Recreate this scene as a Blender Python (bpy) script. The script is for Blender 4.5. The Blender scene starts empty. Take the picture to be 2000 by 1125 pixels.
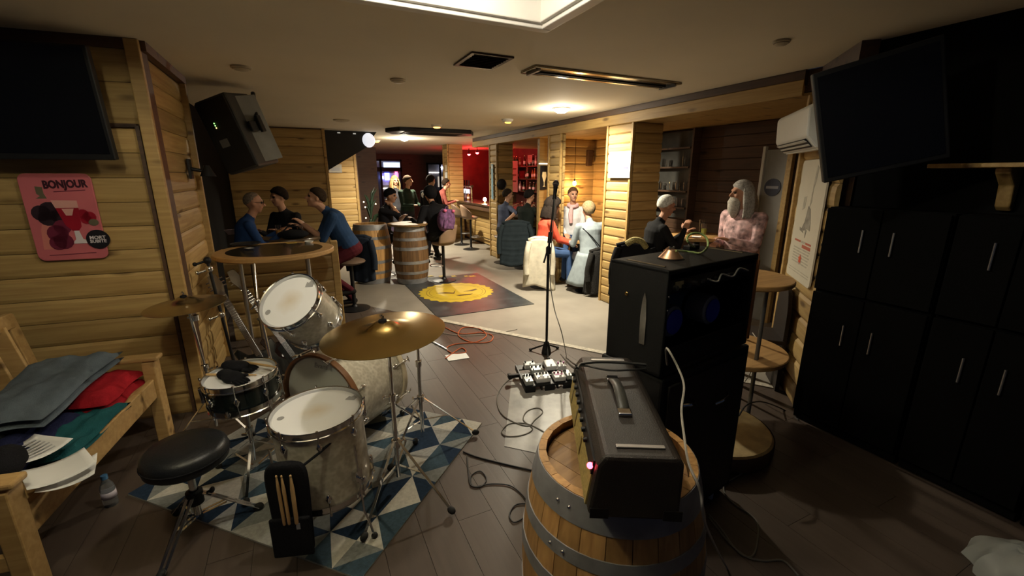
import bpy, bmesh, math, random
import numpy as np
from mathutils import Vector, Matrix, Euler
random.seed(7)
SC = bpy.context.scene
COL = SC.collection
PI = math.pi

# ---------------------------------------------------------------- camera
CAM_H = 1.75; YAW = math.radians(25.7); PITCH = math.radians(14.5); FPX = 850.0
cam = bpy.data.cameras.new('camera'); cam_o = bpy.data.objects.new('camera', cam); COL.objects.link(cam_o)
cam.sensor_width = 36; cam.lens = FPX / 2000 * 36; cam.clip_start = .05; cam.clip_end = 100
cam_o.location = (0, 0, CAM_H); cam_o.rotation_euler = (PI/2 - PITCH, 0, -YAW)
SC.camera = cam_o
# ---------------------------------------------------------------- world, exposure
w = bpy.data.worlds.new('world'); SC.world = w; w.use_nodes = True
w.node_tree.nodes['Background'].inputs[0].default_value = (.05, .07, .12, 1)
w.node_tree.nodes['Background'].inputs[1].default_value = .15
SC.view_settings.view_transform = 'Standard'; SC.view_settings.look = 'None'
SC.view_settings.exposure = 0.1; SC.view_settings.gamma = 1; SC.view_settings.use_curve_mapping = False
# ---------------------------------------------------------------- the place's lamps (lights sit inside their fixtures)
def area_light(name, loc, power, color, size, rot=(0, 0, 0), shape='DISK', sizey=None, spread=PI):
    l = bpy.data.lights.new(name, 'AREA'); l.energy = power; l.color = color; l.shape = shape; l.size = size
    if sizey: l.size_y = sizey
    l.spread = spread
    o = bpy.data.objects.new(name, l); COL.objects.link(o); o.location = loc; o.rotation_euler = rot
    return o
def point_light(name, loc, power, color, r=.05):
    l = bpy.data.lights.new(name, 'POINT'); l.energy = power; l.color = color; l.shadow_soft_size = r
    o = bpy.data.objects.new(name, l); COL.objects.link(o); o.location = loc
    return o
WARM = (1, .90, .69); AMBER = (1, .6, .25)
CEIL = 2.57; LOWC = 2.38
LAMP_A = (3.10, 5.01); LAMP_B = (2.32, 10.47)
for lx, ly, pw1, pw2 in ((LAMP_A[0], LAMP_A[1], 112, 17), (LAMP_B[0], LAMP_B[1], 140, 46)):
    area_light('ceiling_lamp_light', (lx, ly, CEIL-.07), pw1, WARM, .17, spread=math.radians(158))
    point_light('ceiling_lamp_light', (lx, ly, CEIL-.15), pw2, WARM, .05)
point_light('coffer_light', (-.65, 1.2, CEIL+.10), 29, (1, .93, .66), .07)
point_light('coffer_light', (.55, 1.75, CEIL+.14), 36, (1, .93, .80), .06)

# ---------------------------------------------------------------- pixel rays of the 2000x1125 photograph -> real places
_fwd = Vector((math.sin(YAW)*math.cos(PITCH), math.cos(YAW)*math.cos(PITCH), -math.sin(PITCH)))
_rt = Vector((math.cos(YAW), -math.sin(YAW), 0)); _up = _rt.cross(_fwd)
EYE = Vector((0, 0, CAM_H))
def ray(x, y): return _fwd + _rt*((x-1000)/FPX) - _up*((y-562.5)/FPX)
def gz(x, y, z=0.0):
    d = ray(x, y); return EYE + d*((z-CAM_H)/d.z)
def gy(x, y, Y):
    d = ray(x, y); return EYE + d*(Y/d.y)
def gx(x, y, X):
    d = ray(x, y); return EYE + d*(X/d.x)
def gd(x, y, D): return EYE + ray(x, y)*D
DN = Vector((-.72, .69, 0)).normalized(); DP = Vector((3.3, 1.8, 0)); DD = Vector((.69, .72, 0)).normalized()
def gdiag(x, y, off=0.0):
    d = ray(x, y); return EYE + d*(((DP + DN*off - EYE).dot(DN))/d.dot(DN))

# ---------------------------------------------------------------- materials
MATS = {}
def nodes(name):
    m = bpy.data.materials.new(name); m.use_nodes = True; nt = m.node_tree
    return m, nt, nt.nodes['Principled BSDF']
def mat(name, col, rough=.6, metal=0.0, var=.12, scale=8.0, bump=0.0, bscale=60.0, spec=.5, sheen=0.0, coat=0.0, trans=0.0, ior=1.45, emit=None, estr=0.0, alpha=1.0):
    if name in MATS: return MATS[name]
    m, nt, b = nodes(name)
    L = nt.links
    b.inputs['Roughness'].default_value = rough; b.inputs['Metallic'].default_value = metal
    b.inputs['Specular IOR Level'].default_value = spec
    b.inputs['Coat Weight'].default_value = coat; b.inputs['Sheen Weight'].default_value = sheen
    b.inputs['Transmission Weight'].default_value = trans; b.inputs['IOR'].default_value = ior
    tc = nt.nodes.new('ShaderNodeTexCoord')
    if var > 0:
        n = nt.nodes.new('ShaderNodeTexNoise'); n.inputs['Scale'].default_value = scale; n.inputs['Detail'].default_value = 4
        L.new(tc.outputs['Object'], n.inputs['Vector'])
        r = nt.nodes.new('ShaderNodeValToRGB')
        r.color_ramp.elements[0].position = .3; r.color_ramp.elements[1].position = .7
        r.color_ramp.elements[0].color = tuple(c*(1-var) for c in col)+(1,)
        r.color_ramp.elements[1].color = tuple(min(1, c*(1+var)) for c in col)+(1,)
        L.new(n.outputs['Fac'], r.inputs['Fac']); L.new(r.outputs['Color'], b.inputs['Base Color'])
    else:
        b.inputs['Base Color'].default_value = tuple(col)+(1,)
    if bump > 0:
        n2 = nt.nodes.new('ShaderNodeTexNoise'); n2.inputs['Scale'].default_value = bscale; n2.inputs['Detail'].default_value = 3
        L.new(tc.outputs['Object'], n2.inputs['Vector'])
        bp = nt.nodes.new('ShaderNodeBump'); bp.inputs['Strength'].default_value = bump; bp.inputs['Distance'].default_value = .01
        L.new(n2.outputs['Fac'], bp.inputs['Height']); L.new(bp.outputs['Normal'], b.inputs['Normal'])
    if emit:
        b.inputs['Emission Color'].default_value = tuple(emit)+(1,); b.inputs['Emission Strength'].default_value = estr
    MATS[name] = m
    return m
def wood(name, c1, c2, rough=.55, grain=(1.2, 22, 22), knots=True, rand=.25, axis=0):
    """grain runs along local X (axis 0) or Z (axis 2)"""
    if name in MATS: return MATS[name]
    m, nt, b = nodes(name); L = nt.links; N = nt.nodes.new
    tc = N('ShaderNodeTexCoord'); oi = N('ShaderNodeObjectInfo')
    add = N('ShaderNodeVectorMath'); add.operation = 'ADD'
    mul = N('ShaderNodeVectorMath'); mul.operation = 'SCALE'; mul.inputs[0].default_value = (13.7, 7.1, 5.3)
    L.new(oi.outputs['Random'], mul.inputs['Scale']); L.new(tc.outputs['Object'], add.inputs[0]); L.new(mul.outputs[0], add.inputs[1])
    mp = N('ShaderNodeMapping'); g = list(grain)
    if axis == 2: g = [g[1], g[2], g[0]]
    if axis == 1: g = [g[1], g[0], g[2]]
    mp.inputs['Scale'].default_value = g; L.new(add.outputs[0], mp.inputs['Vector'])
    n = N('ShaderNodeTexNoise'); n.inputs['Scale'].default_value = 1.6; n.inputs['Detail'].default_value = 6; n.inputs['Distortion'].default_value = .6
    L.new(mp.outputs[0], n.inputs['Vector'])
    r = N('ShaderNodeValToRGB'); r.color_ramp.elements[0].position = .32; r.color_ramp.elements[1].position = .68
    r.color_ramp.elements[0].color = tuple(c2)+(1,); r.color_ramp.elements[1].color = tuple(c1)+(1,)
    L.new(n.outputs['Fac'], r.inputs['Fac'])
    col = r.outputs['Color']
    if knots:
        mk = N('ShaderNodeMapping'); k = [2.2, 7, 7]
        if axis == 2: k = [7, 7, 2.2]
        if axis == 1: k = [7, 2.2, 7]
        mk.inputs['Scale'].default_value = k; L.new(add.outputs[0], mk.inputs['Vector'])
        v = N('ShaderNodeTexVoronoi'); v.inputs['Scale'].default_value = 1.0; L.new(mk.outputs[0], v.inputs['Vector'])
        kr = N('ShaderNodeValToRGB'); kr.color_ramp.elements[0].position = .08; kr.color_ramp.elements[1].position = .2
        kr.color_ramp.elements[0].color = (.35, .3, .25, 1); kr.color_ramp.elements[1].color = (1, 1, 1, 1)
        L.new(v.outputs['Distance'], kr.inputs['Fac'])
        mx = N('ShaderNodeMixRGB'); mx.blend_type = 'MULTIPLY'; mx.inputs[0].default_value = 1
        L.new(col, mx.inputs[1]); L.new(kr.outputs['Color'], mx.inputs[2]); col = mx.outputs[0]
    if rand > 0:
        mr = N('ShaderNodeMapRange'); mr.inputs['To Min'].default_value = 1-rand; mr.inputs['To Max'].default_value = 1+rand
        L.new(oi.outputs['Random'], mr.inputs['Value'])
        mx = N('ShaderNodeVectorMath'); mx.operation = 'SCALE'; L.new(col, mx.inputs[0]); L.new(mr.outputs[0], mx.inputs['Scale']); col = mx.outputs[0]
    L.new(col, b.inputs['Base Color']); b.inputs['Roughness'].default_value = rough
    bp = N('ShaderNodeBump'); bp.inputs['Strength'].default_value = .15; bp.inputs['Distance'].default_value = .004
    L.new(n.outputs['Fac'], bp.inputs['Height']); L.new(bp.outputs['Normal'], b.inputs['Normal'])
    MATS[name] = m
    return m
def glow(name, col, strength):
    if name in MATS: return MATS[name]
    m, nt, b = nodes(name); b.inputs['Base Color'].default_value = tuple(col)+(1,)
    b.inputs['Emission Color'].default_value = tuple(col)+(1,); b.inputs['Emission Strength'].default_value = strength
    MATS[name] = m; return m

PINE = wood('pine_cladding', (.49, .335, .13), (.36, .225, .078))
PINE_D = wood('pine_trim', (.46, .305, .11), (.35, .21, .068), rand=.12)
OAK = wood('oak_stave', (.58, .33, .12), (.36, .185, .06), axis=2, knots=False, rand=.3)
OAKH = wood('oak_head', (.36, .21, .085), (.20, .105, .04), knots=False, rand=.25)
TABLEW = wood('table_top_wood', (.46, .27, .10), (.33, .18, .06), knots=False, rand=.05)
BENCHW = wood('bench_pine', (.52, .34, .14), (.40, .24, .085), rand=.12)
DARKW = wood('dark_brown_wood', (.10, .05, .025), (.06, .03, .015), rand=.15)
STICKW = mat('drumstick_wood', (.62, .40, .18), .5, var=.1)
CHROME = mat('chrome', (.75, .75, .76), .12, 1.0, var=0)
STEEL = mat('brushed_steel', (.45, .45, .46), .35, 1.0, var=.1)
GALV = mat('galvanised_hoop', (.27, .27, .28), .5, .3, var=.2, scale=14, bump=.05)
BLKMET = mat('black_metal', (.012, .012, .013), .45, .3, var=0)
RUBBER = mat('black_rubber', (.012, .012, .012), .75, var=.1)
BLKPLA = mat('black_plastic', (.010, .010, .011), .5, var=0, spec=.3)
BLKCLO = mat('black_cloth', (.010, .010, .012), .95, var=.2, bump=.3, bscale=220, spec=.15)
LEATH = mat('black_leatherette', (.012, .013, .015), .38, var=.1, bump=.12, bscale=160)
TOLEX = mat('black_tolex', (.009, .009, .009), .55, spec=.25, var=.15, bump=.35, bscale=420)
TOLEXB = mat('brown_black_tolex', (.024, .019, .016), .40, var=.12, scale=5, bump=.3, bscale=420)
PAPER = mat('white_paper', (.78, .78, .76), .8, var=.02)
WHITEP = mat('white_plastic', (.72, .72, .68), .4, var=.02)
GLASS = mat('clear_glass', (1, 1, 1), .02, var=0, trans=1.0)
BRASS = mat('cymbal_bronze', (.60, .42, .15), .25, 1.0, var=.15, scale=3)
BRASSD = mat('cymbal_old_bronze', (.55, .46, .29), .26, 1.0, var=.2, scale=4)

# ---------------------------------------------------------------- mesh builder
def rotm(ax=(0, 0, 1), ang=0.0): return Matrix.Rotation(ang, 4, Vector(ax))
def align(axis):
    """matrix whose local Z points along axis"""
    return Vector(axis).normalized().to_track_quat('Z', 'Y').to_matrix().to_4x4()
class MB:
    def __init__(s): s.v = []; s.f = []; s.fm = []; s.mi = 0; s.M = Matrix.Identity(4)
    def add(s, vs, fs):
        o = len(s.v)
        for p in vs: s.v.append(tuple(s.M @ Vector(p)))
        for f in fs: s.f.append(tuple(o+i for i in f)); s.fm.append(s.mi)
        return s
    def box(s, c, d, R=None):
        x, y, z = d[0]/2, d[1]/2, d[2]/2
        vs = [Vector(p) for p in ((-x,-y,-z),(x,-y,-z),(x,y,-z),(-x,y,-z),(-x,-y,z),(x,-y,z),(x,y,z),(-x,y,z))]
        if R is not None: vs = [R @ p for p in vs]
        return s.add([p+Vector(c) for p in vs], [(3,2,1,0),(4,5,6,7),(0,1,5,4),(1,2,6,5),(2,3,7,6),(3,0,4,7)])
    def bar(s, p0, p1, wd, th, up=(0, 0, 1)):
        p0, p1 = Vector(p0), Vector(p1); d = p1-p0; L = d.length; d = d/L
        u = Vector(up); sx = d.cross(u)
        if sx.length < 1e-4: sx = d.cross(Vector((1, 0, 0)))
        sx.normalize(); uz = sx.cross(d)
        R = Matrix((d, sx, uz)).transposed()
        return s.box((p0+p1)/2, (L, wd, th), R)
    def lathe(s, prof, seg=24, M=None, a0=0.0, a1=2*PI, close=True):
        M = M or Matrix.Identity(4); full = abs(a1-a0-2*PI) < 1e-6
        n = seg if full else seg+1
        vs = []; fs = []
        for i in range(n):
            a = a0+(a1-a0)*i/seg
            for r, z in prof: vs.append(M @ Vector((r*math.cos(a), r*math.sin(a), z)))
        k = len(prof)
        for i in range(seg):
            j = (i+1) % n
            for q in range(k-1):
                a, b, c, d = i*k+q, j*k+q, j*k+q+1, i*k+q+1
                if prof[q][0] < 1e-7: fs.append((a, c, d))
                elif prof[q+1][0] < 1e-7: fs.append((a, b, d))
                else: fs.append((a, b, c, d))
        return s.add(vs, fs)
    def cyl(s, p0, p1, r0, r1=None, seg=14):
        p0, p1 = Vector(p0), Vector(p1); r1 = r0 if r1 is None else r1
        L = (p1-p0).length; M = Matrix.Translation(p0) @ align(p1-p0)
        return s.lathe([(0, 0), (r0, 0), (r1, L), (0, L)], seg, M)
    def tube(s, pts, r, seg=8, closed=False):
        P = [Vector(p) for p in pts]; n = len(P); rr = r if isinstance(r, (list, tuple)) else [r]*n
        vs = []; fs = []; prev = None
        for i in range(n):
            if closed: t = P[(i+1) % n]-P[i-1]
            else: t = P[min(i+1, n-1)]-P[max(i-1, 0)]
            if t.length < 1e-9: t = Vector((0, 0, 1))
            t.normalize()
            if prev is None:
                a = Vector((0, 0, 1)) if abs(t.z) < .9 else Vector((1, 0, 0))
                u = t.cross(a).normalized()
            else:
                u = (prev - t*prev.dot(t))
                u = u.normalized() if u.length > 1e-6 else t.orthogonal().normalized()
            prev = u; w2 = t.cross(u)
            for k in range(seg):
                a = 2*PI*k/seg; vs.append(P[i]+(u*math.cos(a)+w2*math.sin(a))*rr[i])
        m = n if closed else n-1
        for i in range(m):
            j = (i+1) % n
            for k in range(seg):
                l = (k+1) % seg; fs.append((i*seg+k, i*seg+l, j*seg+l, j*seg+k))
        if not closed:
            fs.append(tuple(range(seg-1, -1, -1))); fs.append(tuple((n-1)*seg+k for k in range(seg)))
        return s.add(vs, fs)
    def ring(s, c, R, r, axis=(0, 0, 1), seg=32, tseg=8):
        M = Matrix.Translation(Vector(c)) @ align(axis)
        return s.tube([M @ Vector((R*math.cos(2*PI*i/seg), R*math.sin(2*PI*i/seg), 0)) for i in range(seg)], r, tseg, True)
    def ell(s, c, rad, seg=14, rings=9, R=None):
        prof = [(math.sin(PI*i/rings), -math.cos(PI*i/rings)) for i in range(rings+1)]
        prof[0] = (0, -1); prof[-1] = (0, 1)
        S = Matrix.Diagonal((rad[0], rad[1], rad[2], 1))
        M = Matrix.Translation(Vector(c)) @ (R.to_4x4() if R is not None else Matrix.Identity(4)) @ S
        return s.lathe(prof, seg, M)
    def prism(s, poly, z0, z1, M=None):
        M = M or Matrix.Identity(4); n = len(poly)
        vs = [M @ Vector((x, y, z0)) for x, y in poly]+[M @ Vector((x, y, z1)) for x, y in poly]
        fs = [tuple(range(n-1, -1, -1)), tuple(range(n, 2*n))]+[(i, (i+1) % n, n+(i+1) % n, n+i) for i in range(n)]
        return s.add(vs, fs)
    def grid(s, fn, nu, nv, thick=0.0):
        """surface fn(u,v) -> point; thick adds a back side"""
        vs = [Vector(fn(i/nu, j/nv)) for i in range(nu+1) for j in range(nv+1)]
        fs = [(i*(nv+1)+j, (i+1)*(nv+1)+j, (i+1)*(nv+1)+j+1, i*(nv+1)+j+1) for i in range(nu) for j in range(nv)]
        return s.add(vs, fs)
    def mesh(s, name, mats, smooth=True, ang=40):
        me = bpy.data.meshes.new(name); me.from_pydata(s.v, [], s.f)
        for m in (mats if isinstance(mats, (list, tuple)) else [mats]): me.materials.append(m)
        if any(s.fm): me.polygons.foreach_set('material_index', s.fm)
        bm = bmesh.new(); bm.from_mesh(me); bmesh.ops.recalc_face_normals(bm, faces=bm.faces); bm.to_mesh(me); bm.free()
        if smooth:
            me.polygons.foreach_set('use_smooth', [True]*len(me.polygons)); me.set_sharp_from_angle(angle=math.radians(ang))
        me.update(); return me
    def obj(s, name, mats, parent=None, smooth=True, bevel=0.0, ang=40, solid=0.0, sub=0):
        o = bpy.data.objects.new(name, s.mesh(name, mats, smooth, ang)); COL.objects.link(o)
        if parent is not None: o.parent = parent
        if sub: md = o.modifiers.new('sub', 'SUBSURF'); md.levels = sub; md.render_levels = sub
        if solid: md = o.modifiers.new('solid', 'SOLIDIFY'); md.thickness = solid; md.offset = 0
        if bevel: md = o.modifiers.new('bevel', 'BEVEL'); md.width = bevel; md.segments = 2; md.limit_method = 'ANGLE'; md.angle_limit = math.radians(35)
        return o
def tag(o, label=None, cat=None, group=None, kind=None):
    if label: o['label'] = label
    if cat: o['category'] = cat
    if group: o['group'] = group
    if kind: o['kind'] = kind
    return o
def thing(name, label, cat, loc=(0, 0, 0), rz=0.0, group=None, M=None):
    o = bpy.data.objects.new(name, None); COL.objects.link(o); o.empty_display_size = .1
    if M is not None: o.matrix_world = M
    else: o.location = loc; o.rotation_euler = (0, 0, rz)
    return tag(o, label, cat, group)
def box_obj(name, c, d, m, parent=None, bevel=0.0, R=None): return MB().box(c, d, R).obj(name, m, parent, smooth=False, bevel=bevel)
def struct(name, mb, m, label=None, **k):
    o = mb.obj(name, m, **k); o['kind'] = 'structure'
    if label: o['label'] = label
    return o
def copy_tree(o, parent=None):
    c = o.copy(); COL.objects.link(c)
    if parent is not None: c.parent = parent
    for ch in list(o.children): copy_tree(ch, c)
    return c
def text(name, body, size, m, parent=None, M=None, extrude=.0008, bold=0.0, align_x='CENTER', shear=0.0, space=1.0):
    cu = bpy.data.curves.new(name, 'FONT'); cu.body = body; cu.size = size; cu.extrude = extrude; cu.offset = bold
    cu.align_x = align_x; cu.align_y = 'CENTER'; cu.shear = shear; cu.space_character = space; cu.resolution_u = 3
    t = bpy.data.objects.new(name+'_src', cu); COL.objects.link(t)
    bpy.context.view_layer.update(); dg = bpy.context.evaluated_depsgraph_get()
    me = bpy.data.meshes.new_from_object(t.evaluated_get(dg)); me.name = name
    bpy.data.objects.remove(t)
    me.materials.clear(); me.materials.append(m)
    o = bpy.data.objects.new(name, me); COL.objects.link(o)
    if parent is not None: o.parent = parent
    if M is not None: o.matrix_local = M
    return o
def smooth_pts(pts, n=6):
    """Catmull-Rom through points"""
    P = [Vector(p) for p in pts]; out = []
    for i in range(len(P)-1):
        a, b, c, d = P[max(i-1, 0)], P[i], P[i+1], P[min(i+2, len(P)-1)]
        for k in range(n):
            t = k/n
            out.append(.5*((2*b)+(c-a)*t+(2*a-5*b+4*c-d)*t*t+(3*b-a-3*c+d)*t**3))
    out.append(P[-1]); return out
# boards -----------------------------------------------------------
_board = {}
def board_mesh(L, h, t, m, flat=False):
    key = (round(L, 3), round(h, 3), round(t, 3), m.name, flat)
    if key in _board: return _board[key]
    g = .002; e = h/2-g
    prof = [(0, -e), (t*.45, -e), (t*.9, -e*.72), (t, -e*.3), (t, e*.3), (t*.9, e*.72), (t*.45, e), (0, e)]
    if flat: prof = [(0, -e), (t*.8, -e), (t, -e*.9), (t, e*.9), (t*.8, e), (0, e)]
    b = MB(); n = len(prof)
    vs = [(0, y, z) for y, z in prof]+[(L, y, z) for y, z in prof]
    fs = [tuple(range(n)), tuple(range(2*n-1, n-1, -1))]+[(i, n+i, n+(i+1) % n, (i+1) % n) for i in range(n)]
    b.add(vs, fs); _board[key] = b.mesh('plank', m, smooth=False); return _board[key]
def plank_wall(parent, A, B, z0, z1, side=1, pitch=.135, t=.02, m=None, name='plank', off=0.0, flat=False):
    """horizontal cladding boards from A to B (xy), standing proud on the left of A->B when side=1"""
    m = m or PINE; A, B = Vector((A[0], A[1], 0)), Vector((B[0], B[1], 0)); d = (B-A); L = d.length; d.normalize()
    if side < 0: A, B = B, A; d = -d
    ang = math.atan2(d.y, d.x); nrm = Vector((-d.y, d.x, 0))
    n = max(1, round((z1-z0)/pitch)); h = (z1-z0)/n
    for i in range(n):
        o = bpy.data.objects.new(name, board_mesh(L, h, t, m, flat)); COL.objects.link(o); o.parent = parent
        p = A + nrm*off; o.location = (p.x, p.y, z0+h*(i+.5)); o.rotation_euler = (0, 0, ang)
# ================================================================ structure
TILE = mat('grey_floor_tile', (.25, .225, .19), .48, var=.13, scale=2.2, bump=.05, bscale=35, spec=.4)
LAMI = wood('brown_laminate', (.082, .060, .047), (.066, .048, .038), rough=.45, grain=(1.0, 14, 14), knots=False, rand=.06, axis=1)
CEILM = mat('cream_ceiling_paint', (.70, .63, .50), .85, var=.04, scale=1.2)
MOULD = mat('white_moulding_paint', (.72, .68, .62), .5, var=.03)
BLKWALL = mat('black_wall_paint', (.005, .005, .005), .85, var=.1, spec=.1)
STONE = mat('pale_stone_strip', (.42, .38, .31), .7, var=.3, scale=30, bump=.2)
DARKRED = mat('dark_red_bar_wall', (.10, .025, .02), .7, var=.3, scale=3)

# floor: grey tile beyond the stone strip, brown laminate planks on this side of it
SA = gz(866, 627); SB = gz(1190, 692); SD = (SB-SA).normalized(); SN = Vector((SD.y, -SD.x, 0))   # towards the camera side
if SN.dot(-SA) < 0: SN = -SN
def clip(poly, keep):
    """keep part of polygon where (p-SA).SN*keep > 0"""
    out = []
    for i in range(len(poly)):
        a, b = poly[i], poly[(i+1) % len(poly)]; da = (a-SA).dot(SN)*keep; db = (b-SA).dot(SN)*keep
        if da >= 0: out.append(a)
        if (da > 0) != (db > 0): out.append(a+(b-a)*(da/(da-db)))
    return out
def slab(mb, poly, z0, z1):
    c = sum((p for p in poly), Vector())/len(poly)
    poly = sorted(poly, key=lambda p: math.atan2(p.y-c.y, p.x-c.x))
    mb.prism([(p.x, p.y) for p in poly], z0, z1)
full = [Vector((-4.5, -1.5, 0)), Vector((7.5, -1.5, 0)), Vector((7.5, 24, 0)), Vector((-4.5, 24, 0))]
mb = MB(); slab(mb, clip(full, -1), -.1, 0)
floor = struct('floor', mb, TILE, 'worn grey tiled floor of the bar area beyond the stone strip', smooth=False)
mb = MB(); slab(mb, clip(full, 1), -.1, -.008)
floor2 = struct('floor', mb, mat('laminate_joint', (.052, .038, .030), .8, var=0), 'brown laminate floor around the drum kit and barrel', smooth=False)
pw, pl = .19, 1.28
for i in range(-12, 20):
    x0 = i*pw; y = -.6-((i*37) % 10)/10*pl
    while y < 5.8:
        q = [Vector((x0+.001, y+.001, 0)), Vector((x0+pw-.001, y+.001, 0)), Vector((x0+pw-.001, y+pl-.001, 0)), Vector((x0+.001, y+pl-.001, 0))]
        q = clip(q, 1)
        if len(q) >= 3:
            mb = MB(); slab(mb, q, -.007, 0); mb.obj('plank', LAMI, floor2, smooth=False)
        y += pl
mb = MB(); mb.bar(SA-SD*.1+Vector((0, 0, .003)), SB+SD*1.6+Vector((0, 0, .003)), .07, .012)
struct('trim_1', mb, STONE, 'pale stone strip across the floor between brown and grey flooring', smooth=False)

# ceiling with the coffer opening
CX0, CX1, CY0, CY1 = -1.2, 1.33, .45, 2.36
mb = MB()
for x0, x1, y0, y1 in ((-4.5, CX0, -1.5, 24), (CX1, 3.78, -1.5, 24), (CX0, CX1, -1.5, CY0), (CX0, CX1, CY1, 24), (3.78, 7.5, 9.9, 24), (3.78, 7.5, -1.5, 2.0)):
    mb.box(((x0+x1)/2, (y0+y1)/2, CEIL+.05), (x1-x0, y1-y0, .1))
mb.box(((CX0+CX1)/2, (CY0+CY1)/2, CEIL+.33), (CX1-CX0+.2, CY1-CY0+.2, .06))
struct('ceiling', mb, CEILM, 'plain cream ceiling with a recessed coffer', smooth=False)
def frame(mb, x0, x1, y0, y1, w, z0, z1):
    mb.box(((x0+x1)/2, y1-w/2, (z0+z1)/2), (x1-x0, w, z1-z0)); mb.box(((x0+x1)/2, y0+w/2, (z0+z1)/2), (x1-x0, w, z1-z0))
    mb.box((x0+w/2, (y0+y1)/2, (z0+z1)/2), (w, y1-y0-2*w, z1-z0)); mb.box((x1-w/2, (y0+y1)/2, (z0+z1)/2), (w, y1-y0-2*w, z1-z0))
mb = MB(); frame(mb, CX0-.06, CX1+.06, CY0-.06, CY1+.06, .062, CEIL-.03, CEIL+.0)
frame(mb, CX0-.035, CX1+.035, CY0-.035, CY1+.035, .06, CEIL-.042, CEIL-.012)
frame(mb, CX0, CX1, CY0, CY1, .05, CEIL-.02, CEIL+.14)
frame(mb, CX0+.05, CX1-.05, CY0+.05, CY1-.05, .07, CEIL+.1, CEIL+.16)
frame(mb, CX0+.12, CX1-.12, CY0+.12, CY1-.12, .03, CEIL+.13, CEIL+.3)
struct('trim_2', mb, MOULD, 'white stepped moulding around the ceiling coffer', smooth=False, bevel=.006)

# lower wooden ceiling over the alcove, and its fascia beam
mb = MB(); mb.box((5.66, 5.95, LOWC+.11), (3.72, 7.9, .16))
alc = struct('ceiling', mb, DARKW, 'lowered brown wooden ceiling over the right alcove', smooth=False)
for i in range(12):
    L = 7.86; o = MB().box((3.83+i*.31+.15, 5.95, LOWC+.012), (.304, L, .022)).obj('plank', PINE_D, alc, smooth=False)
mb = MB(); mb.box((3.80, 6.15, LOWC+.13), (.08, 7.5, .12))
fas = struct('trim_3', mb, DARKW, 'long wooden fascia beam above the pillars', smooth=False)
o = bpy.data.objects.new('plank', board_mesh(7.5, .125, .028, PINE_D, True)); COL.objects.link(o); o.parent = fas
o.location = (3.775, 2.4, LOWC+.055); o.rotation_euler = (0, 0, PI/2)
o = bpy.data.objects.new('plank', board_mesh(7.5, .07, .012, DARKW, True)); COL.objects.link(o); o.parent = fas
o.location = (3.765, 2.4, CEIL-.04); o.rotation_euler = (0, 0, PI/2)

# left wall by the drums, turned a little, and the column it ends in
CORN = Vector((-.80, 3.74, 0)); WA = math.radians(174)      # direction of the wall away from its corner
WD = Vector((math.cos(WA), math.sin(WA), 0)); WEND = CORN+WD*3.2; WN = Vector((WD.y, -WD.x, 0))
if WN.y > 0: WN = -WN
mb = MB(); mb.bar(CORN-WN*.06+Vector((0, 0, CEIL/2)), WEND-WN*.06+Vector((0, 0, CEIL/2)), .1, CEIL)
wl = struct('wall_left', mb, DARKW, 'pine clad wall behind the drum kit and bench', smooth=False)
plank_wall(wl, WEND+WN*-.01, CORN+WD*.055+WN*-.01, 0, 2.05, side=-1, pitch=.16)
plank_wall(wl, WEND+WN*-.01, CORN+WD*.055+WN*-.01, 2.07, CEIL, side=-1, pitch=.26)
mb = MB(); c = CORN+WN*.012
mb.box((c.x+WD.x*.03, c.y, CEIL/2), (.075, .05, CEIL))
mb.obj('corner_post', PINE_D, wl, smooth=False, bevel=.006)
mb = MB(); p = CORN+WD*.085+WN*.015; mb.box((p.x, p.y, 1.03), (.022, .03, 2.06)); mb.bar(p+Vector((0, 0, 2.06)), p+WD*2.6+Vector((0, 0, 2.06)), .03, .022)
mb.obj('dark_moulding', DARKW, wl, smooth=False)
mb = MB(); mb.bar(CORN+WN*.02+Vector((0, 0, CEIL-.03)), WEND+WN*.02+Vector((0, 0, CEIL-.03)), .03, .06)
mb.obj('cornice', DARKW, wl, smooth=False)
mb = MB(); mb.box((-.88, 4.32, CEIL/2), (.1, 1.1, CEIL))
wc = struct('wall_column', mb, DARKW, 'pine clad end of the wall beside the half round table', smooth=False)
plank_wall(wc, (-.83, 4.87), (-.83, 3.78), 0, CEIL-.06, side=1, off=0, pitch=.15)
MB().box((-.8, 4.88, CEIL/2), (.06, .05, CEIL)).obj('corner_post', PINE_D, wc, smooth=False, bevel=.005)
MB().box((-.79, 4.32, CEIL-.03), (.05, 1.15, .06)).obj('cornice', DARKW, wc, smooth=False)
# dark recess and the wall behind the left tables
mb = MB(); mb.box((-1.6, 4.95, CEIL/2), (1.6, .06, CEIL)); rx_ = gy(455, 400, 8.95).x; mb.box((rx_-.05, 6.95, CEIL/2), (.1, 4.0, CEIL))
struct('wall_recess', mb, BLKWALL, 'black painted recess behind the hanging loudspeaker', smooth=False)
mb = MB(); mb.box((-.5, 9.05, CEIL/2), (2.1, .1, CEIL)); mb.box((.5, 10.6, CEIL/2), (.1, 3.0, CEIL))
wn = struct('wall_nook', mb, DARKW, 'pine clad wall behind the three men at the left table', smooth=False)
plank_wall(wn, (rx_+.005, 9.0), (.52, 9.0), 0, CEIL-.02, side=-1, pitch=.15)
MB().box((.53, 8.99, CEIL/2), (.05, .05, CEIL)).obj('corner_post', PINE_D, wn, smooth=False, bevel=.005)
mb = MB(); mb.box((.95, 12.06, CEIL/2), (.9, .1, CEIL))
wm = struct('wall_stair', mb, DARKW, 'brightly lit pine clad wall section under the black stair', smooth=False)
plank_wall(wm, (.5, 12.0), (1.36, 12.0), 0, CEIL, side=-1, pitch=.15)
MB().box((1.38, 11.99, CEIL/2), (.06, .05, CEIL)).obj('corner_post', PINE_D, wm, smooth=False, bevel=.005)
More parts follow.
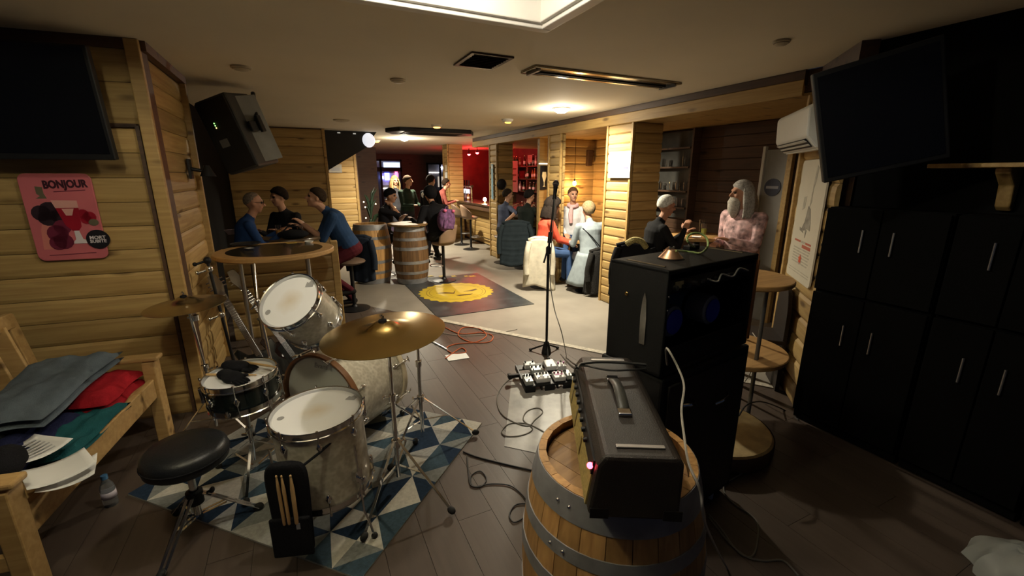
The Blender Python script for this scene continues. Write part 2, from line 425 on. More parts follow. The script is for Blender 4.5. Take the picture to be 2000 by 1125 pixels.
mb = MB(); mb.box((1.41, 13.6, CEIL/2), (.06, 3.1, CEIL)); mb.box((1.83, 14.2, CEIL/2), (.85, .08, CEIL)); mb.box((2.2, 16.2, CEIL/2), (.08, 4.0, CEIL))
struct('wall_dark', mb, DARKW, 'dark brown wall beside the entrance', smooth=False)

# pillars
def pillar(y0, y1, depth, label, sides, xf=3.77):
    t = thing('wooden_pillar', label, 'pillar', (xf, (y0+y1)/2, 0), 0, 'pine clad pillars along the bar')
    h = (y1-y0)/2; top = LOWC if y1 < 9.9 else CEIL
    MB().box((depth/2+.02, 0, top/2), (depth, 2*h-.03, top)).obj('core', DARKW, t, smooth=False)
    plank_wall(t, (.02, -h+.035), (.02, h-.035), 0, top, side=1, pitch=.118)
    for yy in (-h+.018, h-.018): MB().box((.004, yy, top/2), (.034, .036, top)).obj('corner_trim', PINE_D, t, smooth=False, bevel=.004)
    if sides: plank_wall(t, (.03, -h+.01), (depth+.02, -h+.01), 0, top, side=-1, pitch=.118)
    return t
pillar(4.41, 4.93, .44, 'wide pine clad pillar with the white notice, nearest of the row', True)
pillar(6.06, 6.46, .05, 'pine clad pillar behind the microphone, beside the woman in red', True)
pillar(8.55, 8.95, .34, 'pine clad pillar with the pale blue strip at the end of the beam', True)
pillar(11.85, 12.3, .40, 'far pine clad pillar with two small notices at the bar', True)

# right alcove: back wall, far partition, diagonal wall, black side wall
mb = MB(); mb.box((5.12, 5.55, LOWC/2), (.1, 6.5, LOWC)); mb.box((4.72, 7.0, LOWC/2), (.8, .08, LOWC))
wa = struct('wall_alcove', mb, DARKW, 'dark pine clad wall at the back of the alcove', smooth=False)
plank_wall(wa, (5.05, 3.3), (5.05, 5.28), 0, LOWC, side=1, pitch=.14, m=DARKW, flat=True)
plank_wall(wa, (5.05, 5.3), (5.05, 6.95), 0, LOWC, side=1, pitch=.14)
plank_wall(wa, (4.35, 6.955), (5.05, 6.955), 0, LOWC, side=-1, pitch=.14)
dz = CEIL
E0 = DP - DD*.0; E1 = DP+DD*.80; E2 = DP+DD*2.45
def diagp(s, off=0.0, z=0.0): return DP+DD*s+DN*off+Vector((0, 0, z))
mb = MB(); mb.bar(diagp(-.02, -.06, dz/2), diagp(.79, -.06, dz/2), .1, dz)
wd = struct('wall_diagonal', mb, DARKW, 'slanting pine clad wall with the tall cream poster and the air conditioner', smooth=False)
plank_wall(wd, diagp(-.1), diagp(.74), 0, LOWC, side=1, pitch=.175, t=.03, off=-.02)
MB().box((0, 0, LOWC/2), (.05, .07, LOWC)).obj('corner_trim', PINE_D, wd, smooth=False, bevel=.004).matrix_local = Matrix.Translation(diagp(.765, .0)) @ rotm(ang=math.atan2(DD.y, DD.x))
mb = MB(); mb.box((4.5, 2.30, LOWC/2), (1.3, .08, LOWC)); struct('wall_alcove_near', mb, DARKW, 'dark wall closing the near side of the alcove', smooth=False)
plank_wall(wa, (5.05, 2.36), (5.05, 2.90), 0, LOWC, side=1, pitch=.14)
# grey door in the back wall of the alcove
ya, yb = gx(1531, 380, 5.03).y, gx(1494, 340, 5.03).y
d1 = thing('door_1', 'grey painted door with a round sign beside the bearded man', 'door', (5.03, (ya+yb)/2, 0))
del d1['category']; d1['kind'] = 'structure'
GREYP = mat('grey_door_paint', (.24, .23, .21), .5, var=.05); dw = yb-ya
MB().box((0, 0, 1.02), (.04, dw, 2.04)).obj('door_leaf', GREYP, d1, smooth=False, bevel=.004)
MB().box((-.012, dw/2+.02, 1.04), (.06, .035, 2.08)).obj('door_frame', mat('pale_door_frame', (.6, .6, .56), .5, var=0), d1, smooth=False, bevel=.004)
MB().box((-.012, -dw/2-.03, 1.04), (.06, .06, 2.08)).obj('door_frame', PINE_D, d1, smooth=False, bevel=.004)
q = gx(1508, 366, 5.0)
mb = MB(); mb.lathe([(0, 0), (.10, 0), (.10, .006), (0, .006)], 24, Matrix.Translation((-.022, q.y-(ya+yb)/2, q.z)) @ rotm((0, 1, 0), -PI/2))
sg = mb.obj('door_sign', mat('dark_blue_sign', (.03, .035, .06), .5, var=0), d1)
MB().box((-.0295, q.y-(ya+yb)/2, q.z), (.003, .15, .03)).obj('sign_band', mat('grey_sign_band', (.25, .25, .27), .5, var=0), sg, smooth=False)
mb = MB(); mb.box((3.45, .35, CEIL/2), (.1, 2.9, CEIL))
struct('wall_right', mb, BLKWALL, 'black wall behind the black cabinets', smooth=False)
# bar: back wall and red painted end
mb = MB(); mb.box((6.3, 10.7, 1.3), (.1, 7.4, 2.6)); mb.box((5.6, 14.35, 1.3), (1.4, .1, 2.6)); mb.box((5.65, 6.96, 1.3), (1.2, .1, 2.6))
struct('wall_bar', mb, DARKRED, 'dark red wall behind the bar shelves', smooth=False)

# far entrance wall with glass door and windows
mb = MB()
YE = 18.2
def ew(px0, py0, px1, py1, y=YE):
    a, b = gy(px0, py0, y), gy(px1, py1, y); return a, b
zt = CEIL
xs = [gy(x, 350, YE).x for x in (694, 712, 745, 786, 800, 834, 873)]
for x0, x1, z0, z1 in ((1.9, xs[1], 0, zt), (xs[3], xs[5], 0, zt), (xs[6], 7.5, 0, zt), (xs[1], xs[3], 2.36, zt), (xs[5], xs[6], 2.25, zt), (xs[5], xs[6], 0, .5)):
    mb.box(((x0+x1)/2, YE+.08, (z0+z1)/2), (x1-x0, .14, z1-z0))
struct('wall_entrance', mb, DARKW, 'dark far wall around the entrance door', smooth=False)
NIGHT = mat('night_window_glass', (.05, .05, .07), .05, var=0, spec=.6)
def window(name, label, x0, x1, z0, z1, mull, bars):
    t = thing(name, label, 'x', (0, YE, 0)); del t['category']; t['kind'] = 'structure'
    mb = MB(); frame_w = .06
    for a, b, c, d in ((x0, x1, z0, z0+frame_w), (x0, x1, z1-frame_w, z1), (x0, x0+frame_w, z0, z1), (x1-frame_w, x1, z0, z1)): mb.box(((a+b)/2, 0, (c+d)/2), (b-a, .08, d-c))
    for mx in mull: mb.box((mx, 0, (z0+z1)/2), (.07, .08, z1-z0))
    for bz in bars: mb.box(((x0+x1)/2, 0, bz), (x1-x0, .08, .16))
    mb.obj('window_frame', BLKPLA, t, smooth=False)
    xsn = [x0]+list(mull)+[x1]; zsn = [z0]+list(bars)+[z1]
    for i in range(len(xsn)-1):
        for j in range(len(zsn)-1):
            MB().box(((xsn[i]+xsn[i+1])/2, .02, (zsn[j]+zsn[j+1])/2), (xsn[i+1]-xsn[i]-.02, .01, zsn[j+1]-zsn[j]-.02)).obj('pane', GLASS, t, smooth=False)
window('window_1', 'glazed entrance door and fanlight with coloured street light behind', xs[1], xs[3], .0, 2.36, [xs[2]], [1.98])
window('window_2', 'shop window with a lit street scene behind the far pillar', xs[5], xs[6], .5, 2.25, [gy(860, 350, YE).x], [])
# the lit street beyond the glass: facade and neon signs
st = thing('street_facade', 'lit street front with neon signs seen through the entrance glass', 'building', (0, 21.5, 0))
FAC = mat('street_wall', (.20, .19, .22), .9, var=.3, scale=2)
MB().box((4.3, .3, 1.6), (5.0, .2, 3.6)).obj('facade_wall', FAC, st, smooth=False)
for px, py, wv, hv, c, e in ((757, 345, .22, .34, (.12, .15, 1), 9), (748, 347, .09, .12, (.3, .4, 1), 12), (775, 340, .12, .25, (1, .12, .3), 5), (767, 322, .8, .22, (.55, .7, 1), 2.2), (722, 322, .45, .1, (1, .08, .1), 4),
                             (730, 310, 1.1, .1, (.75, .85, 1), 4), (865, 328, .14, .12, (.8, .85, 1), 14), (850, 337, .55, .05, (.9, .85, .8), 3), (865, 355, .4, .5, (.9, .75, .6), .55), (762, 368, .6, .05, (1, .9, .75), 4), (764, 350, .8, .55, (.45, .35, .55), .5)):
    p = gy(px, py, 21.5); MB().box((p.x, .12 if e > 1 else .17, p.z), (wv, .03, hv)).obj('neon_sign', glow('neon_%d_%d' % (px, py), c, e), st, smooth=False)
# ================================================================ ceiling fixtures and lamps
def downlight(x, y, label, r=.1, e=60):
    t = thing('ceiling_lamp', label, 'lamp', (x, y, CEIL), 0, 'round ceiling lamps')
    MB().lathe([(r+.012, 0), (r+.012, -.012), (r, -.022), (r-.008, -.02), (r-.008, 0)], 32).obj('rim', MOULD, t)
    MB().lathe([(0, -.062), (r*.5, -.056), (r*.85, -.036), (r-.004, -.012), (r-.004, -.005), (0, -.005)], 32).obj('diffuser', glow('lamp_white', (1, .93, .8), 25), t)
    return t
downlight(LAMP_A[0], LAMP_A[1], 'bright round ceiling lamp beside the fascia beam')
downlight(LAMP_B[0], LAMP_B[1], 'bright round ceiling lamp above the far tables')
# dead spots and smoke detector
for px, py, lab, r in ((778, 155, 'white round smoke detector on the ceiling left of the square vent', .07), (471, 130, 'unlit round ceiling spot above the hanging loudspeaker', .075), (667, 234, 'unlit oval ceiling spot near the black stair', .12), (1527, 79, 'unlit round ceiling spot near the black wall', .05)):
    p = gz(px, py, CEIL); t = thing('ceiling_spot', lab, 'ceiling spot', (p.x, p.y, CEIL), 0)
    MB().lathe([(0, -.03), (r*.6, -.028), (r, -.012), (r, 0), (0, 0)], 28).obj('housing', mat('aged_white_plastic', (.45, .39, .29), .6, var=.05), t)
    MB().ring((0, 0, -.014), r*.8, .006).obj('rim', mat('brown_grey_plastic', (.2, .16, .11), .6, var=0), t)
p = gz(991, 233, CEIL); t = thing('amber_lamp', 'small ceiling lamp glowing amber near the fascia beam', 'lamp', (p.x, p.y, CEIL))
MB().lathe([(0, -.05), (.06, -.045), (.09, -.015), (.09, 0), (0, 0)], 24).obj('housing', MOULD, t)
MB().ell((0, -.02, -.05), (.05, .03, .012)).obj('lit_window', glow('amber_glow', (1, .55, .05), 6), t)
for px, py, lab in ((735, 274, 'small amber ceiling lamp left of the far bright lamp'), (853, 244, 'small orange lamp on the ceiling behind the far heater'), (756, 303, 'dim amber lamp above the entrance')):
    p = gz(px, py, CEIL); t = thing('amber_lamp', lab, 'lamp', (p.x, p.y, CEIL))
    MB().lathe([(0, -.04), (.08, -.035), (.1, 0), (0, 0)], 20).obj('housing', MOULD, t)
    MB().ell((0, 0, -.04), (.06, .06, .015)).obj('lit_window', glow('orange_glow', (1, .36, .08), 2.5 if px != 735 else 6), t)
# square vent
p = gz(943, 118, CEIL); t = thing('ceiling_vent', 'square dark metal vent with slats in the ceiling', 'vent', (p.x, p.y, CEIL-.001))
mb = MB(); frame(mb, -.16, .16, -.2, .2, .03, -.012, 0); mb.obj('frame', mat('bronze_metal', (.05, .04, .035), .35, .8, var=0), t, smooth=False)
MB().box((0, 0, -.002), (.3, .38, .003)).obj('backing', BLKMET, t, smooth=False)
for i in range(8): MB().box((0, -.15+i*.043, -.008), (.26, .034, .004), Matrix.Rotation(.5, 3, 'X')).obj('slat', mat('bronze_metal', (.05, .04, .035), .35, .8, var=0), t, smooth=False)
# long recessed heaters
def heater(loc, L, W, label):
    t = thing('ceiling_heater', label, 'heater', loc, 0, 'strip heaters in the ceiling')
    HM = mat('heater_steel', (.35, .30, .22), .2, 1.0, var=.05)
    mb = MB(); frame(mb, -L/2, L/2, -W/2, W/2, .05, -.018, 0); mb.obj('frame', HM, t, smooth=False, bevel=.006)
    MB().box((0, 0, -.002), (L-.1, W-.1, .003)).obj('reflector', BLKMET, t, smooth=False)
    mb = MB(); mb.box((0, -W*.24, -.010), (L-.1, W*.22, .008)); mb.obj('trough', HM, t, smooth=False)
    for i in (-1, 1): MB().cyl((-L/2+.08, i*.02+.02, -.02), (L/2-.08, i*.02+.02, -.02), .009, seg=10).obj('element', BLKMET, t)
    for xx in (-L/2+.05, L/2-.05): MB().box((xx, 0, -.02), (.02, W-.06, .03)).obj('end_bracket', STEEL, t, smooth=False)
    return t
p0, p1 = gz(1015, 140, CEIL), gz(1335, 160, CEIL); c = (p0+p1)/2
heater((c.x, c.y, CEIL-.001), (p1-p0).x, .26, 'long steel strip heater recessed in the near ceiling')
mb = MB()
p0, p1 = gz(752, 250, CEIL), gz(924, 258, CEIL); c = (p0+p1)/2
t = thing('black_ceiling_panel', 'long black ceiling unit in front of the far lamp', 'ceiling unit', (c.x, c.y, CEIL))
L = (p1-p0).x
MB().prism([(-L/2, 0), (-L/2+.18, -.35), (L/2-.18, -.35), (L/2, 0), (L/2-.18, .35), (-L/2+.18, .35)], -.07, 0).obj('housing', BLKMET, t, smooth=False, bevel=.01)
for i in range(5): MB().box((0, -.2+i*.1, -.073), (L-.6, .02, .006)).obj('slot', BLKPLA, t, smooth=False)
# crack in the ceiling paint: thin raised flakes
# black stair soffit; its white end cap glows in place of lamplight on it
p = gy(625, 262, 9.4)
t = thing('stair_underside', 'black sloping underside of a stair next to the lit pine wall', 'stair', (0, 9.6, 0))
a, b, c2, d = gy(622, 254, 9.6), gy(735, 262, 9.6), gy(716, 292, 9.6), gy(629, 333, 9.6); a.x = .57; d.x = .57
M = Matrix(((1, 0, 0, 0), (0, 0, 1, 0), (0, 1, 0, 0), (0, 0, 0, 1)))
MB().prism([(a.x, CEIL-.001), (b.x-.05, CEIL-.001), (c2.x-.05, c2.z+.02), (d.x, d.z)], -.35, .5, M).obj('stringer', mat('black_stair_paint', (.02, .02, .02), .6, var=.1), t, smooth=False)
mb = MB(); g = gy(722, 275, 9.4)
mb.ell((g.x-.04, -.33, g.z+.0), (.125, .11, .135)); mb.obj('white_end_cap', glow('end_cap_painted_glow', (.9, .92, 1), .75), t)
for i in range(3): MB().box((a.x+.25+i*.28, -.36, CEIL-.04-i*.006), (.05, .02, .018)).obj('light_slot', glow('slot_glow', (.9, .9, .85), .3), t, smooth=False)
# red bar lamps
for px, py, lab in ((916, 301, 'leftmost red bar lamp under the ceiling'), (932, 298, 'red bar lamp between the far pillar and the beam end'), (993, 294, 'red bar lamp right of the beam end pillar')):
    p = gx(px, py, 5.0); top = LOWC if p.y < 9.9 else CEIL; p.z = min(p.z, top-.09)
    t = thing('red_lamp', lab, 'lamp', (p.x, p.y, top), 0, 'red lamps over the bar')
    MB().cyl((0, 0, 0), (0, 0, p.z-top+.05), .012, seg=8).obj('stem', BLKMET, t)
    MB().lathe([(.02, .07), (.06, .02), (.065, 0), (.055, 0), (.015, .06)], 18, Matrix.Translation((0, 0, p.z-top))).obj('lamp_shade', BLKMET, t)
    MB().ell((0, 0, p.z-top), (.05, .05, .05)).obj('bulb', glow('red_bulb', (1, .04, .05), 30), t)
    point_light('red_lamp_light', (p.x, p.y-.02, p.z-.10), 24, (1, .03, .03), .04)
# two small lamps inside the coffer
for x, y, lab in ((-.65, 1.2, 'small lamp inside the left half of the ceiling coffer'), (.55, 1.75, 'small lamp inside the right half of the ceiling coffer')):
    t = thing('coffer_lamp', lab, 'lamp', (x, y, CEIL+.30), 0, 'lamps in the ceiling coffer')
    MB().cyl((0, 0, 0), (0, 0, -.06), .03).obj('socket', MOULD, t)
    MB().ell((0, 0, -.09), (.035, .035, .04)).obj('bulb', glow('coffer_bulb', (1, .85, .6), 12), t)
# ================================================================ drum kit
PEARL, nt, b = nodes('white_pearl_wrap'); L = nt.links; N = nt.nodes.new
tc = N('ShaderNodeTexCoord'); v = N('ShaderNodeTexVoronoi'); v.inputs['Scale'].default_value = 55; v.feature = 'SMOOTH_F1'
nz = N('ShaderNodeTexNoise'); nz.inputs['Scale'].default_value = 22; nz.inputs['Detail'].default_value = 5
mx = N('ShaderNodeMixRGB'); mx.blend_type = 'OVERLAY'; mx.inputs[0].default_value = .8
r = N('ShaderNodeValToRGB'); r.color_ramp.elements[0].color = (.47, .43, .33, 1); r.color_ramp.elements[1].color = (.68, .64, .53, 1); r.color_ramp.elements[0].position = .3; r.color_ramp.elements[1].position = .75
L.new(tc.outputs['Object'], v.inputs['Vector']); L.new(tc.outputs['Object'], nz.inputs['Vector']); L.new(nz.outputs['Fac'], mx.inputs[1]); L.new(v.outputs['Distance'], mx.inputs[2])
L.new(mx.outputs[0], r.inputs['Fac']); L.new(r.outputs['Color'], b.inputs['Base Color']); b.inputs['Roughness'].default_value = .3; b.inputs['Coat Weight'].default_value = .4
# coated drum skin: white with a worn buff spot in the middle (stick wear)
def skin_mat(name, edge, mid, rr):
    m, nt, b = nodes(name); L = nt.links; N = nt.nodes.new
    tc = N('ShaderNodeTexCoord'); g = N('ShaderNodeVectorMath'); g.operation = 'LENGTH'; L.new(tc.outputs['Object'], g.inputs[0])
    nz = N('ShaderNodeTexNoise'); nz.inputs['Scale'].default_value = 14; L.new(tc.outputs['Object'], nz.inputs['Vector'])
    ad = N('ShaderNodeMath'); ad.operation = 'MULTIPLY_ADD'; ad.inputs[1].default_value = .05; L.new(nz.outputs['Fac'], ad.inputs[0]); L.new(g.outputs['Value'], ad.inputs[2])
    r = N('ShaderNodeValToRGB'); r.color_ramp.elements[0].position = .02; r.color_ramp.elements[1].position = rr
    r.color_ramp.elements[0].color = tuple(mid)+(1,); r.color_ramp.elements[1].color = tuple(edge)+(1,)
    L.new(ad.outputs[0], r.inputs['Fac']); L.new(r.outputs['Color'], b.inputs['Base Color']); b.inputs['Roughness'].default_value = .45
    MATS[name] = m; return m
SKIN = skin_mat('coated_drum_skin', (.86, .86, .87), (.72, .64, .52), .11)
SKINB = skin_mat('bass_drum_skin', (.58, .60, .55), (.56, .58, .52), .2)
SKINC = mat('clear_drum_skin', (.5, .48, .42), .3, var=.05)
WHOOP = mat('cream_lacquer_hoop', (.60, .52, .36), .3, var=.1)
BHOOP = mat('brown_hoop', (.17, .075, .03), .35, var=.2)
BLKSH = mat('black_drum_lacquer', (.008, .012, .012), .15, var=0, coat=.5)
GREY = mat('grey_print', (.33, .33, .33), .6, var=0)
def drum(name, label, M, R, depth, shell, nl=8, hoop=CHROME, skin=SKIN, lug_mid=False, logo=True, group='white pearl drums'):
    """local Z is the head normal, head plane at z=0, shell goes to -depth"""
    t = thing(name, label, 'drum', M=M, group=group)
    MB().lathe([(R-.006, -.004), (R, -.008), (R, -depth+.008), (R-.006, -depth+.004), (R-.014, -depth+.01), (R-.014, -.01), (R-.006, -.004)], 48).obj('shell', shell, t)
    h = MB().lathe([(0, .002), (R-.01, .002), (R-.001, -.006), (R+.003, -.012), (R-.002, -.012), (R-.012, 0), (0, -.0005)], 48).obj('batter_head', skin, t)
    MB().lathe([(0, -depth-.002), (R-.01, -depth-.002), (R+.002, -depth+.01), (R-.01, -depth+.004), (0, -depth+.001)], 48).obj('resonant_head', SKINC, t)
    for z, s in ((0, 1), (-depth, -1)):
        MB().lathe([(R+.003, z-s*.022), (R+.012, z-s*.022), (R+.012, z-s*.017), (R+.007, z-s*.014), (R+.007, z+s*.010), (R+.011, z+s*.014), (R+.009, z+s*.017), (R+.003, z+s*.014), (R+.002, z-s*.018), (R+.003, z-s*.022)], 48).obj('hoop', hoop, t)
    for i in range(nl):
        a = 2*PI*(i+.5)/nl; cx, cy = math.cos(a), math.sin(a)
        ends = [-.065, -depth+.065] if not lug_mid else [-depth/2]
        for z in ends:
            mb = MB(); mb.ell((cx*(R+.008), cy*(R+.008), z), (.012, .012, .026)); mb.ell((cx*(R+.004), cy*(R+.004), z), (.016, .016, .014))
            lg = mb.obj('lug', CHROME, t)
            s = 1 if z > -depth/2 or lug_mid else -1
            mb = MB()
            for s in ((1, -1) if lug_mid else (s,)):
                e = .012 if s > 0 else -depth-.012
                mb.cyl((cx*(R+.015), cy*(R+.015), z), (cx*(R+.015), cy*(R+.015), e), .0028, seg=6)
                mb.cyl((cx*(R+.015), cy*(R+.015), e), (cx*(R+.015), cy*(R+.015), e+(.012 if s > 0 else -.012)), .006, seg=6)
            mb.obj('tension_rod', CHROME, lg)
    if logo:
        a = .75
        M2 = Matrix.Translation((0, 0, .003))
        MB().lathe([(0, 0), (.016, 0), (.016, .0006), (0, .0006)], 14, M2 @ Matrix.Translation((-.72*R, -.28*R, 0))).obj('printed_dot', GREY, h)
        mb = MB()
        mb.prism([(.025, -.02), (.032, .006), (.012, .026), (.0, .012), (-.012, .02), (-.022, -.012)], 0, .0006, M2 @ Matrix.Translation((.62*R, .52*R, 0)))
        mb.obj('printed_logo', GREY, h)
    return t
def orient(c, n, roll=0.0): return Matrix.Translation(Vector(c)) @ align(n) @ rotm(ang=roll)

# rug with the triangle pattern, lying diagonally
RL, RR, RN = Vector((-1.04, 2.83, 0)), Vector((1.024, 2.634, 0)), Vector((.066, 1.69, 0))
ru = (RR-RN); rv = (RL-RN); rv = rv-ru*(rv.dot(ru)/ru.dot(ru))
RUGC = [mat('rug_cream', (.50, .48, .42), .95, var=.12, scale=60, bump=.3, bscale=300, spec=.1), mat('rug_light_grey', (.33, .33, .31), .95, var=.15, scale=60, bump=.3, bscale=300, spec=.1),
        mat('rug_mid_grey', (.20, .21, .20), .95, var=.15, scale=60, bump=.3, bscale=300, spec=.1), mat('rug_navy', (.018, .033, .06), .95, var=.2, scale=60, bump=.3, bscale=300, spec=.1), mat('rug_slate', (.045, .075, .10), .95, var=.2, scale=60, bump=.3, bscale=300, spec=.1)]
mb = MB(); nu, nv = 8, 10; rnd = random.Random(11); zt = .010
P = lambda i, j: RN+ru*(i/nu)+rv*(j/nv)+Vector((0, 0, zt))
for i in range(nu):
    for j in range(nv):
        a, b_, c_, d_ = P(i, j), P(i+1, j), P(i+1, j+1), P(i, j+1)
        dark = rnd.choice([3, 3, 3, 4, 4, 2]); light = rnd.choice([0, 0, 0, 1, 2])
        if rnd.random() < .12: dark = rnd.choice([1, 2])
        if rnd.random() < .15: light = rnd.choice([2, 4])
        cc = (dark, light) if rnd.random() < .5 else (light, dark)
        tri = ((a, b_, c_), (a, c_, d_)) if (i+j) % 2 else ((a, b_, d_), (b_, c_, d_))
        for k in (0, 1): mb.mi = cc[k]; mb.add(tri[k], [(0, 1, 2)])
rugt = thing('rug', 'cream, grey and navy rug with a triangle pattern under the drum kit', 'rug')
mb.obj('patterned_pile', RUGC, rugt, smooth=False)
mb = MB(); q = [RN, RN+ru, RN+ru+rv, RN+rv]; slab(mb, [Vector(p) for p in q], .0005, zt-.0005)
mb.obj('backing', mat('rug_edge', (.42, .40, .35), .95, var=.1), rugt, smooth=False)

# bass drum: axis points from the player towards the room
ax = Vector((.74, .67, .0)).normalized(); BR = .300
BC = Vector((.0, 2.84, .338))
bd = drum('bass_drum', 'large white pearl bass drum lying on its side on the rug', orient(BC, -ax, PI/2), BR, .46, PEARL, 8, hoop=WHOOP, skin=SKINB, logo=False)
for o in list(bd.children):
    if o.name.startswith('hoop'): bpy.data.objects.remove(o)
for z, m in ((.005, BHOOP), (-.465, WHOOP)):
    MB().lathe([(BR+.003, z-.02), (BR+.018, z-.02), (BR+.018, z+.02), (BR+.003, z+.02), (BR+.003, z-.02)], 56).obj('hoop', m, bd, bevel=.003)
Rw = orient(BC, -ax, PI/2)
for i in range(8):
    a = 2*PI*(i+.5)/8
    for z, s in ((.02, 1), (-.48, -1)):
        mb = MB(); c_, s_ = math.cos(a)*(BR+.03), math.sin(a)*(BR+.03)
        mb.cyl((c_, s_, z-s*.09), (c_, s_, z+s*.03), .003, seg=6); mb.box((c_*.97, s_*.97, z+s*.004), (.02, .02, .012), Matrix.Rotation(a, 3, 'Z')); mb.cyl((c_, s_, z+s*.02), (c_, s_, z+s*.04), .008, seg=8)
        mb.tube([(c_-.022*math.sin(a), s_+.022*math.cos(a), z+s*.04), (c_+.022*math.sin(a), s_-.022*math.cos(a), z+s*.04)], .005, 6)
        mb.obj('claw', CHROME, bd)
hd = [o for o in bd.children if o.name.startswith('batter_head')][0]
up_local = (Rw.inverted().to_3x3() @ Vector((0, 0, 1)))
ua = math.atan2(up_local.y, up_local.x)
text('printed_logo', 'Evans', .05, GREY, hd, rotm(ang=ua-PI/2) @ Matrix.Translation((.02, BR*.80, .004)), shear=.25)
for s in (-1, 1):      # spurs
    side = ax.cross(Vector((0, 0, 1))).normalized()*s
    p = BC+ax*.33+side*(BR*.86)+Vector((0, 0, -.12)); f = p+side*.16+ax*.14; f.z = .015
    mb = MB(); mb.cyl(p, f, .007, seg=8); mb.cyl(f, f+(f-p).normalized()*.02, .011, .007, seg=8); mb.ell(p, (.022, .022, .022))
    o = mb.obj('spur', CHROME, bd); o.matrix_local = Rw.inverted()
# tom holder on the bass drum
TC = Vector((-.105, 2.62, 1.075)); TNv = Vector((-.45, -.55, .72)).normalized()
base = BC+ax*.17+Vector((0, 0, BR+.004))
mb = MB(); mb.box(base+Vector((0, 0, .01)), (.06, .05, .02)); mb.cyl(base, base+Vector((0, 0, .24)), .012); kn = base+Vector((0, 0, .24)); mb.ell(kn, (.025, .025, .025))
tomside = TC-TNv*.16+Vector((.10, .13, -.06)); mb.cyl(kn, tomside, .010)
o = mb.obj('tom_holder', CHROME, bd); o.matrix_local = Rw.inverted()
drum('rack_tom', 'white pearl rack tom tilted above the bass drum', orient(TC, TNv, .3), .165, .245, PEARL, 6)
# floor tom with three legs
FC = gz(619, 803, .65)
ft = drum('floor_tom', 'white pearl floor tom with stained head standing on three legs', orient(FC, (-.04, -.03, 1), .5), .203, .41, PEARL, 8)
for a in (-.5, 1.6, 3.7):
    cx, cy = math.cos(a), math.sin(a)
    mb = MB(); R2 = .203+.022; mb.tube([(cx*R2, cy*R2, -.12), (cx*R2, cy*R2, -.50), (cx*(R2+.03), cy*(R2+.03), -.56), (cx*(R2+.05), cy*(R2+.05), -.635)], .006, 8)
    lg = mb.obj('leg', CHROME, ft)
    MB().ell((cx*(R2+.05), cy*(R2+.05), -.63), (.016, .016, .016)).obj('rubber_foot', RUBBER, lg)
    mb = MB(); mb.box((cx*(.203+.012), cy*(.203+.012), -.29), (.03, .04, .055), Matrix.Rotation(a, 3, 'Z')); mb.tube([(cx*R2, cy*R2, -.3), (cx*(R2+.035), cy*(R2+.035), -.3)], .006, 6); mb.ell((cx*(R2+.035), cy*(R2+.035), -.3), (.008, .012, .02))
    mb.obj('leg_bracket', CHROME, lg)
# snare
SCn = gz(469, 732, .66)
sn = drum('snare_drum', 'black snare drum with chrome hoops and dark gloves on top', orient(SCn, (-.06, -.02, 1)), .178, .15, BLKSH, 8, lug_mid=True, logo=False)
mb = MB(); mb.box((-.06, -.19, -.07), (.03, .02, .09)); mb.obj('strainer', CHROME, sn, smooth=False, bevel=.004)
# drum stands -----------------------------------------------------
def tripod(t, hub_z, foot_r, angs, r=.009, col_z=None, mt=CHROME, double=False):
    col_z = col_z or hub_z+.16
    for a in angs:
        cx, cy = math.cos(a), math.sin(a); sx, sy = -cy, cx
        mb = MB()
        for o in ((-.012, .012) if double else (0,)):
            mb.bar((cx*.02+sx*o, cy*.02+sy*o, hub_z), (cx*foot_r+sx*o, cy*foot_r+sy*o, .02), .014, .004)
            mid = (cx*foot_r*.48+sx*o, cy*foot_r*.48+sy*o, hub_z*.55)
            mb.bar((cx*.018+sx*o, cy*.018+sy*o, max(hub_z-.16, .05) if not double else col_z), mid, .012, .003)
        lg = mb.obj('leg', mt, t, smooth=False)
        mb = MB(); mb.ell((cx*foot_r, cy*foot_r, .02), (.026, .018, .02), R=Matrix.Rotation(a, 3, 'Z')); mb.obj('rubber_foot', RUBBER, lg)
def clampknob(t, z, a=0.0, r=.02):
    mb = MB(); mb.lathe([(r*.6, -.02), (r, -.018), (r, .018), (r*.6, .02)], 14, Matrix.Translation((0, 0, z))); mb.cyl((0, 0, z), (math.cos(a)*.045, math.sin(a)*.045, z), .005, seg=8)
    mb.box((math.cos(a)*.05, math.sin(a)*.05, z), (.01, .03, .012), Matrix.Rotation(a, 3, 'Z')); return mb.obj('clamp', CHROME, t)
# snare stand
t = thing('snare_stand', 'chrome basket stand holding the black snare drum', 'drum stand', (SCn.x, SCn.y, .011))
MB().cyl((0, 0, .1), (0, 0, .44), .012).obj('pole', CHROME, t); tripod(t, .22, .27, (.4, 2.5, 4.6), double=False); clampknob(t, .3, -2)
for a in (.2, 2.3, 4.4):
    mb = MB(); mb.tube([(0, 0, .43), (math.cos(a)*.1, math.sin(a)*.1, .46), (math.cos(a)*.165, math.sin(a)*.165, .485), (math.cos(a)*.192, math.sin(a)*.192, .50), (math.cos(a)*.197, math.sin(a)*.197, .53)], .006, 8); mb.obj('basket_arm', CHROME, t)
def cymbal(name, label, c, n, R, m, bell=.075, group='bronze cymbals'):
    t = thing(name, label, 'cymbal', M=orient(c, n), group=group)
    top = [(0.006, .050), (bell*.5, .046), (bell*.85, .030), (bell*1.1, .017), (R*.5, .010), (R*.85, .001), (R, -.007)]
    MB().lathe(top+[(x, z-.0018) for x, z in reversed(top)]+[top[0]], 64).obj('bow', m, t)
    for i in range(5): pass
    mb = MB(); mb.lathe([(0, .06), (.018, .058), (.02, .045), (0, .044)], 16); mb.obj('felt', BLKCLO, t)
    mb = MB(); mb.cyl((0, 0, .02), (0, 0, .085), .004, seg=8); mb.box((0, 0, .075), (.03, .008, .012)); mb.obj('wing_nut', CHROME, t)
    return t
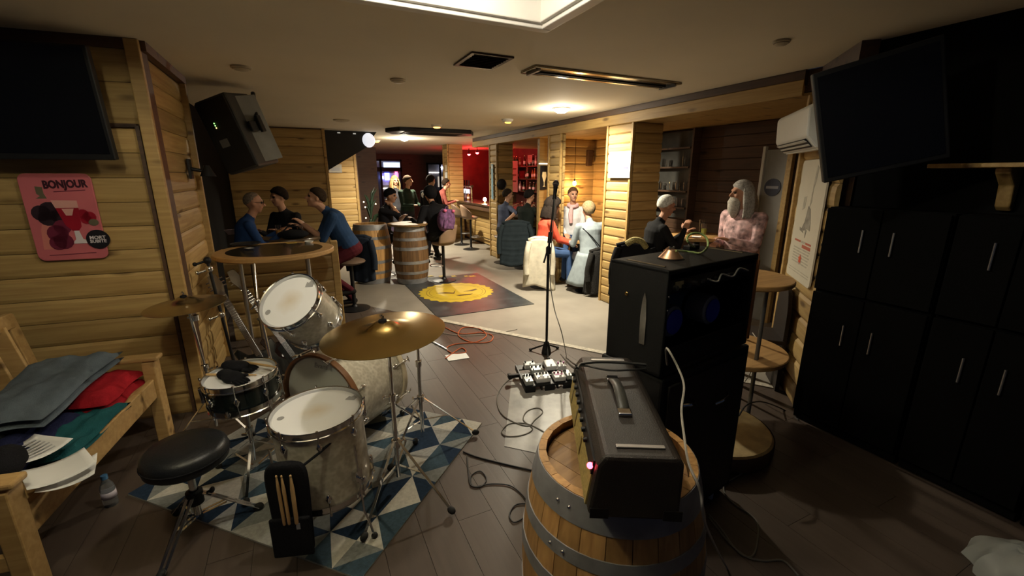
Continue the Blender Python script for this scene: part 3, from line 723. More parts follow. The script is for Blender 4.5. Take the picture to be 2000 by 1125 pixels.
# ride on its stand
RC = gz(750, 647, 1.04)
cymbal('ride_cymbal', 'large bronze ride cymbal above the floor tom', RC, (-.07, -.02, 1), .285, BRASS)
RB = Vector((.346, 2.23, .011))
t = thing('cymbal_stand', 'chrome tripod cymbal stand carrying the large ride cymbal', 'cymbal stand', RB)
top = RC-RB
MB().cyl((0, 0, .06), (0, 0, .56), .0125).obj('lower_tube', CHROME, t); MB().cyl((0, 0, .54), (0, 0, .9), .0095).obj('upper_tube', CHROME, t)
mb = MB(); mb.tube([(0, 0, .9), (top.x*.6, top.y*.6, .96), (top.x, top.y, 1.03)], .006, 8); mb.ell((0, 0, .9), (.022, .022, .028)); mb.obj('tilter', CHROME, t)
clampknob(t, .56, 2.6); clampknob(t, .89, .5); clampknob(t, .28, .2, .024)
tripod(t, .30, .40, (-1.03, -2.2, 1.1), r=.009)
# second stand (straight, carries no cymbal head in view) behind the ride: floor tom cymbal stand
p = gz(826, 855, .011)
t = thing('cymbal_stand', 'chrome stand with low tripod and no cymbal beside the bass drum', 'cymbal stand', p)
MB().cyl((0, 0, .05), (0, 0, .55), .0125).obj('lower_tube', CHROME, t); MB().cyl((0, 0, .53), (0, 0, .80), .0095).obj('upper_tube', CHROME, t)
clampknob(t, .55, 1.2); clampknob(t, .3, 2.9, .024); tripod(t, .30, .36, (-.35, 1.75, 3.9))
mb = MB(); mb.cyl((-.03, 0, .78), (.16, -.12, .66), .008); mb.obj('boom_arm', CHROME, t)
mb = MB(); mb.box((.0, .0, .81), (.09, .07, .05)); mb.obj('clamp_head', BLKPLA, t, smooth=False, bevel=.008)
p = gz(846, 664, .75)
# hi-hat style crash at the left
CC = gz(362, 594, .95)
cymbal('crash_cymbal', 'older bronze crash cymbal in front of the pine wall', CC, (-.05, -.03, 1), .225, BRASSD)
CB = Vector((CC.x+.04, CC.y+.0, .002))
t = thing('cymbal_stand', 'chrome stand carrying the old crash cymbal by the pine wall', 'cymbal stand', CB)
MB().cyl((0, 0, .06), (0, 0, .5), .0125).obj('lower_tube', CHROME, t); MB().cyl((0, 0, .48), (-.03, 0, .93), .0095).obj('upper_tube', CHROME, t)
MB().lathe([(0, .90), (.022, .905), (.03, .93), (0, .935)], 16, Matrix.Translation((-.035, 0, 0))).obj('cymbal_seat', RUBBER, t)
clampknob(t, .5, -.8, .022); clampknob(t, .85, 2.4); tripod(t, .28, .27, (-.6, 1.5, 3.6))
# throne
TB = Vector((-.615, 2.30, .011))
t = thing('drum_throne', 'round black padded drum throne on a chrome tripod', 'stool', TB)
MB().lathe([(0, .405), (.155, .405), (.172, .42), (.176, .45), (.172, .482), (.15, .503), (.08, .513), (0, .515)], 40).obj('seat', LEATH, t)
MB().ring((0, 0, .452), .1755, .004, seg=40).obj('piping', BLKCLO, t)
MB().cyl((0, 0, .12), (0, 0, .41), .016).obj('pole', CHROME, t)
mb = MB(); mb.lathe([(.02, .18), (.036, .185), (.036, .25), (.02, .255)], 16); mb.cyl((0, 0, .21), (.06, .03, .21), .007); mb.ell((.065, .033, .21), (.012, .02, .014)); mb.obj('height_clamp', BLKMET, t)
tripod(t, .24, .25, (-2.05, .25, 2.2), col_z=.12, double=True)
# bass pedal
kp = BC-ax*.20; kp.z = .011
t = thing('bass_pedal', 'chrome bass drum pedal in front of the bass drum head', 'pedal', kp, math.atan2(ax.y, ax.x)-PI/2)
MB().box((0, -.05, .018), (.10, .30, .008)).obj('base_plate', STEEL, t, smooth=False)
MB().box((0, -.08, .055), (.085, .26, .010), Matrix.Rotation(.22, 3, 'X')).obj('footboard', mat('pale_blue_steel', (.42, .52, .60), .35, .8, var=.05), t, smooth=False, bevel=.003)
mb = MB()
for s in (-1, 1): mb.cyl((s*.06, .08, .02), (s*.06, .08, .2), .008)
mb.cyl((-.07, .08, .19), (.07, .08, .19), .007); mb.obj('post_frame', CHROME, t)
mb = MB(); mb.cyl((0, .08, .19), (0, .0, .34), .004); mb.obj('beater_rod', CHROME, t)
MB().ell((0, -.005, .345), (.025, .03, .03)).obj('beater', BLKCLO, t)
# stick bag hanging on the floor tom, with sticks
bagc = gz(562, 985, .33)
u = Vector((.95, -.30, 0)).normalized(); nrm = Vector((-u.y*-1, -u.x, 0)).normalized()
nrm = Vector((u.y, -u.x, 0))
MBAG = Matrix.Translation(gy(568, 990, 1.86)) @ Matrix(((u.x, nrm.x, 0, 0), (u.y, nrm.y, 0, 0), (0, 0, 1, 0), (0, 0, 0, 1)))
t = thing('stick_bag', 'black stick bag hanging from the floor tom', 'bag', M=MBAG)
def bagoutline(z):
    w_ = .092 if z < .16 else .092*math.sqrt(max(.2, 1-((z-.16)/.075)**2*.8)); return w_
mb = MB(); zs = [-.24, -.235, -.1, .05, .12, .17, .205, .225]
ws = [.078, .084, .088, .094, .096, .095, .084, .06]
ring = []
prof = []
for z, w_ in zip(zs, ws):
    prof.append([(-w_, -.012, z), (-w_*.9, .016, z), (-w_*.3, .024, z), (w_*.3, .024, z), (w_*.9, .016, z), (w_, -.012, z), (w_*.5, -.02, z), (-w_*.5, -.02, z)])
vs = [p for rg in prof for p in rg]; k = 8
fs = [(i*k+j, i*k+(j+1) % k, (i+1)*k+(j+1) % k, (i+1)*k+j) for i in range(len(zs)-1) for j in range(k)]+[tuple(range(k)), tuple((len(zs)-1)*k+j for j in range(k-1, -1, -1))]
mb.add(vs, fs); mb.obj('bag_body', BLKCLO, t, sub=1)
mb = MB(); mb.box((0, .030, -.13), (.17, .016, .2)); mb.obj('front_pocket', BLKCLO, t, smooth=False, bevel=.008)
mb = MB(); mb.box((.035, .0395, -.07), (.016, .002, .03)); mb.obj('woven_tag', mat('grey_tag', (.25, .25, .27), .8, var=0), t, smooth=False)
# straps to the tom's lug, in world space
a1 = gy(660, 852, 1.93)
mb = MB(); mb.tube([MBAG @ Vector((.06, .0, .19)), (MBAG @ Vector((.06, 0, .19))+a1)/2+Vector((0, 0, -.005)), a1], .006, 6)
o = mb.obj('strap', BLKCLO, t); o.matrix_local = MBAG.inverted()
def stick(label, p0, p1, group='drumsticks', r=.0072):
    p0, p1 = Vector(p0), Vector(p1); L_ = (p1-p0).length
    t = thing('drumstick', label, 'drumstick', M=Matrix.Translation(p0) @ align(p1-p0), group=group)
    MB().lathe([(0, 0), (r*.8, .002), (r, .008), (r, L_*.72), (r*.55, L_*.93), (r*.42, L_*.955)], 12).obj('shaft', STICKW, t)
    MB().ell((0, 0, L_*.975), (r*.62, r*.62, L_*.028), 10, 7).obj('tip', STICKW, t)
    return t
for x, lab, e in ((-.024, 'left drumstick in the black stick bag', .19), (-.004, 'middle drumstick in the black stick bag', .188), (.032, 'thick right drumstick in the black stick bag', .186)):
    stick(lab, MBAG @ Vector((x+(.004 if x < 0 else -.002), .036, -.06)), MBAG @ Vector((x, .036, e)), 'drumsticks in the stick bag', .0072 if x < 0 else .0085)
# gloves and sticks lying on the snare
Ms = orient(SCn, (-.06, -.02, 1))
def glove(label, c, ang, L_):
    t = thing('black_glove', label, 'glove', M=Ms @ Matrix.Translation((c[0], c[1], .024)) @ rotm(ang=ang), group='dark gloves on the snare')
    mb = MB(); mb.ell((0, 0, 0), (L_*.32, .048, .026)); mb.ell((-L_*.3, 0, -.002), (L_*.22, .040, .024)); mb.obj('palm', BLKCLO, t)
    for k in range(4): MB().ell((L_*.36+(.01 if k in (1, 2) else 0), -.026+k*.017, -.004), (L_*.17, .009, .011)).obj('finger', BLKCLO, t)
    MB().ell((L_*.1, .04, -.004), (.035, .011, .011), R=Matrix.Rotation(.6, 3, 'Z')).obj('thumb', BLKCLO, t)
glove('left dark glove on the snare drum', (-.075, .015, 0), .45, .24); glove('right dark glove on the snare drum', (.05, -.045, 0), .25, .25)
stick('drumstick leaning out over the right of the snare', Ms @ Vector((-.10, .05, .028)), Ms @ Vector((.19, .145, .055)), 'drumsticks on the snare')
stick('drumstick under the gloves at the left of the snare', Ms @ Vector((-.13, -.14, .012)), Ms @ Vector((.1, .06, .010)), 'drumsticks on the snare')
# ================================================================ barrel with the amplifier head
def barrel(label, loc, H_, r0, r1, rz=0.0, nst=24, group=None, headboards=True):
    t = thing('wooden_barrel', label, 'barrel', loc, rz, group)
    def rad(z): return r0+(r1-r0)*(1-((2*z/H_-1)**2))
    n = 9
    for i in range(nst):
        a0, a1 = 2*PI*i/nst+.004, 2*PI*(i+1)/nst-.004; vs = []; fs = []
        for k in range(n):
            z = H_*k/(n-1); r = rad(z)
            for rr, a in ((r, a0), (r+.001, (a0+a1)/2), (r, a1), (r-.024, a1), (r-.024, a0)): vs.append((rr*math.cos(a), rr*math.sin(a), z))
        for k in range(n-1):
            for q in range(5): fs.append((k*5+q, k*5+(q+1) % 5, (k+1)*5+(q+1) % 5, (k+1)*5+q))
        fs += [(0, 1, 2, 3, 4), tuple((n-1)*5+q for q in (4, 3, 2, 1, 0))]
        MB().add(vs, fs).obj('stave', OAK, t)
    if headboards:
        w_ = .085; R = rad(H_)-.028; x = -R
        while x < R:
            x1 = min(x+w_, R); xm = max(abs(x), abs(x1)) if x*x1 > 0 else 0
            poly = []
            ys = [math.sqrt(max(0, R*R-xx*xx)) for xx in (x+.001, (x+x1)/2, x1-.001)]
            poly = [(x+.001, -ys[0]), ((x+x1)/2, -ys[1]), (x1-.001, -ys[2]), (x1-.001, ys[2]), ((x+x1)/2, ys[1]), (x+.001, ys[0])]
            MB().prism(poly, H_-.055, H_-.035).obj('head_board', OAKH, t, smooth=False); x = x1
    for zc, wd in ((H_-.045, .085), (H_*.80-.02, .045), (H_*.62, .05), (H_*.38, .05), (H_*.2, .045), (.045, .085)):
        z0, z1 = zc-wd/2, zc+wd/2; n2 = 40
        hp = MB().lathe([(rad(z0)-.001, z0), (rad(z0)+.003, z0), (rad(zc)+.0035, zc), (rad(z1)+.003, z1), (rad(z1)-.001, z1)], 48).obj('hoop', GALV, t)
        for a in (PI*.98, PI*.98+.16): MB().ell(((rad(zc)+.004)*math.cos(a), (rad(zc)+.004)*math.sin(a), zc), (.007, .007, .007), 8, 6).obj('rivet', CHROME, hp)
    return t
BARC = Vector((.885, 1.02, 0)); BARH = .835
barrel('oak barrel with grey hoops carrying the amplifier head', BARC, BARH, .262, .318, .3, group='oak barrels')
# amplifier head
A0, A1, A2, A3 = [gz(*p, 1.06) for p in ((1160, 882), (1343, 882), (1240, 688), (1118, 688))]
ac = (A0+A1+A2+A3)/4; dl = ((A3-A0)+(A2-A1)).normalized(); ang = math.atan2(dl.y, dl.x)
AL, AW, AH = .655, .235, .205
t = thing('guitar_amplifier', 'brown black guitar amplifier head with gold grille lying on the barrel', 'amplifier', (ac.x, ac.y, BARH+.002), ang)
# local X runs away from the camera, local Y to the left (front of the amplifier)
GOLD = mat('gold_grille_cloth', (.36, .27, .085), .8, var=.25, scale=90, bump=.4, bscale=500)
prof = [(-AW/2, .012), (AW/2, .012), (AW/2+.012, .03), (AW/2-.008, AH-.03), (AW/2-.028, AH), (-AW/2+.02, AH), (-AW/2, AH-.02)]
Mx = Matrix(((0, 0, 1, 0), (1, 0, 0, 0), (0, 1, 0, 0), (0, 0, 0, 1)))
MB().prism(prof, -AL/2, AL/2, Mx).obj('cabinet', TOLEXB, t, smooth=False, bevel=.012)
sl = math.atan2(.02, .14)
MB().box((0, AW/2+.0065, .082), (AL-.05, .006, .095), Matrix.Rotation(sl, 3, 'X')).obj('grille_cloth', GOLD, t, smooth=False)
MB().box((0, AW/2-.0015, .152), (AL-.05, .006, .042), Matrix.Rotation(sl, 3, 'X')).obj('control_panel', BLKMET, t, smooth=False)
for i in range(9): MB().cyl((AL/2-.06-i*.055, AW/2, .152), (AL/2-.06-i*.055, AW/2+.012, .150), .008, .007, 12).obj('knob', BLKPLA, t)
for i in range(3): MB().box((-.1+i*.16, AW/2+.011, .082), (.012, .002, .06), Matrix.Rotation(sl, 3, 'X')).obj('grille_badge', mat('dull_gold', (.2, .15, .05), .4, .6, var=0), t, smooth=False)
MB().ell((-AL/2+.03, AW/2+.006, .155), (.009, .009, .009), 10, 7).obj('red_jewel_lamp', glow('red_jewel', (1, .05, .08), 12), t)
for xx in (-AL/2+.045, AL/2-.045):
    MB().box((xx, -.01, AH+.003), (.014, .13, .005)).obj('metal_strip', mat('satin_aluminium', (.62, .58, .55), .4, .7, var=.05), t, smooth=False, bevel=.002)
mb = MB(); hl = .23
mb.grid(lambda u, v: (-.11+.22*u, -.017+.034*v, AH+.008+.022*math.sin(PI*u)), 12, 2); mb.obj('handle', mat('dark_strap', (.04, .04, .035), .45, var=.1), t, solid=.005)
for xx in (-.115, .115): MB().box((xx, 0, AH+.007), (.035, .042, .012)).obj('handle_cap', CHROME, t, smooth=False, bevel=.004)
for xx in (-.28, .28):
    for yy in (-.09, .09): MB().cyl((xx, yy, 0), (xx, yy, .014), .014).obj('foot', RUBBER, t)
for yy in (-AW/2+.02, AW/2-.02):
    MB().box((-AL/2-.001, yy, .03), (.004, .05, .03)).obj('corner_cap', BLKMET, t, smooth=False)

# ================================================================ combo amplifier on its speaker cabinet
CAX = math.radians(9)
c0 = Vector((1.305, 1.262, 0)); cw, cd, ch = .71, .31, .47; cz = .91
Mc = Matrix.Translation(c0+Vector((0, 0, cz))) @ rotm(ang=CAX)      # local: X along the open back, Y away from the camera, origin near-left bottom
t = thing('combo_amplifier', 'black combo amplifier with open back showing two blue speakers', 'amplifier', M=Mc)
th = .02
MB().box((cw/2, cd/2, ch-th/2), (cw, cd, th)).obj('top_panel', TOLEX, t, smooth=False, bevel=.006)
MB().box((cw/2, cd/2, th/2), (cw, cd, th)).obj('bottom_panel', TOLEX, t, smooth=False, bevel=.006)
for x in (th/2, cw-th/2): MB().box((x, cd/2, ch/2), (th, cd, ch)).obj('side_panel', TOLEX, t, smooth=False, bevel=.006)
MB().box((cw/2, cd-.03, ch/2), (cw-2*th, .015, ch-2*th)).obj('speaker_baffle', BLKCLO, t, smooth=False)
MB().box((cw/2, cd-.008, ch/2), (cw-2*th, .012, ch-2*th)).obj('grille', mat('dark_silver_grille', (.12, .12, .12), .8, var=.2), t, smooth=False)
MB().box((cw/2, .012, .07), (cw-2*th, .012, .10)).obj('lower_back_panel', TOLEX, t, smooth=False, bevel=.003)
ch_ = MB().box((cw/2, .035, ch-.075), (cw-2*th-.01, .05, .06)).obj('chassis', mat('dark_chassis', (.05, .05, .05), .4, .8, var=.3, scale=30), t, smooth=False)
rnd = random.Random(4)
for i in range(12):
    x = .06+i*.05; mb = MB()
    if i % 3 == 0: mb.cyl((x, .012, ch-.08), (x, -.006, ch-.08), .011, seg=10)
    else: mb.box((x, .008, ch-.075+rnd.uniform(-.01, .01)), (.02, .01, .018))
    mb.obj('jack', CHROME if i % 2 else STEEL, t)
MB().box((.09, .008, ch-.072), (.055, .004, .03)).obj('rating_plate', mat('cream_label', (.42, .36, .2), .6, var=.2, scale=60), t, smooth=False)
mb = MB(); mb.tube(smooth_pts([(.28, -.002, ch-.07), (.33, -.02, ch-.085), (.38, -.008, ch-.06), (.46, -.015, ch-.08), (.52, -.01, ch-.05), (.6, -.012, ch-.07)]), .004, 6); mb.obj('silver_wire', mat('grey_wire', (.4, .4, .4), .5, var=0), t)
BLUE = mat('blue_speaker_cap', (.04, .055, .55), .4, var=.1)
for x, lab in ((.175, 'left'), (.48, 'right')):
    sp = MB().lathe([(.15, .002), (.152, -.012), (.11, -.05), (.075, -.075), (.074, 0)], 36, Matrix.Translation((x, cd-.04, .20)) @ rotm((1, 0, 0), -PI/2) ).obj('speaker_basket', mat('speaker_grey', (.10, .10, .105), .5, .5, var=.1), t)
    mb = MB(); mb.lathe([(0, 0), (.062, 0), (.072, -.006), (.075, -.02), (.075, -.10), (.06, -.105)], 32, Matrix.Translation((x, cd-.235, .20)) @ rotm((1, 0, 0), -PI/2) @ rotm((1, 0, 0), PI) )
    mb.obj('magnet_cover', mat('magnet_steel', (.30, .30, .32), .45, .2, var=0), sp)
    MB().lathe([(0, 0), (.058, 0), (.058, .004), (0, .004)], 32, Matrix.Translation((x, cd-.237, .20)) @ rotm((1, 0, 0), PI/2)).obj('speaker_label', BLUE, sp)
MB().box((.61, cd-.05, .16), (.08, .004, .12), Matrix.Rotation(.1, 3, 'Y')).obj('paper_tag', mat('kraft_paper', (.42, .22, .08), .8, var=.15), t, smooth=False)
MB().box((.27, cd-.05, .25), (.04, .004, .05)).obj('transformer_label', mat('kraft_paper', (.42, .22, .08), .8, var=.15), t, smooth=False)
for z in (.3, .36): MB().ell((.012, -.002, z), (.005, .004, .005), 8, 6).obj('screw', CHROME, t)
# tilt-back leg and its bolt on the left side
mb = MB(); mb.prism([(-.012, 0), (.016, 0), (.02, .12), (.014, .2), (.004, .235), (-.006, .2), (-.012, .12)], 0, .004, Matrix(((0, 0, -1, -.001), (1, 0, 0, .10), (0, 1, 0, .125), (0, 0, 0, 1))))
mb.obj('tilt_leg', mat('worn_chrome', (.55, .55, .52), .25, 1.0, var=.3, scale=20), t, smooth=False)
MB().ell((-.003, .205, .33), (.004, .010, .010), 12, 8).obj('leg_bolt', BRASS, t)
for x in (.05, cw-.05): MB().box((x, cd/2, ch+.001), (.012, .2, .004)).obj('metal_strip', mat('dull_brass_strip', (.25, .2, .13), .4, .8, var=0), t, smooth=False)
MB().box((cw-.008, .0, ch/2), (.012, .02, ch-.06)).obj('wood_edge', mat('orange_wood_edge', (.28, .11, .035), .5, var=.2), t, smooth=False)
# cabinet underneath
t = thing('speaker_cabinet', 'tall black speaker cabinet on the floor under the combo amplifier', 'speaker cabinet', M=Matrix.Translation(c0+Vector((.02, 0, 0))) @ rotm(ang=CAX))
MB().box((cw/2, cd/2+.02, .48), (.72, .36, .84)).obj('box', TOLEX, t, smooth=False, bevel=.012)
MB().box((cw/2, cd/2-.165, .48), (.64, .012, .76)).obj('back_panel', mat('matt_black_board', (.012, .012, .012), .6, var=0), t, smooth=False, bevel=.004)
mb = MB(); mb.tube([(.42, -.018, .66), (.45, -.035, .672), (.50, -.035, .685), (.53, -.018, .69)], .007, 8); mb.obj('recessed_handle', CHROME, t)
mb = MB(); mb.tube([(.14, -.02, .74), (.17, -.04, .745), (.2, -.04, .738), (.23, -.02, .735)], .008, 8); mb.obj('metal_handle', CHROME, t)
for x in (.04, cw-.04):
    for y in (.05, .32):
        c_ = MB().cyl((x-.015, y, .032), (x+.015, y, .032), .032, seg=18).obj('caster', RUBBER, t); MB().box((x, y, .058), (.04, .04, .01)).obj('caster_plate', STEEL, c_, smooth=False)
# upturned metal funnel, guitar cable loop and black jacket on / beside the combo
Mt = Mc
pf = Mc.inverted() @ gz(1310, 505, cz+ch); 
t = thing('copper_funnel', 'small copper coloured metal cone standing on the combo amplifier', 'ornament', M=Mc @ Matrix.Translation((pf.x, pf.y, ch)))
COPPER = mat('copper_metal', (.55, .33, .20), .35, .9, var=.12, scale=20)
MB().lathe([(0, .003), (.052, .003), (.054, .006), (.028, .035), (.024, .042), (0, .044)], 32).obj('cone', COPPER, t)
MB().lathe([(0, 0), (.06, 0), (.06, .003), (0, .003)], 32).obj('base_plate', BLKMET, t)
for s in (-1, 1): MB().cyl((s*.014, 0, .042), (s*.014, 0, .056), .004, seg=8).obj('peg', STEEL, t)
MB().cyl((-.018, 0, .05), (.02, 0, .05), .003, seg=8).obj('cross_bar', STEEL, t)
zc = cz+ch
GREENC = mat('green_cable', (.20, .27, .09), .45, var=.05)
g = lambda x, y, z: gz(x, y, zc+z)
loop = smooth_pts([gz(1320, 490, zc+.04), gz(1336, 491, zc+.012), gz(1350, 492, zc+.008), gz(1368, 494, zc+.01), gd(1381, 484, 1.86), gd(1382, 470, 1.87), gd(1375, 460, 1.88), gd(1362, 455, 1.88), gd(1349, 457, 1.87), gd(1342, 465, 1.86), gd(1345, 474, 1.85), gz(1357, 483, zc+.008)], 8)
t = MB().tube(loop, .0048, 8).obj('green_cable_loop', GREENC); tag(t, 'pale green guitar cable standing in a loop on the combo amplifier', 'cable')
t = thing('foot_switch', 'small black switch box behind the copper cone on the combo amplifier', 'switch', gz(1350, 487, zc), CAX)
MB().box((0, 0, .012), (.09, .04, .022)).obj('box', BLKMET, t, smooth=False, bevel=.004)
for s in (-1, 1): MB().cyl((s*.02, 0, .022), (s*.02, 0, .03), .006).obj('button', CHROME, t)

# ================================================================ microphone and stand
MBs = gz(1067, 690, 0)
t = thing('microphone_stand', 'straight black microphone stand with tripod foot in the middle of the floor', 'microphone stand', MBs)
topp = gd(1083, 385, 3.78)-MBs; j = gd(1071, 490, 3.8)-MBs
MB().cyl((0, 0, .03), (j.x*.95, j.y*.95, j.z), .0125, seg=12).obj('lower_tube', BLKMET, t); MB().cyl((j.x*.9, j.y*.9, j.z-.02), topp, .009, seg=12).obj('upper_tube', BLKMET, t)
mb = MB(); mb.lathe([(.012, -.03), (.022, -.025), (.022, .03), (.013, .04)], 14, Matrix.Translation(j)); mb.obj('clutch', BLKPLA, t)
m2 = (j+topp)/2
mb = MB(); mb.lathe([(.011, -.05), (.018, -.045), (.018, .045), (.011, .05)], 12, Matrix.Translation(j+(topp-j)*.25) @ align(topp-j)); mb.obj('boom_clutch', BLKPLA, t)
mb = MB(); mb.cyl(j+(topp-j)*.12, j+(topp-j)*.12+Vector((-.05, 0, -.16)), .008); mb.obj('boom_end', BLKMET, t)
MB().lathe([(.05, .0), (.045, .04), (.025, .12), (.014, .13), (.0, .13)], 16).obj('hub', BLKPLA, t)
for a in (.3, 2.3, 4.3):
    mb = MB(); mb.cyl((0, 0, .10), (math.cos(a)*.17, math.sin(a)*.17, .015), .009, seg=8); lg = mb.obj('leg', BLKMET, t); MB().ell((math.cos(a)*.17, math.sin(a)*.17, .015), (.018, .018, .014)).obj('rubber_foot', RUBBER, lg)
mtop = gd(1086, 356, 3.76)-MBs; md = (mtop-topp).normalized()
mc = MB(); mc.cyl(topp-md*.02, topp+md*.035, .018, .015); mc.obj('microphone_clip', BLKPLA, t)
t = thing('microphone', 'dark vocal microphone with round grille on the stand', 'microphone', M=Matrix.Translation(MBs+topp) @ align(md))
ml = (mtop-topp).length
MB().lathe([(0, -.02), (.011, -.02), (.013, 0), (.019, ml*.62), (.022, ml*.7), (0, ml*.7)], 18).obj('body', BLKPLA, t)
MB().ell((0, 0, ml*.9), (.0275, .0275, .032), 18, 10).obj('grille_ball', mat('mic_mesh', (.07, .06, .075), .5, .6, var=.2, scale=90, bump=.8, bscale=400), t)
MB().ring((0, 0, ml*.88), .0275, .003, seg=20).obj('grille_band', STEEL, t)
MB().cyl((0, 0, -.05), (0, 0, -.02), .009).obj('plug', BLKMET, t)

# ================================================================ pedalboard
PB = gz(1062, 745, 0); pa = math.radians(-12)
t = thing('pedalboard', 'black open pedalboard on the floor in front of the microphone stand', 'pedalboard', (PB.x, PB.y, 0), pa)
for i, y in enumerate((-.13, .0, .13)):
    MB().box((0, y, .055+i*.018), (.44, .075, .012), Matrix.Rotation(.13, 3, 'X')).obj('rail', BLKMET, t, smooth=False, bevel=.003)
for x in (-.21, -.07, .07, .21):
    mb = MB(); mb.bar((x, -.17, .035), (x, .17, .082), .012, .05); mb.obj('side_frame', BLKMET, t, smooth=False)
for x in (-.17, 0, .16): MB().box((x, -.165, .03), (.085, .02, .06)).obj('front_block', BLKPLA, t, smooth=False, bevel=.004)
WHT = mat('white_pedal_paint', (.70, .70, .70), .4, var=.02); LGR = mat('light_grey_pedal', (.40, .42, .40), .4, .3, var=.1); DGR = mat('dark_grey_pedal', (.10, .11, .12), .4, .3, var=.1)
def pedal(label, x, y, w_, d_, c, knobs, sw=1, kc=BLKPLA, plate=None):
    z = .062+(y+.13)/.26*.036
    p = thing('effects_pedal', label, 'effects pedal', M=Matrix.Translation((PB.x, PB.y, 0)) @ rotm(ang=pa) @ Matrix.Translation((x, y, z)) @ rotm((1, 0, 0), .13), group='effects pedals on the pedalboard')
    MB().prism([(-w_/2, -d_/2), (w_/2, -d_/2), (w_/2, d_/2), (-w_/2, d_/2)], 0, .042).obj('case', c, p, smooth=False, bevel=.005)
    for i in range(knobs):
        kx = -w_*.34+(w_*.68*i/max(1, knobs-1)); MB().cyl((kx, d_*.27, .042), (kx, d_*.27, .056), .009, .008, 10).obj('knob', kc, p)
    for i in range(sw):
        kx = 0 if sw == 1 else -w_*.32+w_*.64*i/(sw-1); MB().cyl((kx, -d_*.3, .042), (kx, -d_*.3, .058), .007, .006, 10).obj('foot_switch', CHROME, p)
    if plate: MB().box((0, .0, .0425), (w_*.7, d_*.22, .002)).obj('label_plate', plate, p, smooth=False)
    return p
REDK = mat('dark_red_knob', (.22, .03, .06), .4, var=0); MAG = mat('magenta_print', (.45, .1, .3), .5, var=0)
pedal('light grey compact pedal at the left end of the pedalboard', -.175, -.10, .07, .12, LGR, 3, 1, BLKPLA, DGR)
pedal('wide white pedal with many dark knobs in the front row', -.045, -.09, .125, .10, WHT, 4, 3, BLKPLA, LGR)
pedal('white pedal with dark red knobs in the front row', .10, -.10, .10, .095, WHT, 3, 1, REDK, MAG)
pedal('pale mini pedal at the right of the front row', .185, -.09, .045, .1, LGR, 1, 1, BLKPLA)
pedal('white pedal at the back left of the pedalboard', -.10, .115, .10, .065, WHT, 2, 1, BLKPLA)
pedal('grey silver pedal in the middle row of the pedalboard', -.06, .03, .11, .075, LGR, 3, 2, BLKPLA)
pedal('large plain white pedal at the back of the pedalboard', .08, .085, .095, .12, WHT, 0, 1)
pedal('small pale pedal with purple print right of the plain one', .175, .045, .075, .07, WHT, 2, 1, MAG)
t = thing('plug_box', 'black plug box sticking out at the left of the pedalboard', 'plug', Matrix.Translation((PB.x, PB.y, 0)) @ rotm(ang=pa) @ Vector((-.26, .03, .05)), pa)
MB().box((0, 0, .02), (.09, .03, .03)).obj('case', BLKPLA, t, smooth=False, bevel=.004)
MB().box((-.04, 0, .02), (.03, .045, .04)).obj('end_block', BLKPLA, t, smooth=False, bevel=.004)

# worn grey patch of bare floor panel by the pedalboard
q = [gz(*p) for p in ((1000, 735), (1140, 735), (1140, 905), (985, 872))]
mb = MB(); slab(mb, q, .0005, .003)
o = mb.obj('floor_plate', mat('scuffed_grey_plate', (.30, .29, .27), .38, var=.35, scale=6, bump=.1, bscale=20), smooth=False); tag(o, 'scuffed grey floor plate beside the barrel under the pedalboard', 'floor plate')

# ================================================================ cables on the floor
def cable(name, label, pts, m, r=.004, z=.006):
    P_ = []
    for p in pts:
        if isinstance(p, tuple) and len(p) == 2: q = gz(p[0], p[1], z)
        elif isinstance(p, tuple) and len(p) == 3: q = gz(*p)
        else: q = p
        P_.append(q)
    o = MB().tube(smooth_pts(P_, 7), r, 6).obj(name, m); tag(o, label, 'cable'); return o
BC_ = mat('black_cable', (.015, .015, .015), .5, var=0); GC_ = mat('grey_cable', (.16, .15, .13), .5, var=0); OC_ = mat('orange_cable', (.45, .10, .03), .5, var=0); WC_ = mat('pale_cable', (.38, .35, .3), .5, var=0)
cable('instrument_cable', 'grey cable curling from the pedalboard to the barrel', [(1015, 733, .05), (990, 745), (972, 770), (975, 800), (995, 820), (1030, 832), (1045, 820), (1060, 805), (1050, 797), (1030, 803), (1022, 820), (1040, 838), (1020, 850), (990, 852), (980, 842), (995, 828), (1030, 828), (1065, 845)], GC_, .0045)
cable('instrument_cable', 'black cable coiled on the floor between rug and barrel', [(905, 882), (930, 892), (980, 905), (1045, 920)], BC_, .006)
cable('instrument_cable', 'thin black cable with small loops beside the rug corner', [(912, 890), (915, 925), (920, 948), (940, 950), (950, 935), (938, 920), (920, 930), (925, 950), (960, 945), (1000, 950), (1030, 980), (1028, 1005), (1005, 1020), (995, 1005), (1010, 985), (1050, 985)], BC_, .004)
cable('extension_cable', 'orange cable tangled on the floor behind the ride cymbal', [(870, 640), (900, 652), (940, 650), (962, 656), (955, 668), (920, 668), (895, 655), (905, 640), (935, 642), (950, 655), (930, 668), (890, 672), (872, 680), (885, 690), (910, 688), (900, 680), (870, 700)], OC_, .006)
cable('extension_cable', 'pale cable lying across the stone strip', [(862, 650), (900, 655), (960, 652), (1010, 643)], WC_, .004)
cable('microphone_cable', 'thin cable hanging from the microphone to the floor', [gd(1084, 388, 3.76), gd(1082, 420, 3.77), gd(1078, 470, 3.77), gd(1074, 540, 3.76), gd(1082, 600, 3.7), gd(1097, 650, 3.55), (1106, 694)], GC_, .0042)
cable('amplifier_cable', 'two dark leads lying across the far end of the amplifier head', [gz(1095, 692, .12), gd(1118, 716, 1.62), gz(1135, 711, 1.07), gz(1170, 707, 1.072), gz(1225, 709, 1.068), gd(1262, 712, 1.62)], BC_, .005)
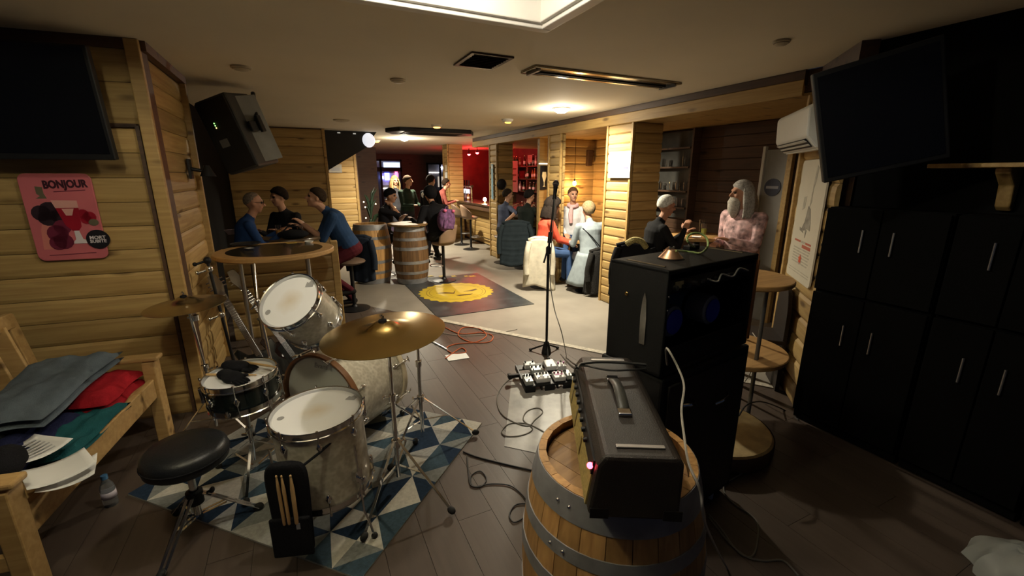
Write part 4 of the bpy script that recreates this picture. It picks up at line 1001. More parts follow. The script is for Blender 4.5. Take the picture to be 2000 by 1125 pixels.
cable('amplifier_cable', 'dark lead curving over the amplifier head behind its handle', [gd(1108, 700, 2.2), gd(1124, 712, 1.75), gz(1148, 715, 1.068), gz(1190, 723, 1.068), gz(1235, 722, 1.068), gd(1262, 720, 1.6)], BC_, .004)
q = Mc @ Vector((.03, -.012, .06))
cable('speaker_lead', 'pale lead hanging out of the open back of the combo amplifier', [q, gd(1302, 680, 1.66), gd(1325, 720, 1.62), gd(1336, 755, 1.58), gd(1331, 800, 1.52), gd(1336, 850, 1.4), gd(1345, 905, 1.27), gd(1368, 960, 1.21), gd(1380, 1030, 1.28), gz(1420, 1110, .006), gz(1440, 1150, .006)], WC_, .0042)
cable('floor_cable', 'pale cable snaking on the dark floor right of the barrel', [(1463, 868), (1473, 890), (1470, 910), (1440, 930), (1417, 945), (1415, 962), (1435, 985), (1465, 1005), (1480, 1025), (1478, 1065), (1470, 1085), (1455, 1086), (1435, 1070), (1410, 1035), (1385, 1005)], GC_, .0045)
cable('floor_cable', 'pale cable running to the lower edge right of the barrel', [(1385, 1010), (1420, 1055), (1455, 1085), (1490, 1095), (1530, 1095), (1560, 1125)], GC_, .0045)
cable('floor_cable', 'pale cable behind the speaker cabinet by the wooden stools', [(1470, 650, .5), (1481, 670, .48), (1479, 700, .35), (1465, 730, .2), (1455, 745, .1)], WC_, .004)
cable('floor_cable', 'black cable arching over the log stool', [(1443, 812, .32), (1460, 790, .34), (1490, 785, .2), (1530, 800), (1560, 820)], BC_, .005)
# set list on the floor
p = gz(893, 697, 0); t = thing('paper_sheet', 'white sheet of paper lying on the brown floor behind the cymbal', 'paper', (p.x, p.y, .004), math.radians(-4))
MB().box((0, 0, 0), (.21, .15, .001)).obj('sheet', PAPER, t, smooth=False)
# ================================================================ left: television, tin sign, bench
LM = Matrix(((WD.x*-1, WN.x, 0, CORN.x), (WD.y*-1, WN.y, 0, CORN.y), (0, 0, 1, 0), (0, 0, 0, 1)))   # X along wall to the right, Y out of the wall, origin at the corner
def lw(x, y):   # px on the wall plane -> (x,z) in wall coords
    d = ray(x, y); p0 = CORN+WN*.012; q = EYE+d*((p0-EYE).dot(WN)/d.dot(WN)); l = LM.inverted() @ q; return l.x, l.z
SCR = mat('dark_screen', (.004, .004, .005), .25, var=0)
t = thing('television', 'black flat television high on the left pine wall', 'television', M=LM @ Matrix.Translation((-.68, .24, 2.15)) @ rotm((1, 0, 0), math.radians(-6)))
MB().box((0, 0, 0), (1.06, .05, .62)).obj('case', BLKPLA, t, smooth=False, bevel=.006)
MB().box((0, .026, .01), (1.02, .004, .57)).obj('screen', SCR, t, smooth=False)
MB().box((0, -.12, .0), (.3, .18, .25)).obj('wall_mount', BLKMET, t, smooth=False, bevel=.01)
# pink tin sign
c = [lw(*p) for p in ((40, 345), (188, 330), (212, 500), (72, 515))]
cx, cz_ = sum(p[0] for p in c)/4, sum(p[1] for p in c)/4
SIGNM = Matrix(((1, 0, 0, 0), (0, 0, 1, 0), (0, 1, 0, 0), (0, 0, 0, 1)))
SIGNM = Matrix(((1, 0, 0, 0), (0, 0, -1, 0), (0, 1, 0, 0), (0, 0, 0, 1))) if LM.to_3x3().determinant() > 0 else SIGNM
t = thing('tin_sign', 'pink tin sign with BONJOUR lettering and a glass of red beer', 'sign', M=LM @ Matrix.Translation((cx, .036, cz_)) @ SIGNM)
# local X right, Y up, Z out of the wall
SW, SH = .36, .545
def rrect(w_, h_, r, n=5):
    out = []
    for cx_, cy_, a in ((w_/2-r, h_/2-r, 0), (-w_/2+r, h_/2-r, PI/2), (-w_/2+r, -h_/2+r, PI), (w_/2-r, -h_/2+r, 1.5*PI)):
        for k in range(n+1): out.append((cx_+r*math.cos(a+PI/2*k/n), cy_+r*math.sin(a+PI/2*k/n)))
    return out
PINK = mat('pink_enamel', (.62, .16, .18), .35, var=.06, scale=5)
MB().prism(rrect(SW, SH, .04), -.012, 0).obj('plate', PINK, t, smooth=False, bevel=.003)
def print_(poly, m, z=.0006, name='printed_shape', p=None): return MB().prism(poly, 0, .0012, Matrix.Translation((0, 0, z))).obj(name, m, p or t, smooth=False)
INK = mat('dark_ink', (.05, .012, .02), .5, var=0); REDI = mat('red_print', (.33, .01, .025), .4, var=.1); DRED = mat('maroon_print', (.16, .02, .045), .4, var=.2); BERRY = mat('dark_berry_print', (.03, .015, .022), .5, var=.2); FOAM = mat('pink_foam_print', (.72, .38, .33), .5, var=.05); WPR = mat('white_print', (.75, .68, .7), .5, var=.03); OLIVE = mat('olive_print', (.14, .12, .07), .6, var=.1); SALM = mat('salmon_print', (.70, .24, .20), .45, var=.05)
text('lettering', 'BONJOUR', .056, INK, t, Matrix.Translation((.045, .205, .0012)) @ rotm(ang=.03) @ Matrix.Diagonal((.86, 1.15, 1, 1)), bold=.0028)
circ = lambda cx_, cy_, r, n=14, sx=1.0: [(cx_+r*sx*math.cos(2*PI*k/n), cy_+r*math.sin(2*PI*k/n)) for k in range(n)]
print_([(-.07, .19), (-.105, .195), (-.105, .15), (-.09, .135), (-.115, .12), (-.06, .12), (-.07, .15)], OLIVE)
print_([(-.02, .163), (.14, .172), (.14, .168), (-.02, .158)], DRED)
print_([(-.02, -.2), (-.14, -.2), (-.13, -.08), (-.1, .02), (-.02, .02)], SALM)
for x, y, r in ((-.105, .03, .05), (-.06, .045, .055), (-.08, .0, .05), (-.03, .01, .04)): print_(circ(x, y, r), BERRY, z=.0018)
for x, y, r in ((-.05, -.1, .055), (-.03, -.15, .05), (-.06, -.16, .045), (-.02, -.06, .045)): print_(circ(x, y, r), DRED, z=.0024)
for x, y, r in ((.10, .02, .03), (.13, .0, .035), (.11, -.015, .03)): print_(circ(x, y, r), REDI, z=.0018)
print_(circ(.145, -.035, .022, sx=1.2), OLIVE, z=.003)
print_([(-.045, .11), (.085, .105), (.085, .06), (-.03, .06)], FOAM, z=.0036)
print_([(-.03, .06), (.085, .06), (.078, -.06), (.06, -.085), (.03, -.085), (.0, -.05)], REDI, z=.0036)
print_([(.0, .055), (.06, .055), (.045, .012), (.015, .012)], FOAM, z=.005)
print_([(.035, -.085), (.06, -.085), (.072, -.14), (.11, -.155), (.11, -.168), (.02, -.168), (.022, -.155), (.035, -.14)], WPR, z=.0036)
print_([(-.12, -.236), (.12, -.23), (.12, -.234), (-.12, -.24)], DRED)
d = MB().lathe([(0, 0), (.062, 0), (.062, .005), (0, .005)], 32, Matrix.Translation((.148, -.145, .002))).obj('round_badge', mat('black_badge', (.012, .01, .014), .5, var=0), t)
text('badge_lettering', 'MORT', .030, WPR, d, Matrix.Translation((.148, -.134, .0078)), bold=.0008)
text('badge_lettering', 'SUBITE', .028, WPR, d, Matrix.Translation((.148, -.158, .0078)), bold=.0008)

# bench: garden seat along the left, facing the drums
t = thing('wooden_bench', 'slatted pine garden bench heaped with clothes left of the drums', 'bench', (0, 0, 0))
f0, f1 = Vector((-1.17, 2.18, 0)), Vector((-.99, 3.40, 0)); bd_ = (f1-f0).normalized(); bn = Vector((-bd_.y, bd_.x, 0))   # bn: towards the back (left)
def bp(s, b_, z): return f0+bd_*s+bn*b_+Vector((0, 0, z))
BLn = (f1-f0).length
o = MB().bar(bp(.0, .0, .36), bp(BLn+.06, .0, .40), .035, .13).obj('front_rail', BENCHW, t, smooth=False, bevel=.006)
for i in range(5): MB().bar(bp(.02, .07+i*.105, .405-.012*i), bp(BLn, .07+i*.105, .43-.012*i), .088, .022).obj('seat_slat', BENCHW, t, smooth=False, bevel=.004)
for s in (.0, BLn): MB().bar(bp(s, .0, .005), bp(s, .0, .56 if s == 0 else .58), .07, .085, up=bd_).obj('front_leg', BENCHW, t, smooth=False, bevel=.006)
for s in (.0, BLn): MB().bar(bp(s, .52, .005), bp(s, .66, .95), .06, .07, up=bd_).obj('back_leg', BENCHW, t, smooth=False, bevel=.006)
for s in (.0, BLn): MB().bar(bp(s, -.06, .585 if s == 0 else .60), bp(s, .62, .60), .09, .03).obj('armrest', BENCHW, t, smooth=False, bevel=.01)
MB().bar(bp(0, .63, .92), bp(BLn, .63, .92), .035, .09).obj('top_rail', BENCHW, t, smooth=False, bevel=.006)
MB().bar(bp(0, .54, .44), bp(BLn, .54, .44), .03, .06).obj('lower_rail', BENCHW, t, smooth=False, bevel=.006)
for i in range(9): MB().bar(bp(.09+i*.13, .55, .43), bp(.09+i*.13, .64, .9), .085, .02, up=bd_).obj('back_slat', BENCHW, t, smooth=False, bevel=.004)
MB().bar(bp(0, .05, .22), bp(0, .5, .22), .03, .07).obj('side_rail', BENCHW, t, smooth=False, bevel=.004)
# clothes heap
def cloth_mat(name, c): return mat(name, c, .9, var=.18, scale=12, bump=.25, bscale=180, spec=.15)
def folded(name, label, cat, c, du, dv, w_, l_, h_, m, seed, sag=.3, tilt=None):
    """a soft folded garment: puffy slab with wrinkles; du,dv are its horizontal axes"""
    rnd = random.Random(seed); ph = [rnd.uniform(0, 6) for _ in range(6)]
    t_ = thing(name, label, cat, c)
    for layer in (0, 1):
        def fn(u, v, top=True):
            x, y = (u-.5)*2, (v-.5)*2
            e = max(0, 1-abs(x)**5)*max(0, 1-abs(y)**5)
            wr = .010*math.sin(5*x+ph[0]+2*y)+.007*math.sin(9*y+ph[1]+3*x)+.005*math.sin(14*x-6*y+ph[2])
            zz = h_*(.5 if layer == 0 else .5)*e**.5
            p = Vector(du)*(x*w_/2*(1+.05*math.sin(3*y+ph[3])))+Vector(dv)*(y*l_/2*(1+.05*math.sin(4*x+ph[4])))
            base = layer*h_*.46
            return p, base, zz, wr
        n = 14; vs = []; fs = []
        for top in (1, 0):
            for i in range(n+1):
                for j in range(n+1):
                    p, base, zz, wr = fn(i/n, j/n)
                    q = p+Vector((0, 0, base+(zz+wr*(zz > .004) if top else -zz*.05)))
                    if tilt: q.z += q.dot(Vector(tilt))
                    vs.append(q)
        k = n+1
        for i in range(n):
            for j in range(n):
                fs.append((i*k+j, (i+1)*k+j, (i+1)*k+j+1, i*k+j+1)); o_ = k*k
                fs.append((o_+i*k+j, o_+i*k+j+1, o_+(i+1)*k+j+1, o_+(i+1)*k+j))
        b_ = MB().add(vs, fs)
        o = b_.obj('folded_layer', m, t_, ang=80)
    return t_
du, dv = bd_, bn
GREYC = cloth_mat('grey_blue_fabric', (.10, .125, .15)); REDC = cloth_mat('red_fabric', (.33, .012, .02)); NAVY = cloth_mat('navy_fabric', (.014, .017, .055)); TEAL = cloth_mat('teal_fabric', (.012, .075, .085)); BLKF = cloth_mat('black_fabric', (.012, .015, .017))
folded('folded_jacket', 'teal garment at the front edge of the bench', 'clothes', bp(.62, .10, .435), du, dv, .56, .24, .05, TEAL, 1)
folded('folded_jacket', 'navy garment lying under the black one on the bench', 'clothes', bp(.52, .26, .435), du, dv, .50, .26, .09, NAVY, 2)
folded('folded_jacket', 'bright red jacket under the grey cushion on the bench', 'clothes', bp(1.02, .24, .44), du, dv, .44, .40, .13, REDC, 3)
folded('folded_jacket', 'dark grey garment below the grey cushion on the bench', 'clothes', bp(.55, .42, .44), du, dv, .50, .20, .14, BLKF, 4)
folded('padded_cushion', 'flat grey blue padded cushion on top of the clothes heap', 'cushion', bp(.86, .34, .585), du, dv, .74, .40, .085, GREYC, 5, tilt=(.05, .06, 0))
def sheet(label, px, rot, w_, l_, z, m, seed, curl=.02):
    p = gz(px[0], px[1], z); t_ = thing('paper_sheet', label, 'paper', (p.x, p.y, z), rot)
    MB().grid(lambda u, v: ((u-.5)*w_, (v-.5)*l_, curl*(2*u-1)**2+.3*curl*math.sin(3*v+seed)), 8, 8).obj('sheet', m, t_, solid=.0012)
    return t_
sheet('crumpled white paper on the front edge of the bench', (115, 920), .5, .21, .22, .50, PAPER, 1)
sheet('white paper half hidden under the crumpled sheet on the bench', (135, 928), .25, .18, .2, .475, PAPER, 3)
s_ = sheet('printed sheet with lines of text on the left of the bench', (58, 882), .9, .19, .25, .52, PAPER, 2)
for i in range(6): MB().box((0, -.08+i*.03, .009), (.13, .010, .0008)).obj('text_line', mat('faint_grey_print', (.4, .4, .42), .8, var=0), s_, smooth=False)
t = thing('black_pouch', 'black pouch at the left edge of the bench', 'pouch', gz(6, 905, .56)); MB().ell((0, 0, .0), (.07, .10, .07)).obj('body', BLKCLO, t); MB().ring((0, -.06, .05), .03, .004, axis=(1, 0, 0)).obj('handle', BLKCLO, t)
p = gz(84, 868, .44)
# water bottle on the floor
p = gz(218, 985, 0); t = thing('water_bottle', 'small plastic water bottle with blue cap on the floor by the bench', 'bottle', p)
MB().lathe([(0, 0), (.03, 0), (.032, .01), (.032, .11), (.029, .125), (.014, .155), (.013, .165), (0, .165)], 20).obj('body', mat('clear_plastic', (.8, .85, .88), .08, var=0, trans=.9), t)
MB().lathe([(.0327, .05), (.0327, .09)], 20).obj('paper_label', mat('pale_label', (.5, .45, .52), .6, var=.1), t, solid=.001)
MB().cyl((0, 0, .163), (0, 0, .185), .015).obj('cap', mat('blue_cap', (.06, .17, .33), .4, var=0), t)

# ================================================================ half round table, partition, guitars, hanging loudspeaker
TZ = 1.06; TCp = Vector((-.25, 4.74, 0)); TR = .52
t = thing('round_table', 'round high wooden table with dark inset top beside the column', 'table', TCp)
MB().lathe([(0, TZ-.045), (TR-.01, TZ-.045), (TR, TZ-.035), (TR, TZ-.008), (TR-.008, TZ), (TR*.8, TZ), (TR*.8, TZ-.003), (0, TZ-.003)], 56).obj('tabletop', TABLEW, t)
MB().lathe([(0, TZ-.002), (TR*.80, TZ-.002), (TR*.80, TZ+.0005), (0, TZ+.0005)], 48).obj('dark_inset', mat('dark_glossy_inset', (.03, .025, .014), .2, var=.4, scale=7, coat=.3), t)
for a in (.9, 2.2, 4.0, 5.4): MB().cyl((math.cos(a)*.42, math.sin(a)*.42, 0), (math.cos(a)*.42, math.sin(a)*.42, TZ-.045), .018).obj('leg', STEEL, t)
p = gz(480, 478, TZ)
t = thing('black_tray', 'black tray lying on the dark table top', 'tray', (p.x, p.y, TZ+.002), .2); MB().lathe([(0, 0), (.12, 0), (.14, .012), (.135, .014), (.11, .005), (0, .005)], 28).obj('dish', mat('tray_black', (.02, .02, .02), .3, var=0), t); MB().ring((0, 0, .013), .138, .003).obj('rim', BLKPLA, t)
p = gz(487, 488, TZ); t = thing('playing_card', 'small pale card on the dark table top', 'card', (p.x, p.y, TZ+.018), .5); MB().box((0, 0, 0), (.06, .09, .001)).obj('sheet', mat('dull_card', (.4, .38, .33), .6, var=.1), t, smooth=False)
for i in range(3): MB().box((0, -.03+i*.025, .001), (.045, .01, .0006)).obj('print_line', GREY, t, smooth=False)
p = gz(580, 470, TZ)
t = thing('beer_mat', 'yellow beer mat near the man in the navy shirt', 'beer mat', (-.12, 5.13, TZ+.001), .3); MB().prism(rrect(.1, .1, .015), 0, .002).obj('card', mat('yellow_card', (.42, .29, .05), .7, var=.1), t, smooth=False); MB().prism(rrect(.06, .06, .01), .002, .0025).obj('print', mat('yellow_card_print', (.3, .16, .03), .7, var=.1), t, smooth=False)
t = thing('ashtray', 'small white dish on the far edge of the round table', 'dish', (.05, 5.06, TZ)); MB().lathe([(0, .002), (.03, .002), (.042, .018), (.045, .018), (.034, 0), (0, 0)], 20).obj('bowl', WHITEP, t); MB().ring((0, 0, .018), .0435, .002).obj('rim', WHITEP, t)
# menu holder
q = gz(400, 478, TZ); t = thing('menu_holder', 'small white printed card standing on the round table', 'card', (q.x, q.y, TZ+.001), .35)
MB().box((0, 0, .07), (.085, .004, .14), Matrix.Rotation(-.15, 3, 'X')).obj('card', PAPER, t, smooth=False)
for i in range(3): MB().box((0, -.006, .055+i*.025), (.06, .003, .01), Matrix.Rotation(-.15, 3, 'X')).obj('text_line', mat('faint_grey_print', (.4, .4, .42), .8, var=0), t, smooth=False)
MB().box((0, .005, .005), (.09, .04, .01)).obj('foot', BLKPLA, t, smooth=False)
# partition of planks behind the table
YP = 5.32; xr = gy(652, 480, YP).x; zp = gy(652, 470, YP).z
t = thing('plank_partition', 'low pine plank partition behind the round table', 'partition', (0, 0, 0))
MB().box(((-.8+xr)/2, YP+.03, zp/2-.02), (xr+.75, .04, zp-.04)).obj('core', DARKW, t, smooth=False)
plank_wall(t, (-.78, YP+.01), (xr-.03, YP+.01), 0, zp-.02, side=-1, pitch=.14)
MB().box((xr, YP+.01, zp/2), (.075, .09, zp)).obj('end_post', PINE_D, t, smooth=False, bevel=.006)
# guitars leaning under the table
def guitar(label, base, lean, tw, body, neck, kind):
    """stands on its body end, leaning; local Z along the neck"""
    t = thing('electric_guitar', label, 'guitar', M=Matrix.Translation(base) @ lean)
    out = [(0, 0), (.10, .01), (.155, .07), (.16, .14), (.12, .20), (.11, .25), (.15, .31), (.145, .38), (.10, .37), (.06, .31), (.03, .32), (-.03, .32), (-.07, .33), (-.12, .42), (-.16, .40), (-.15, .30), (-.115, .24), (-.12, .19), (-.165, .12), (-.15, .05), (-.09, .0)]
    Mb = Matrix(((1, 0, 0, 0), (0, 0, 1, 0), (0, 1, 0, 0), (0, 0, 0, 1)))
    MB().prism(out, -.02, .02, Mb).obj('body', body, t, smooth=False, bevel=.008)
    MB().prism([(-.06, .06), (.08, .05), (.1, .2), (.03, .3), (-.07, .27)], -.024, -.02, Mb).obj('pickguard', BLKPLA, t, smooth=False)
    MB().box((0, -.028, .6), (.05, .022, .62)).obj('neck', neck, t, smooth=False, bevel=.005)
    fb = MB().box((0, -.041, .6), (.052, .006, .62)).obj('fretboard', mat('rosewood', (.07, .04, .025), .5, var=.2), t, smooth=False)
    for i in range(18):
        z = .91-.6*(1-2**(-(i+1)/12))*1.0; MB().box((0, -.045, z), (.05, .002, .003)).obj('fret', CHROME, fb, smooth=False)
    for i in range(6): MB().cyl((-.019+i*.0076, -.047, .1), (-.019+i*.0076, -.047, .93), .0006, seg=4).obj('string', STEEL, fb)
    hs = MB().prism([(-.025, .9), (.025, .9), (.045, .97), (.03, 1.08), (-.03, 1.08), (-.05, .98)], -.034, -.02, Mb).obj('headstock', neck, t, smooth=False, bevel=.003)
    for i in range(3):
        for s in (-1, 1): MB().cyl((s*.035, -.027, .96+i*.035), (s*.065, -.027, .96+i*.035), .006, seg=8).obj('tuner', CHROME, hs)
    for z in (.13, .22): MB().box((0, -.026, z), (.08, .012, .03)).obj('pickup', BLKPLA, t, smooth=False, bevel=.003)
    return t
gb = Vector((-.46, 4.10, .02))
# necks rise to the upper left in view
MAPLE = mat('maple_neck', (.16, .11, .06), .45, var=.1)
def lean_to(base, top, facing): 
    z = (Vector(top)-Vector(base)).normalized(); y = -(Vector(facing)-z*Vector(facing).dot(z)).normalized(); x = y.cross(z)
    return Matrix(((x.x, y.x, z.x, 0), (x.y, y.y, z.y, 0), (x.z, y.z, z.z, 0), (0, 0, 0, 1)))
b1, t1 = Vector((-.34, 3.98, .005)), gd(408, 540, 4.15)
guitar('electric guitar leaning with its fretted neck towards the table', b1, lean_to(b1, gy(402, 520, 4.45), (0.1, -1, .1)), 0, mat('black_guitar_body', (.012, .012, .012), .2, var=0, coat=.4), MAPLE, 0)
b2 = Vector((-.14, 4.25, .005))
guitar('dark electric guitar leaning behind the fretted one', b2, lean_to(b2, gy(462, 545, 4.55), (0.15, -1, .1)), 0, mat('dark_brown_guitar', (.03, .012, .008), .25, var=.2, coat=.4), MAPLE, 0)
# chrome boom stand behind the rack tom
p = gz(512, 720, 0)
p = Vector((-.30, 3.55, 0))
t = thing('boom_stand', 'thin chrome boom stand rising behind the rack tom', 'stand', p)
tp = gd(497, 515, 3.45)-p; md_ = gd(503, 590, 3.4)-p
MB().cyl((0, 0, .05), md_, .011).obj('lower_tube', CHROME, t); MB().cyl(md_, tp, .007).obj('upper_tube', CHROME, t)
mb = MB(); mb.ell(md_, (.022, .022, .03)); mb.cyl(md_, md_+Vector((-.05, 0, -.05)), .008); mb.obj('wing_clamp', CHROME, t); tripod(t, .25, .22, (.2, 2.3, 4.4))
# black clamp stand at the column (left of the table)
p = Vector((-.60, 3.93, 0)); t = thing('microphone_stand', 'black stand with shiny clamps in front of the column', 'stand', p)
tp = gd(404, 506, 3.40)-p
MB().cyl((0, 0, .03), tp, .012).obj('tube', BLKMET, t)
for k, off in ((.99, (-.02, 0, .01)), (.93, (.03, 0, 0)), (.6, (0, 0, 0))):
    mb = MB(); q = tp*k; mb.ell(q, (.028, .028, .03)); mb.cyl(q, q+Vector((-.07, -.02, -.02)), .009); mb.ell(q+Vector((-.08, -.02, -.02)), (.016, .016, .016)); mb.obj('clamp', CHROME if k != .99 else BLKPLA, t)
tripod(t, .2, .18, (-.9, .6, 1.9), mt=BLKMET)
# black wall bracket on the column (unlit lamp)
p = gx(368, 330, -.80); t = thing('wall_lamp', 'black wall lamp on the pine column, switched off', 'lamp', (-.80, p.y, p.z))
MB().box((.012, 0, 0), (.02, .09, .16)).obj('back_plate', BLKMET, t, smooth=False, bevel=.004); MB().cyl((.02, 0, .0), (.12, 0, -.02), .015).obj('arm', BLKMET, t)
MB().lathe([(.02, .05), (.06, -.04), (.055, -.04), (.016, .05)], 20, Matrix.Translation((.13, 0, -.02))).obj('lamp_shade', BLKMET, t)
# hanging loudspeaker
sc_ = gd(468, 262, 4.15); sd = (EYE-sc_).normalized()
t = thing('hanging_loudspeaker', 'large black loudspeaker, lamplight painted grey on one side, hung from the ceiling, tilted', 'loudspeaker', M=Matrix.Translation(sc_) @ rotm(ang=math.radians(-38)) @ rotm((0, 1, 0), math.radians(-14)) @ rotm((1, 0, 0), math.radians(10)))
LITSP = mat('speaker_lit_side', (.20, .21, .21), .55, var=.1)  # paler grey stands for lamplight falling on this one side
MB().prism([(-.155, -.19), (.20, -.19), (.135, .19), (-.10, .19)], -.33, .33).obj('cabinet', mat('dark_speaker_case', (.03, .032, .033), .5, var=.1), t, smooth=False, bevel=.02)
Mside = lambda s: Matrix.Translation((s*.172, 0, 0)) @ rotm(ang=-s*math.atan2(.065, .38))
for s in (1,): MB().box((0, 0, 0), (.012, .34, .60)).obj('lit_side_plate', LITSP, t, smooth=False, bevel=.01).matrix_local = Mside(s) @ Matrix.Translation((.006, 0, 0))
MB().box((.02, -.194, .0), (.33, .012, .62)).obj('grille', mat('black_grille', (.008, .008, .009), .7, var=0), t, smooth=False, bevel=.006)
mb = MB(); mb.box((.215, -.02, .02), (.03, .14, .09)); mb.box((.24, .03, .03), (.03, .05, .15)); mb.obj('mounting_bracket', BLKMET, t, smooth=False, bevel=.006)
mb = MB(); mb.cyl((.22, .02, .05), (.1, .3, .34), .02); mb.obj('ceiling_arm', BLKMET, t)
for i, z in enumerate((.12, .1, .08)): MB().ell((-.03, -.203, z), (.006, .004, .006), 8, 6).obj('status_light', glow('green_led' if i < 2 else 'amber_led', (.3, 1, .2) if i < 2 else (1, .7, .2), 3), t)
MB().box((-.02, -.203, -.06), (.09, .004, .07)).obj('input_panel', mat('panel_grey', (.12, .12, .12), .5, var=0), t, smooth=False)
# ================================================================ right wall: poster, air conditioner, monitor, cabinets, shelf
DANG = math.atan2(DD.y, DD.x)
DM = lambda s, z, off=.0: Matrix.Translation(diagp(s, off, z)) @ rotm(ang=DANG)     # local X along the wall (away), Y out of it
# a frame with X to the right as seen, Y up, Z out of the wall
PM = Matrix(((-1, 0, 0, 0), (0, 0, 1, 0), (0, 1, 0, 0), (0, 0, 0, 1)))
def on_diag(px, py, off=.0):
    q = gdiag(px, py, off); return (q-DP).dot(DD), q.z
s0, z0_ = on_diag(1566, 423); pw_, ph_ = .60, .92
t = thing('wall_poster', 'tall cream poster with a grey drawing and red lines on the slanting wall', 'poster', M=DM(.315, 1.405, .022) @ PM)
MB().prism(rrect(pw_, ph_, .03), 0, .012).obj('panel', mat('cream_poster_paper', (.56, .52, .42), .6, var=.04, scale=4), t, smooth=False)
GP = mat('grey_pencil_print', (.24, .22, .18), .8, var=.35, scale=18); GP2 = mat('pale_pencil_print', (.40, .37, .30), .8, var=.2, scale=18); RP = mat('faded_red_print', (.40, .10, .06), .7, var=.1)
def pr(poly, m, z=.0125, name='printed_shape'): return MB().prism(poly, 0, .001, Matrix.Translation((0, 0, z))).obj(name, m, t, smooth=False)
pr([(.06, .42), (.10, .40), (.08, .30), (.05, .24), (.06, .16), (.02, .10), (.03, .22), (.04, .32)], GP2)
pr([(.0, .12), (.06, .10), (.11, .0), (.12, -.06), (.05, -.05), (-.02, -.07), (-.08, -.06), (-.03, .0)], GP)
pr([(-.13, .18), (-.07, .19), (-.08, .10), (-.14, .08)], GP2)
pr([(-.06, -.06), (-.13, -.05), (-.12, -.075), (-.02, -.09)], GP); pr([(.01, -.06), (.05, -.06), (.03, -.12), (.02, -.12)], GP)
for i, (a, b_) in enumerate(((-.2, -.05), (-.03, .05), (.07, .2))): pr([(a, -.165), (b_, -.165), (b_, -.15), (a, -.15)], RP if i != 1 else GP2, name='text_line')
pr([(.0, -.2), (.2, -.2), (.2, -.175), (.0, -.175)], RP, name='text_line')
for i in range(6): pr([(-.2, -.22-i*.022), (.2-.02*(i % 2), -.22-i*.022), (.2-.02*(i % 2), -.21-i*.022), (-.2, -.21-i*.022)], GP2, name='text_line')
pr([(0, -.25), (.018, -.275), (.04, -.27), (.025, -.295), (.03, -.32), (.004, -.31), (.0, -.335), (-.006, -.31), (-.03, -.32), (-.02, -.295), (-.04, -.28), (-.016, -.275)], mat('red_leaf_print', (.55, .08, .03), .6, var=0), z=.0138)
for i in range(2): pr([(-.25, -.385-i*.02), (.25, -.385-i*.02), (.25, -.38-i*.02), (-.25, -.38-i*.02)], GP2, name='text_line')
for z in (1.95, 1.75, 1.52, 1.28, 1.05):
    o = MB().lathe([(0, 0), (.012, 0), (.010, .006), (0, .007)], 12).obj('wall_screw', BLKMET, wd); o.matrix_local = DM(-.035, z, .012) @ rotm((1, 0, 0), -PI/2)
# air conditioner
sA = on_diag(1553, 255, .2)
t = thing('air_conditioner', 'white wall mounted air conditioner above the cream poster', 'air conditioner', M=DM(.40, 2.07, .012))
aw = .84
MB().prism([(0, -.14), (.13, -.14), (.20, -.06), (.21, .12), (.19, .145), (0, .145)], -aw/2, aw/2, Matrix(((0, 0, 1, 0), (1, 0, 0, 0), (0, 1, 0, 0), (0, 0, 0, 1)))).obj('case', WHITEP, t, smooth=False, bevel=.012)
MB().box((0, .168, -.104), (aw-.08, .07, .004), Matrix.Rotation(.85, 3, 'X')).obj('outlet', BLKPLA, t, smooth=False)
for i in range(2): MB().box((0, .158+i*.03, -.118+i*.026), (aw-.1, .022, .004), Matrix.Rotation(.5, 3, 'X')).obj('louvre', WHITEP, t, smooth=False)
MB().box((0, .1, -.144), (aw-.04, .03, .008)).obj('lower_lip', WHITEP, t, smooth=False, bevel=.003)
# big black monitor hanging in front of the right wall
a, b_ = gd(1584, 146, 2.30), gd(1607, 357, 2.42)
vx = Vector((math.cos(math.radians(-50)), math.sin(math.radians(-50)), 0)); vz = (a-b_).normalized(); vx = (vx-vz*vx.dot(vz)).normalized(); vy = vz.cross(vx); cc_ = (a+b_)/2
t = thing('television', 'large black monitor hanging tilted in front of the right wall', 'television', M=Matrix(((vx.x, vy.x, vz.x, cc_.x), (vx.y, vy.y, vz.y, cc_.y), (vx.z, vy.z, vz.z, cc_.z), (0, 0, 0, 1))))
tw_, th_ = .52, (a-b_).length
MB().box((tw_/2, 0, 0), (tw_, .06, th_)).obj('case', BLKPLA, t, smooth=False, bevel=.006)
MB().box((tw_/2, -.031, .0), (tw_-.04, .004, th_-.05)).obj('screen', SCR, t, smooth=False)
MB().cyl((tw_*.6, .08, .0), (tw_*.6, .85, .02), .02).obj('ceiling_arm', BLKCLO, t)
MB().box((tw_/2, .05, .05), (.25, .06, .2)).obj('bracket', BLKMET, t, smooth=False, bevel=.006)
# black cupboards along the right wall
CABM = mat('black_cupboard_lacquer', (.003, .003, .003), .8, var=.1, spec=.08)
for k, (ya, yb) in enumerate(((.05, .55), (.57, 1.07), (1.09, 1.72))):
    t = thing('black_cupboard', ('tall black cupboard next to the slanting wall', 'middle tall black cupboard under the shelf', 'tall black cupboard nearest the right edge of the picture')[2-k], 'cupboard', (3.372, (ya+yb)/2, 0), 0, 'black cupboards')
    wv = yb-ya
    MB().box((-.1, 0, .78), (.21, wv, 1.54)).obj('body', CABM, t, smooth=False, bevel=.004)
    for z0, z1 in ((.08, .98), (1.0, 1.545)):
        for s in (-1, 1):
            dr = MB().box((-.228, s*wv/4, (z0+z1)/2), (.018, wv/2-.008, z1-z0)).obj('door', CABM, t, smooth=False, bevel=.003)
            hz = (z0+z1)/2-(-.08 if z0 > .5 else -.20)
            MB().cyl((-.25, s*.08, hz-.07), (-.25, s*.08, hz+.07), .006, seg=8).obj('handle', STEEL, dr)
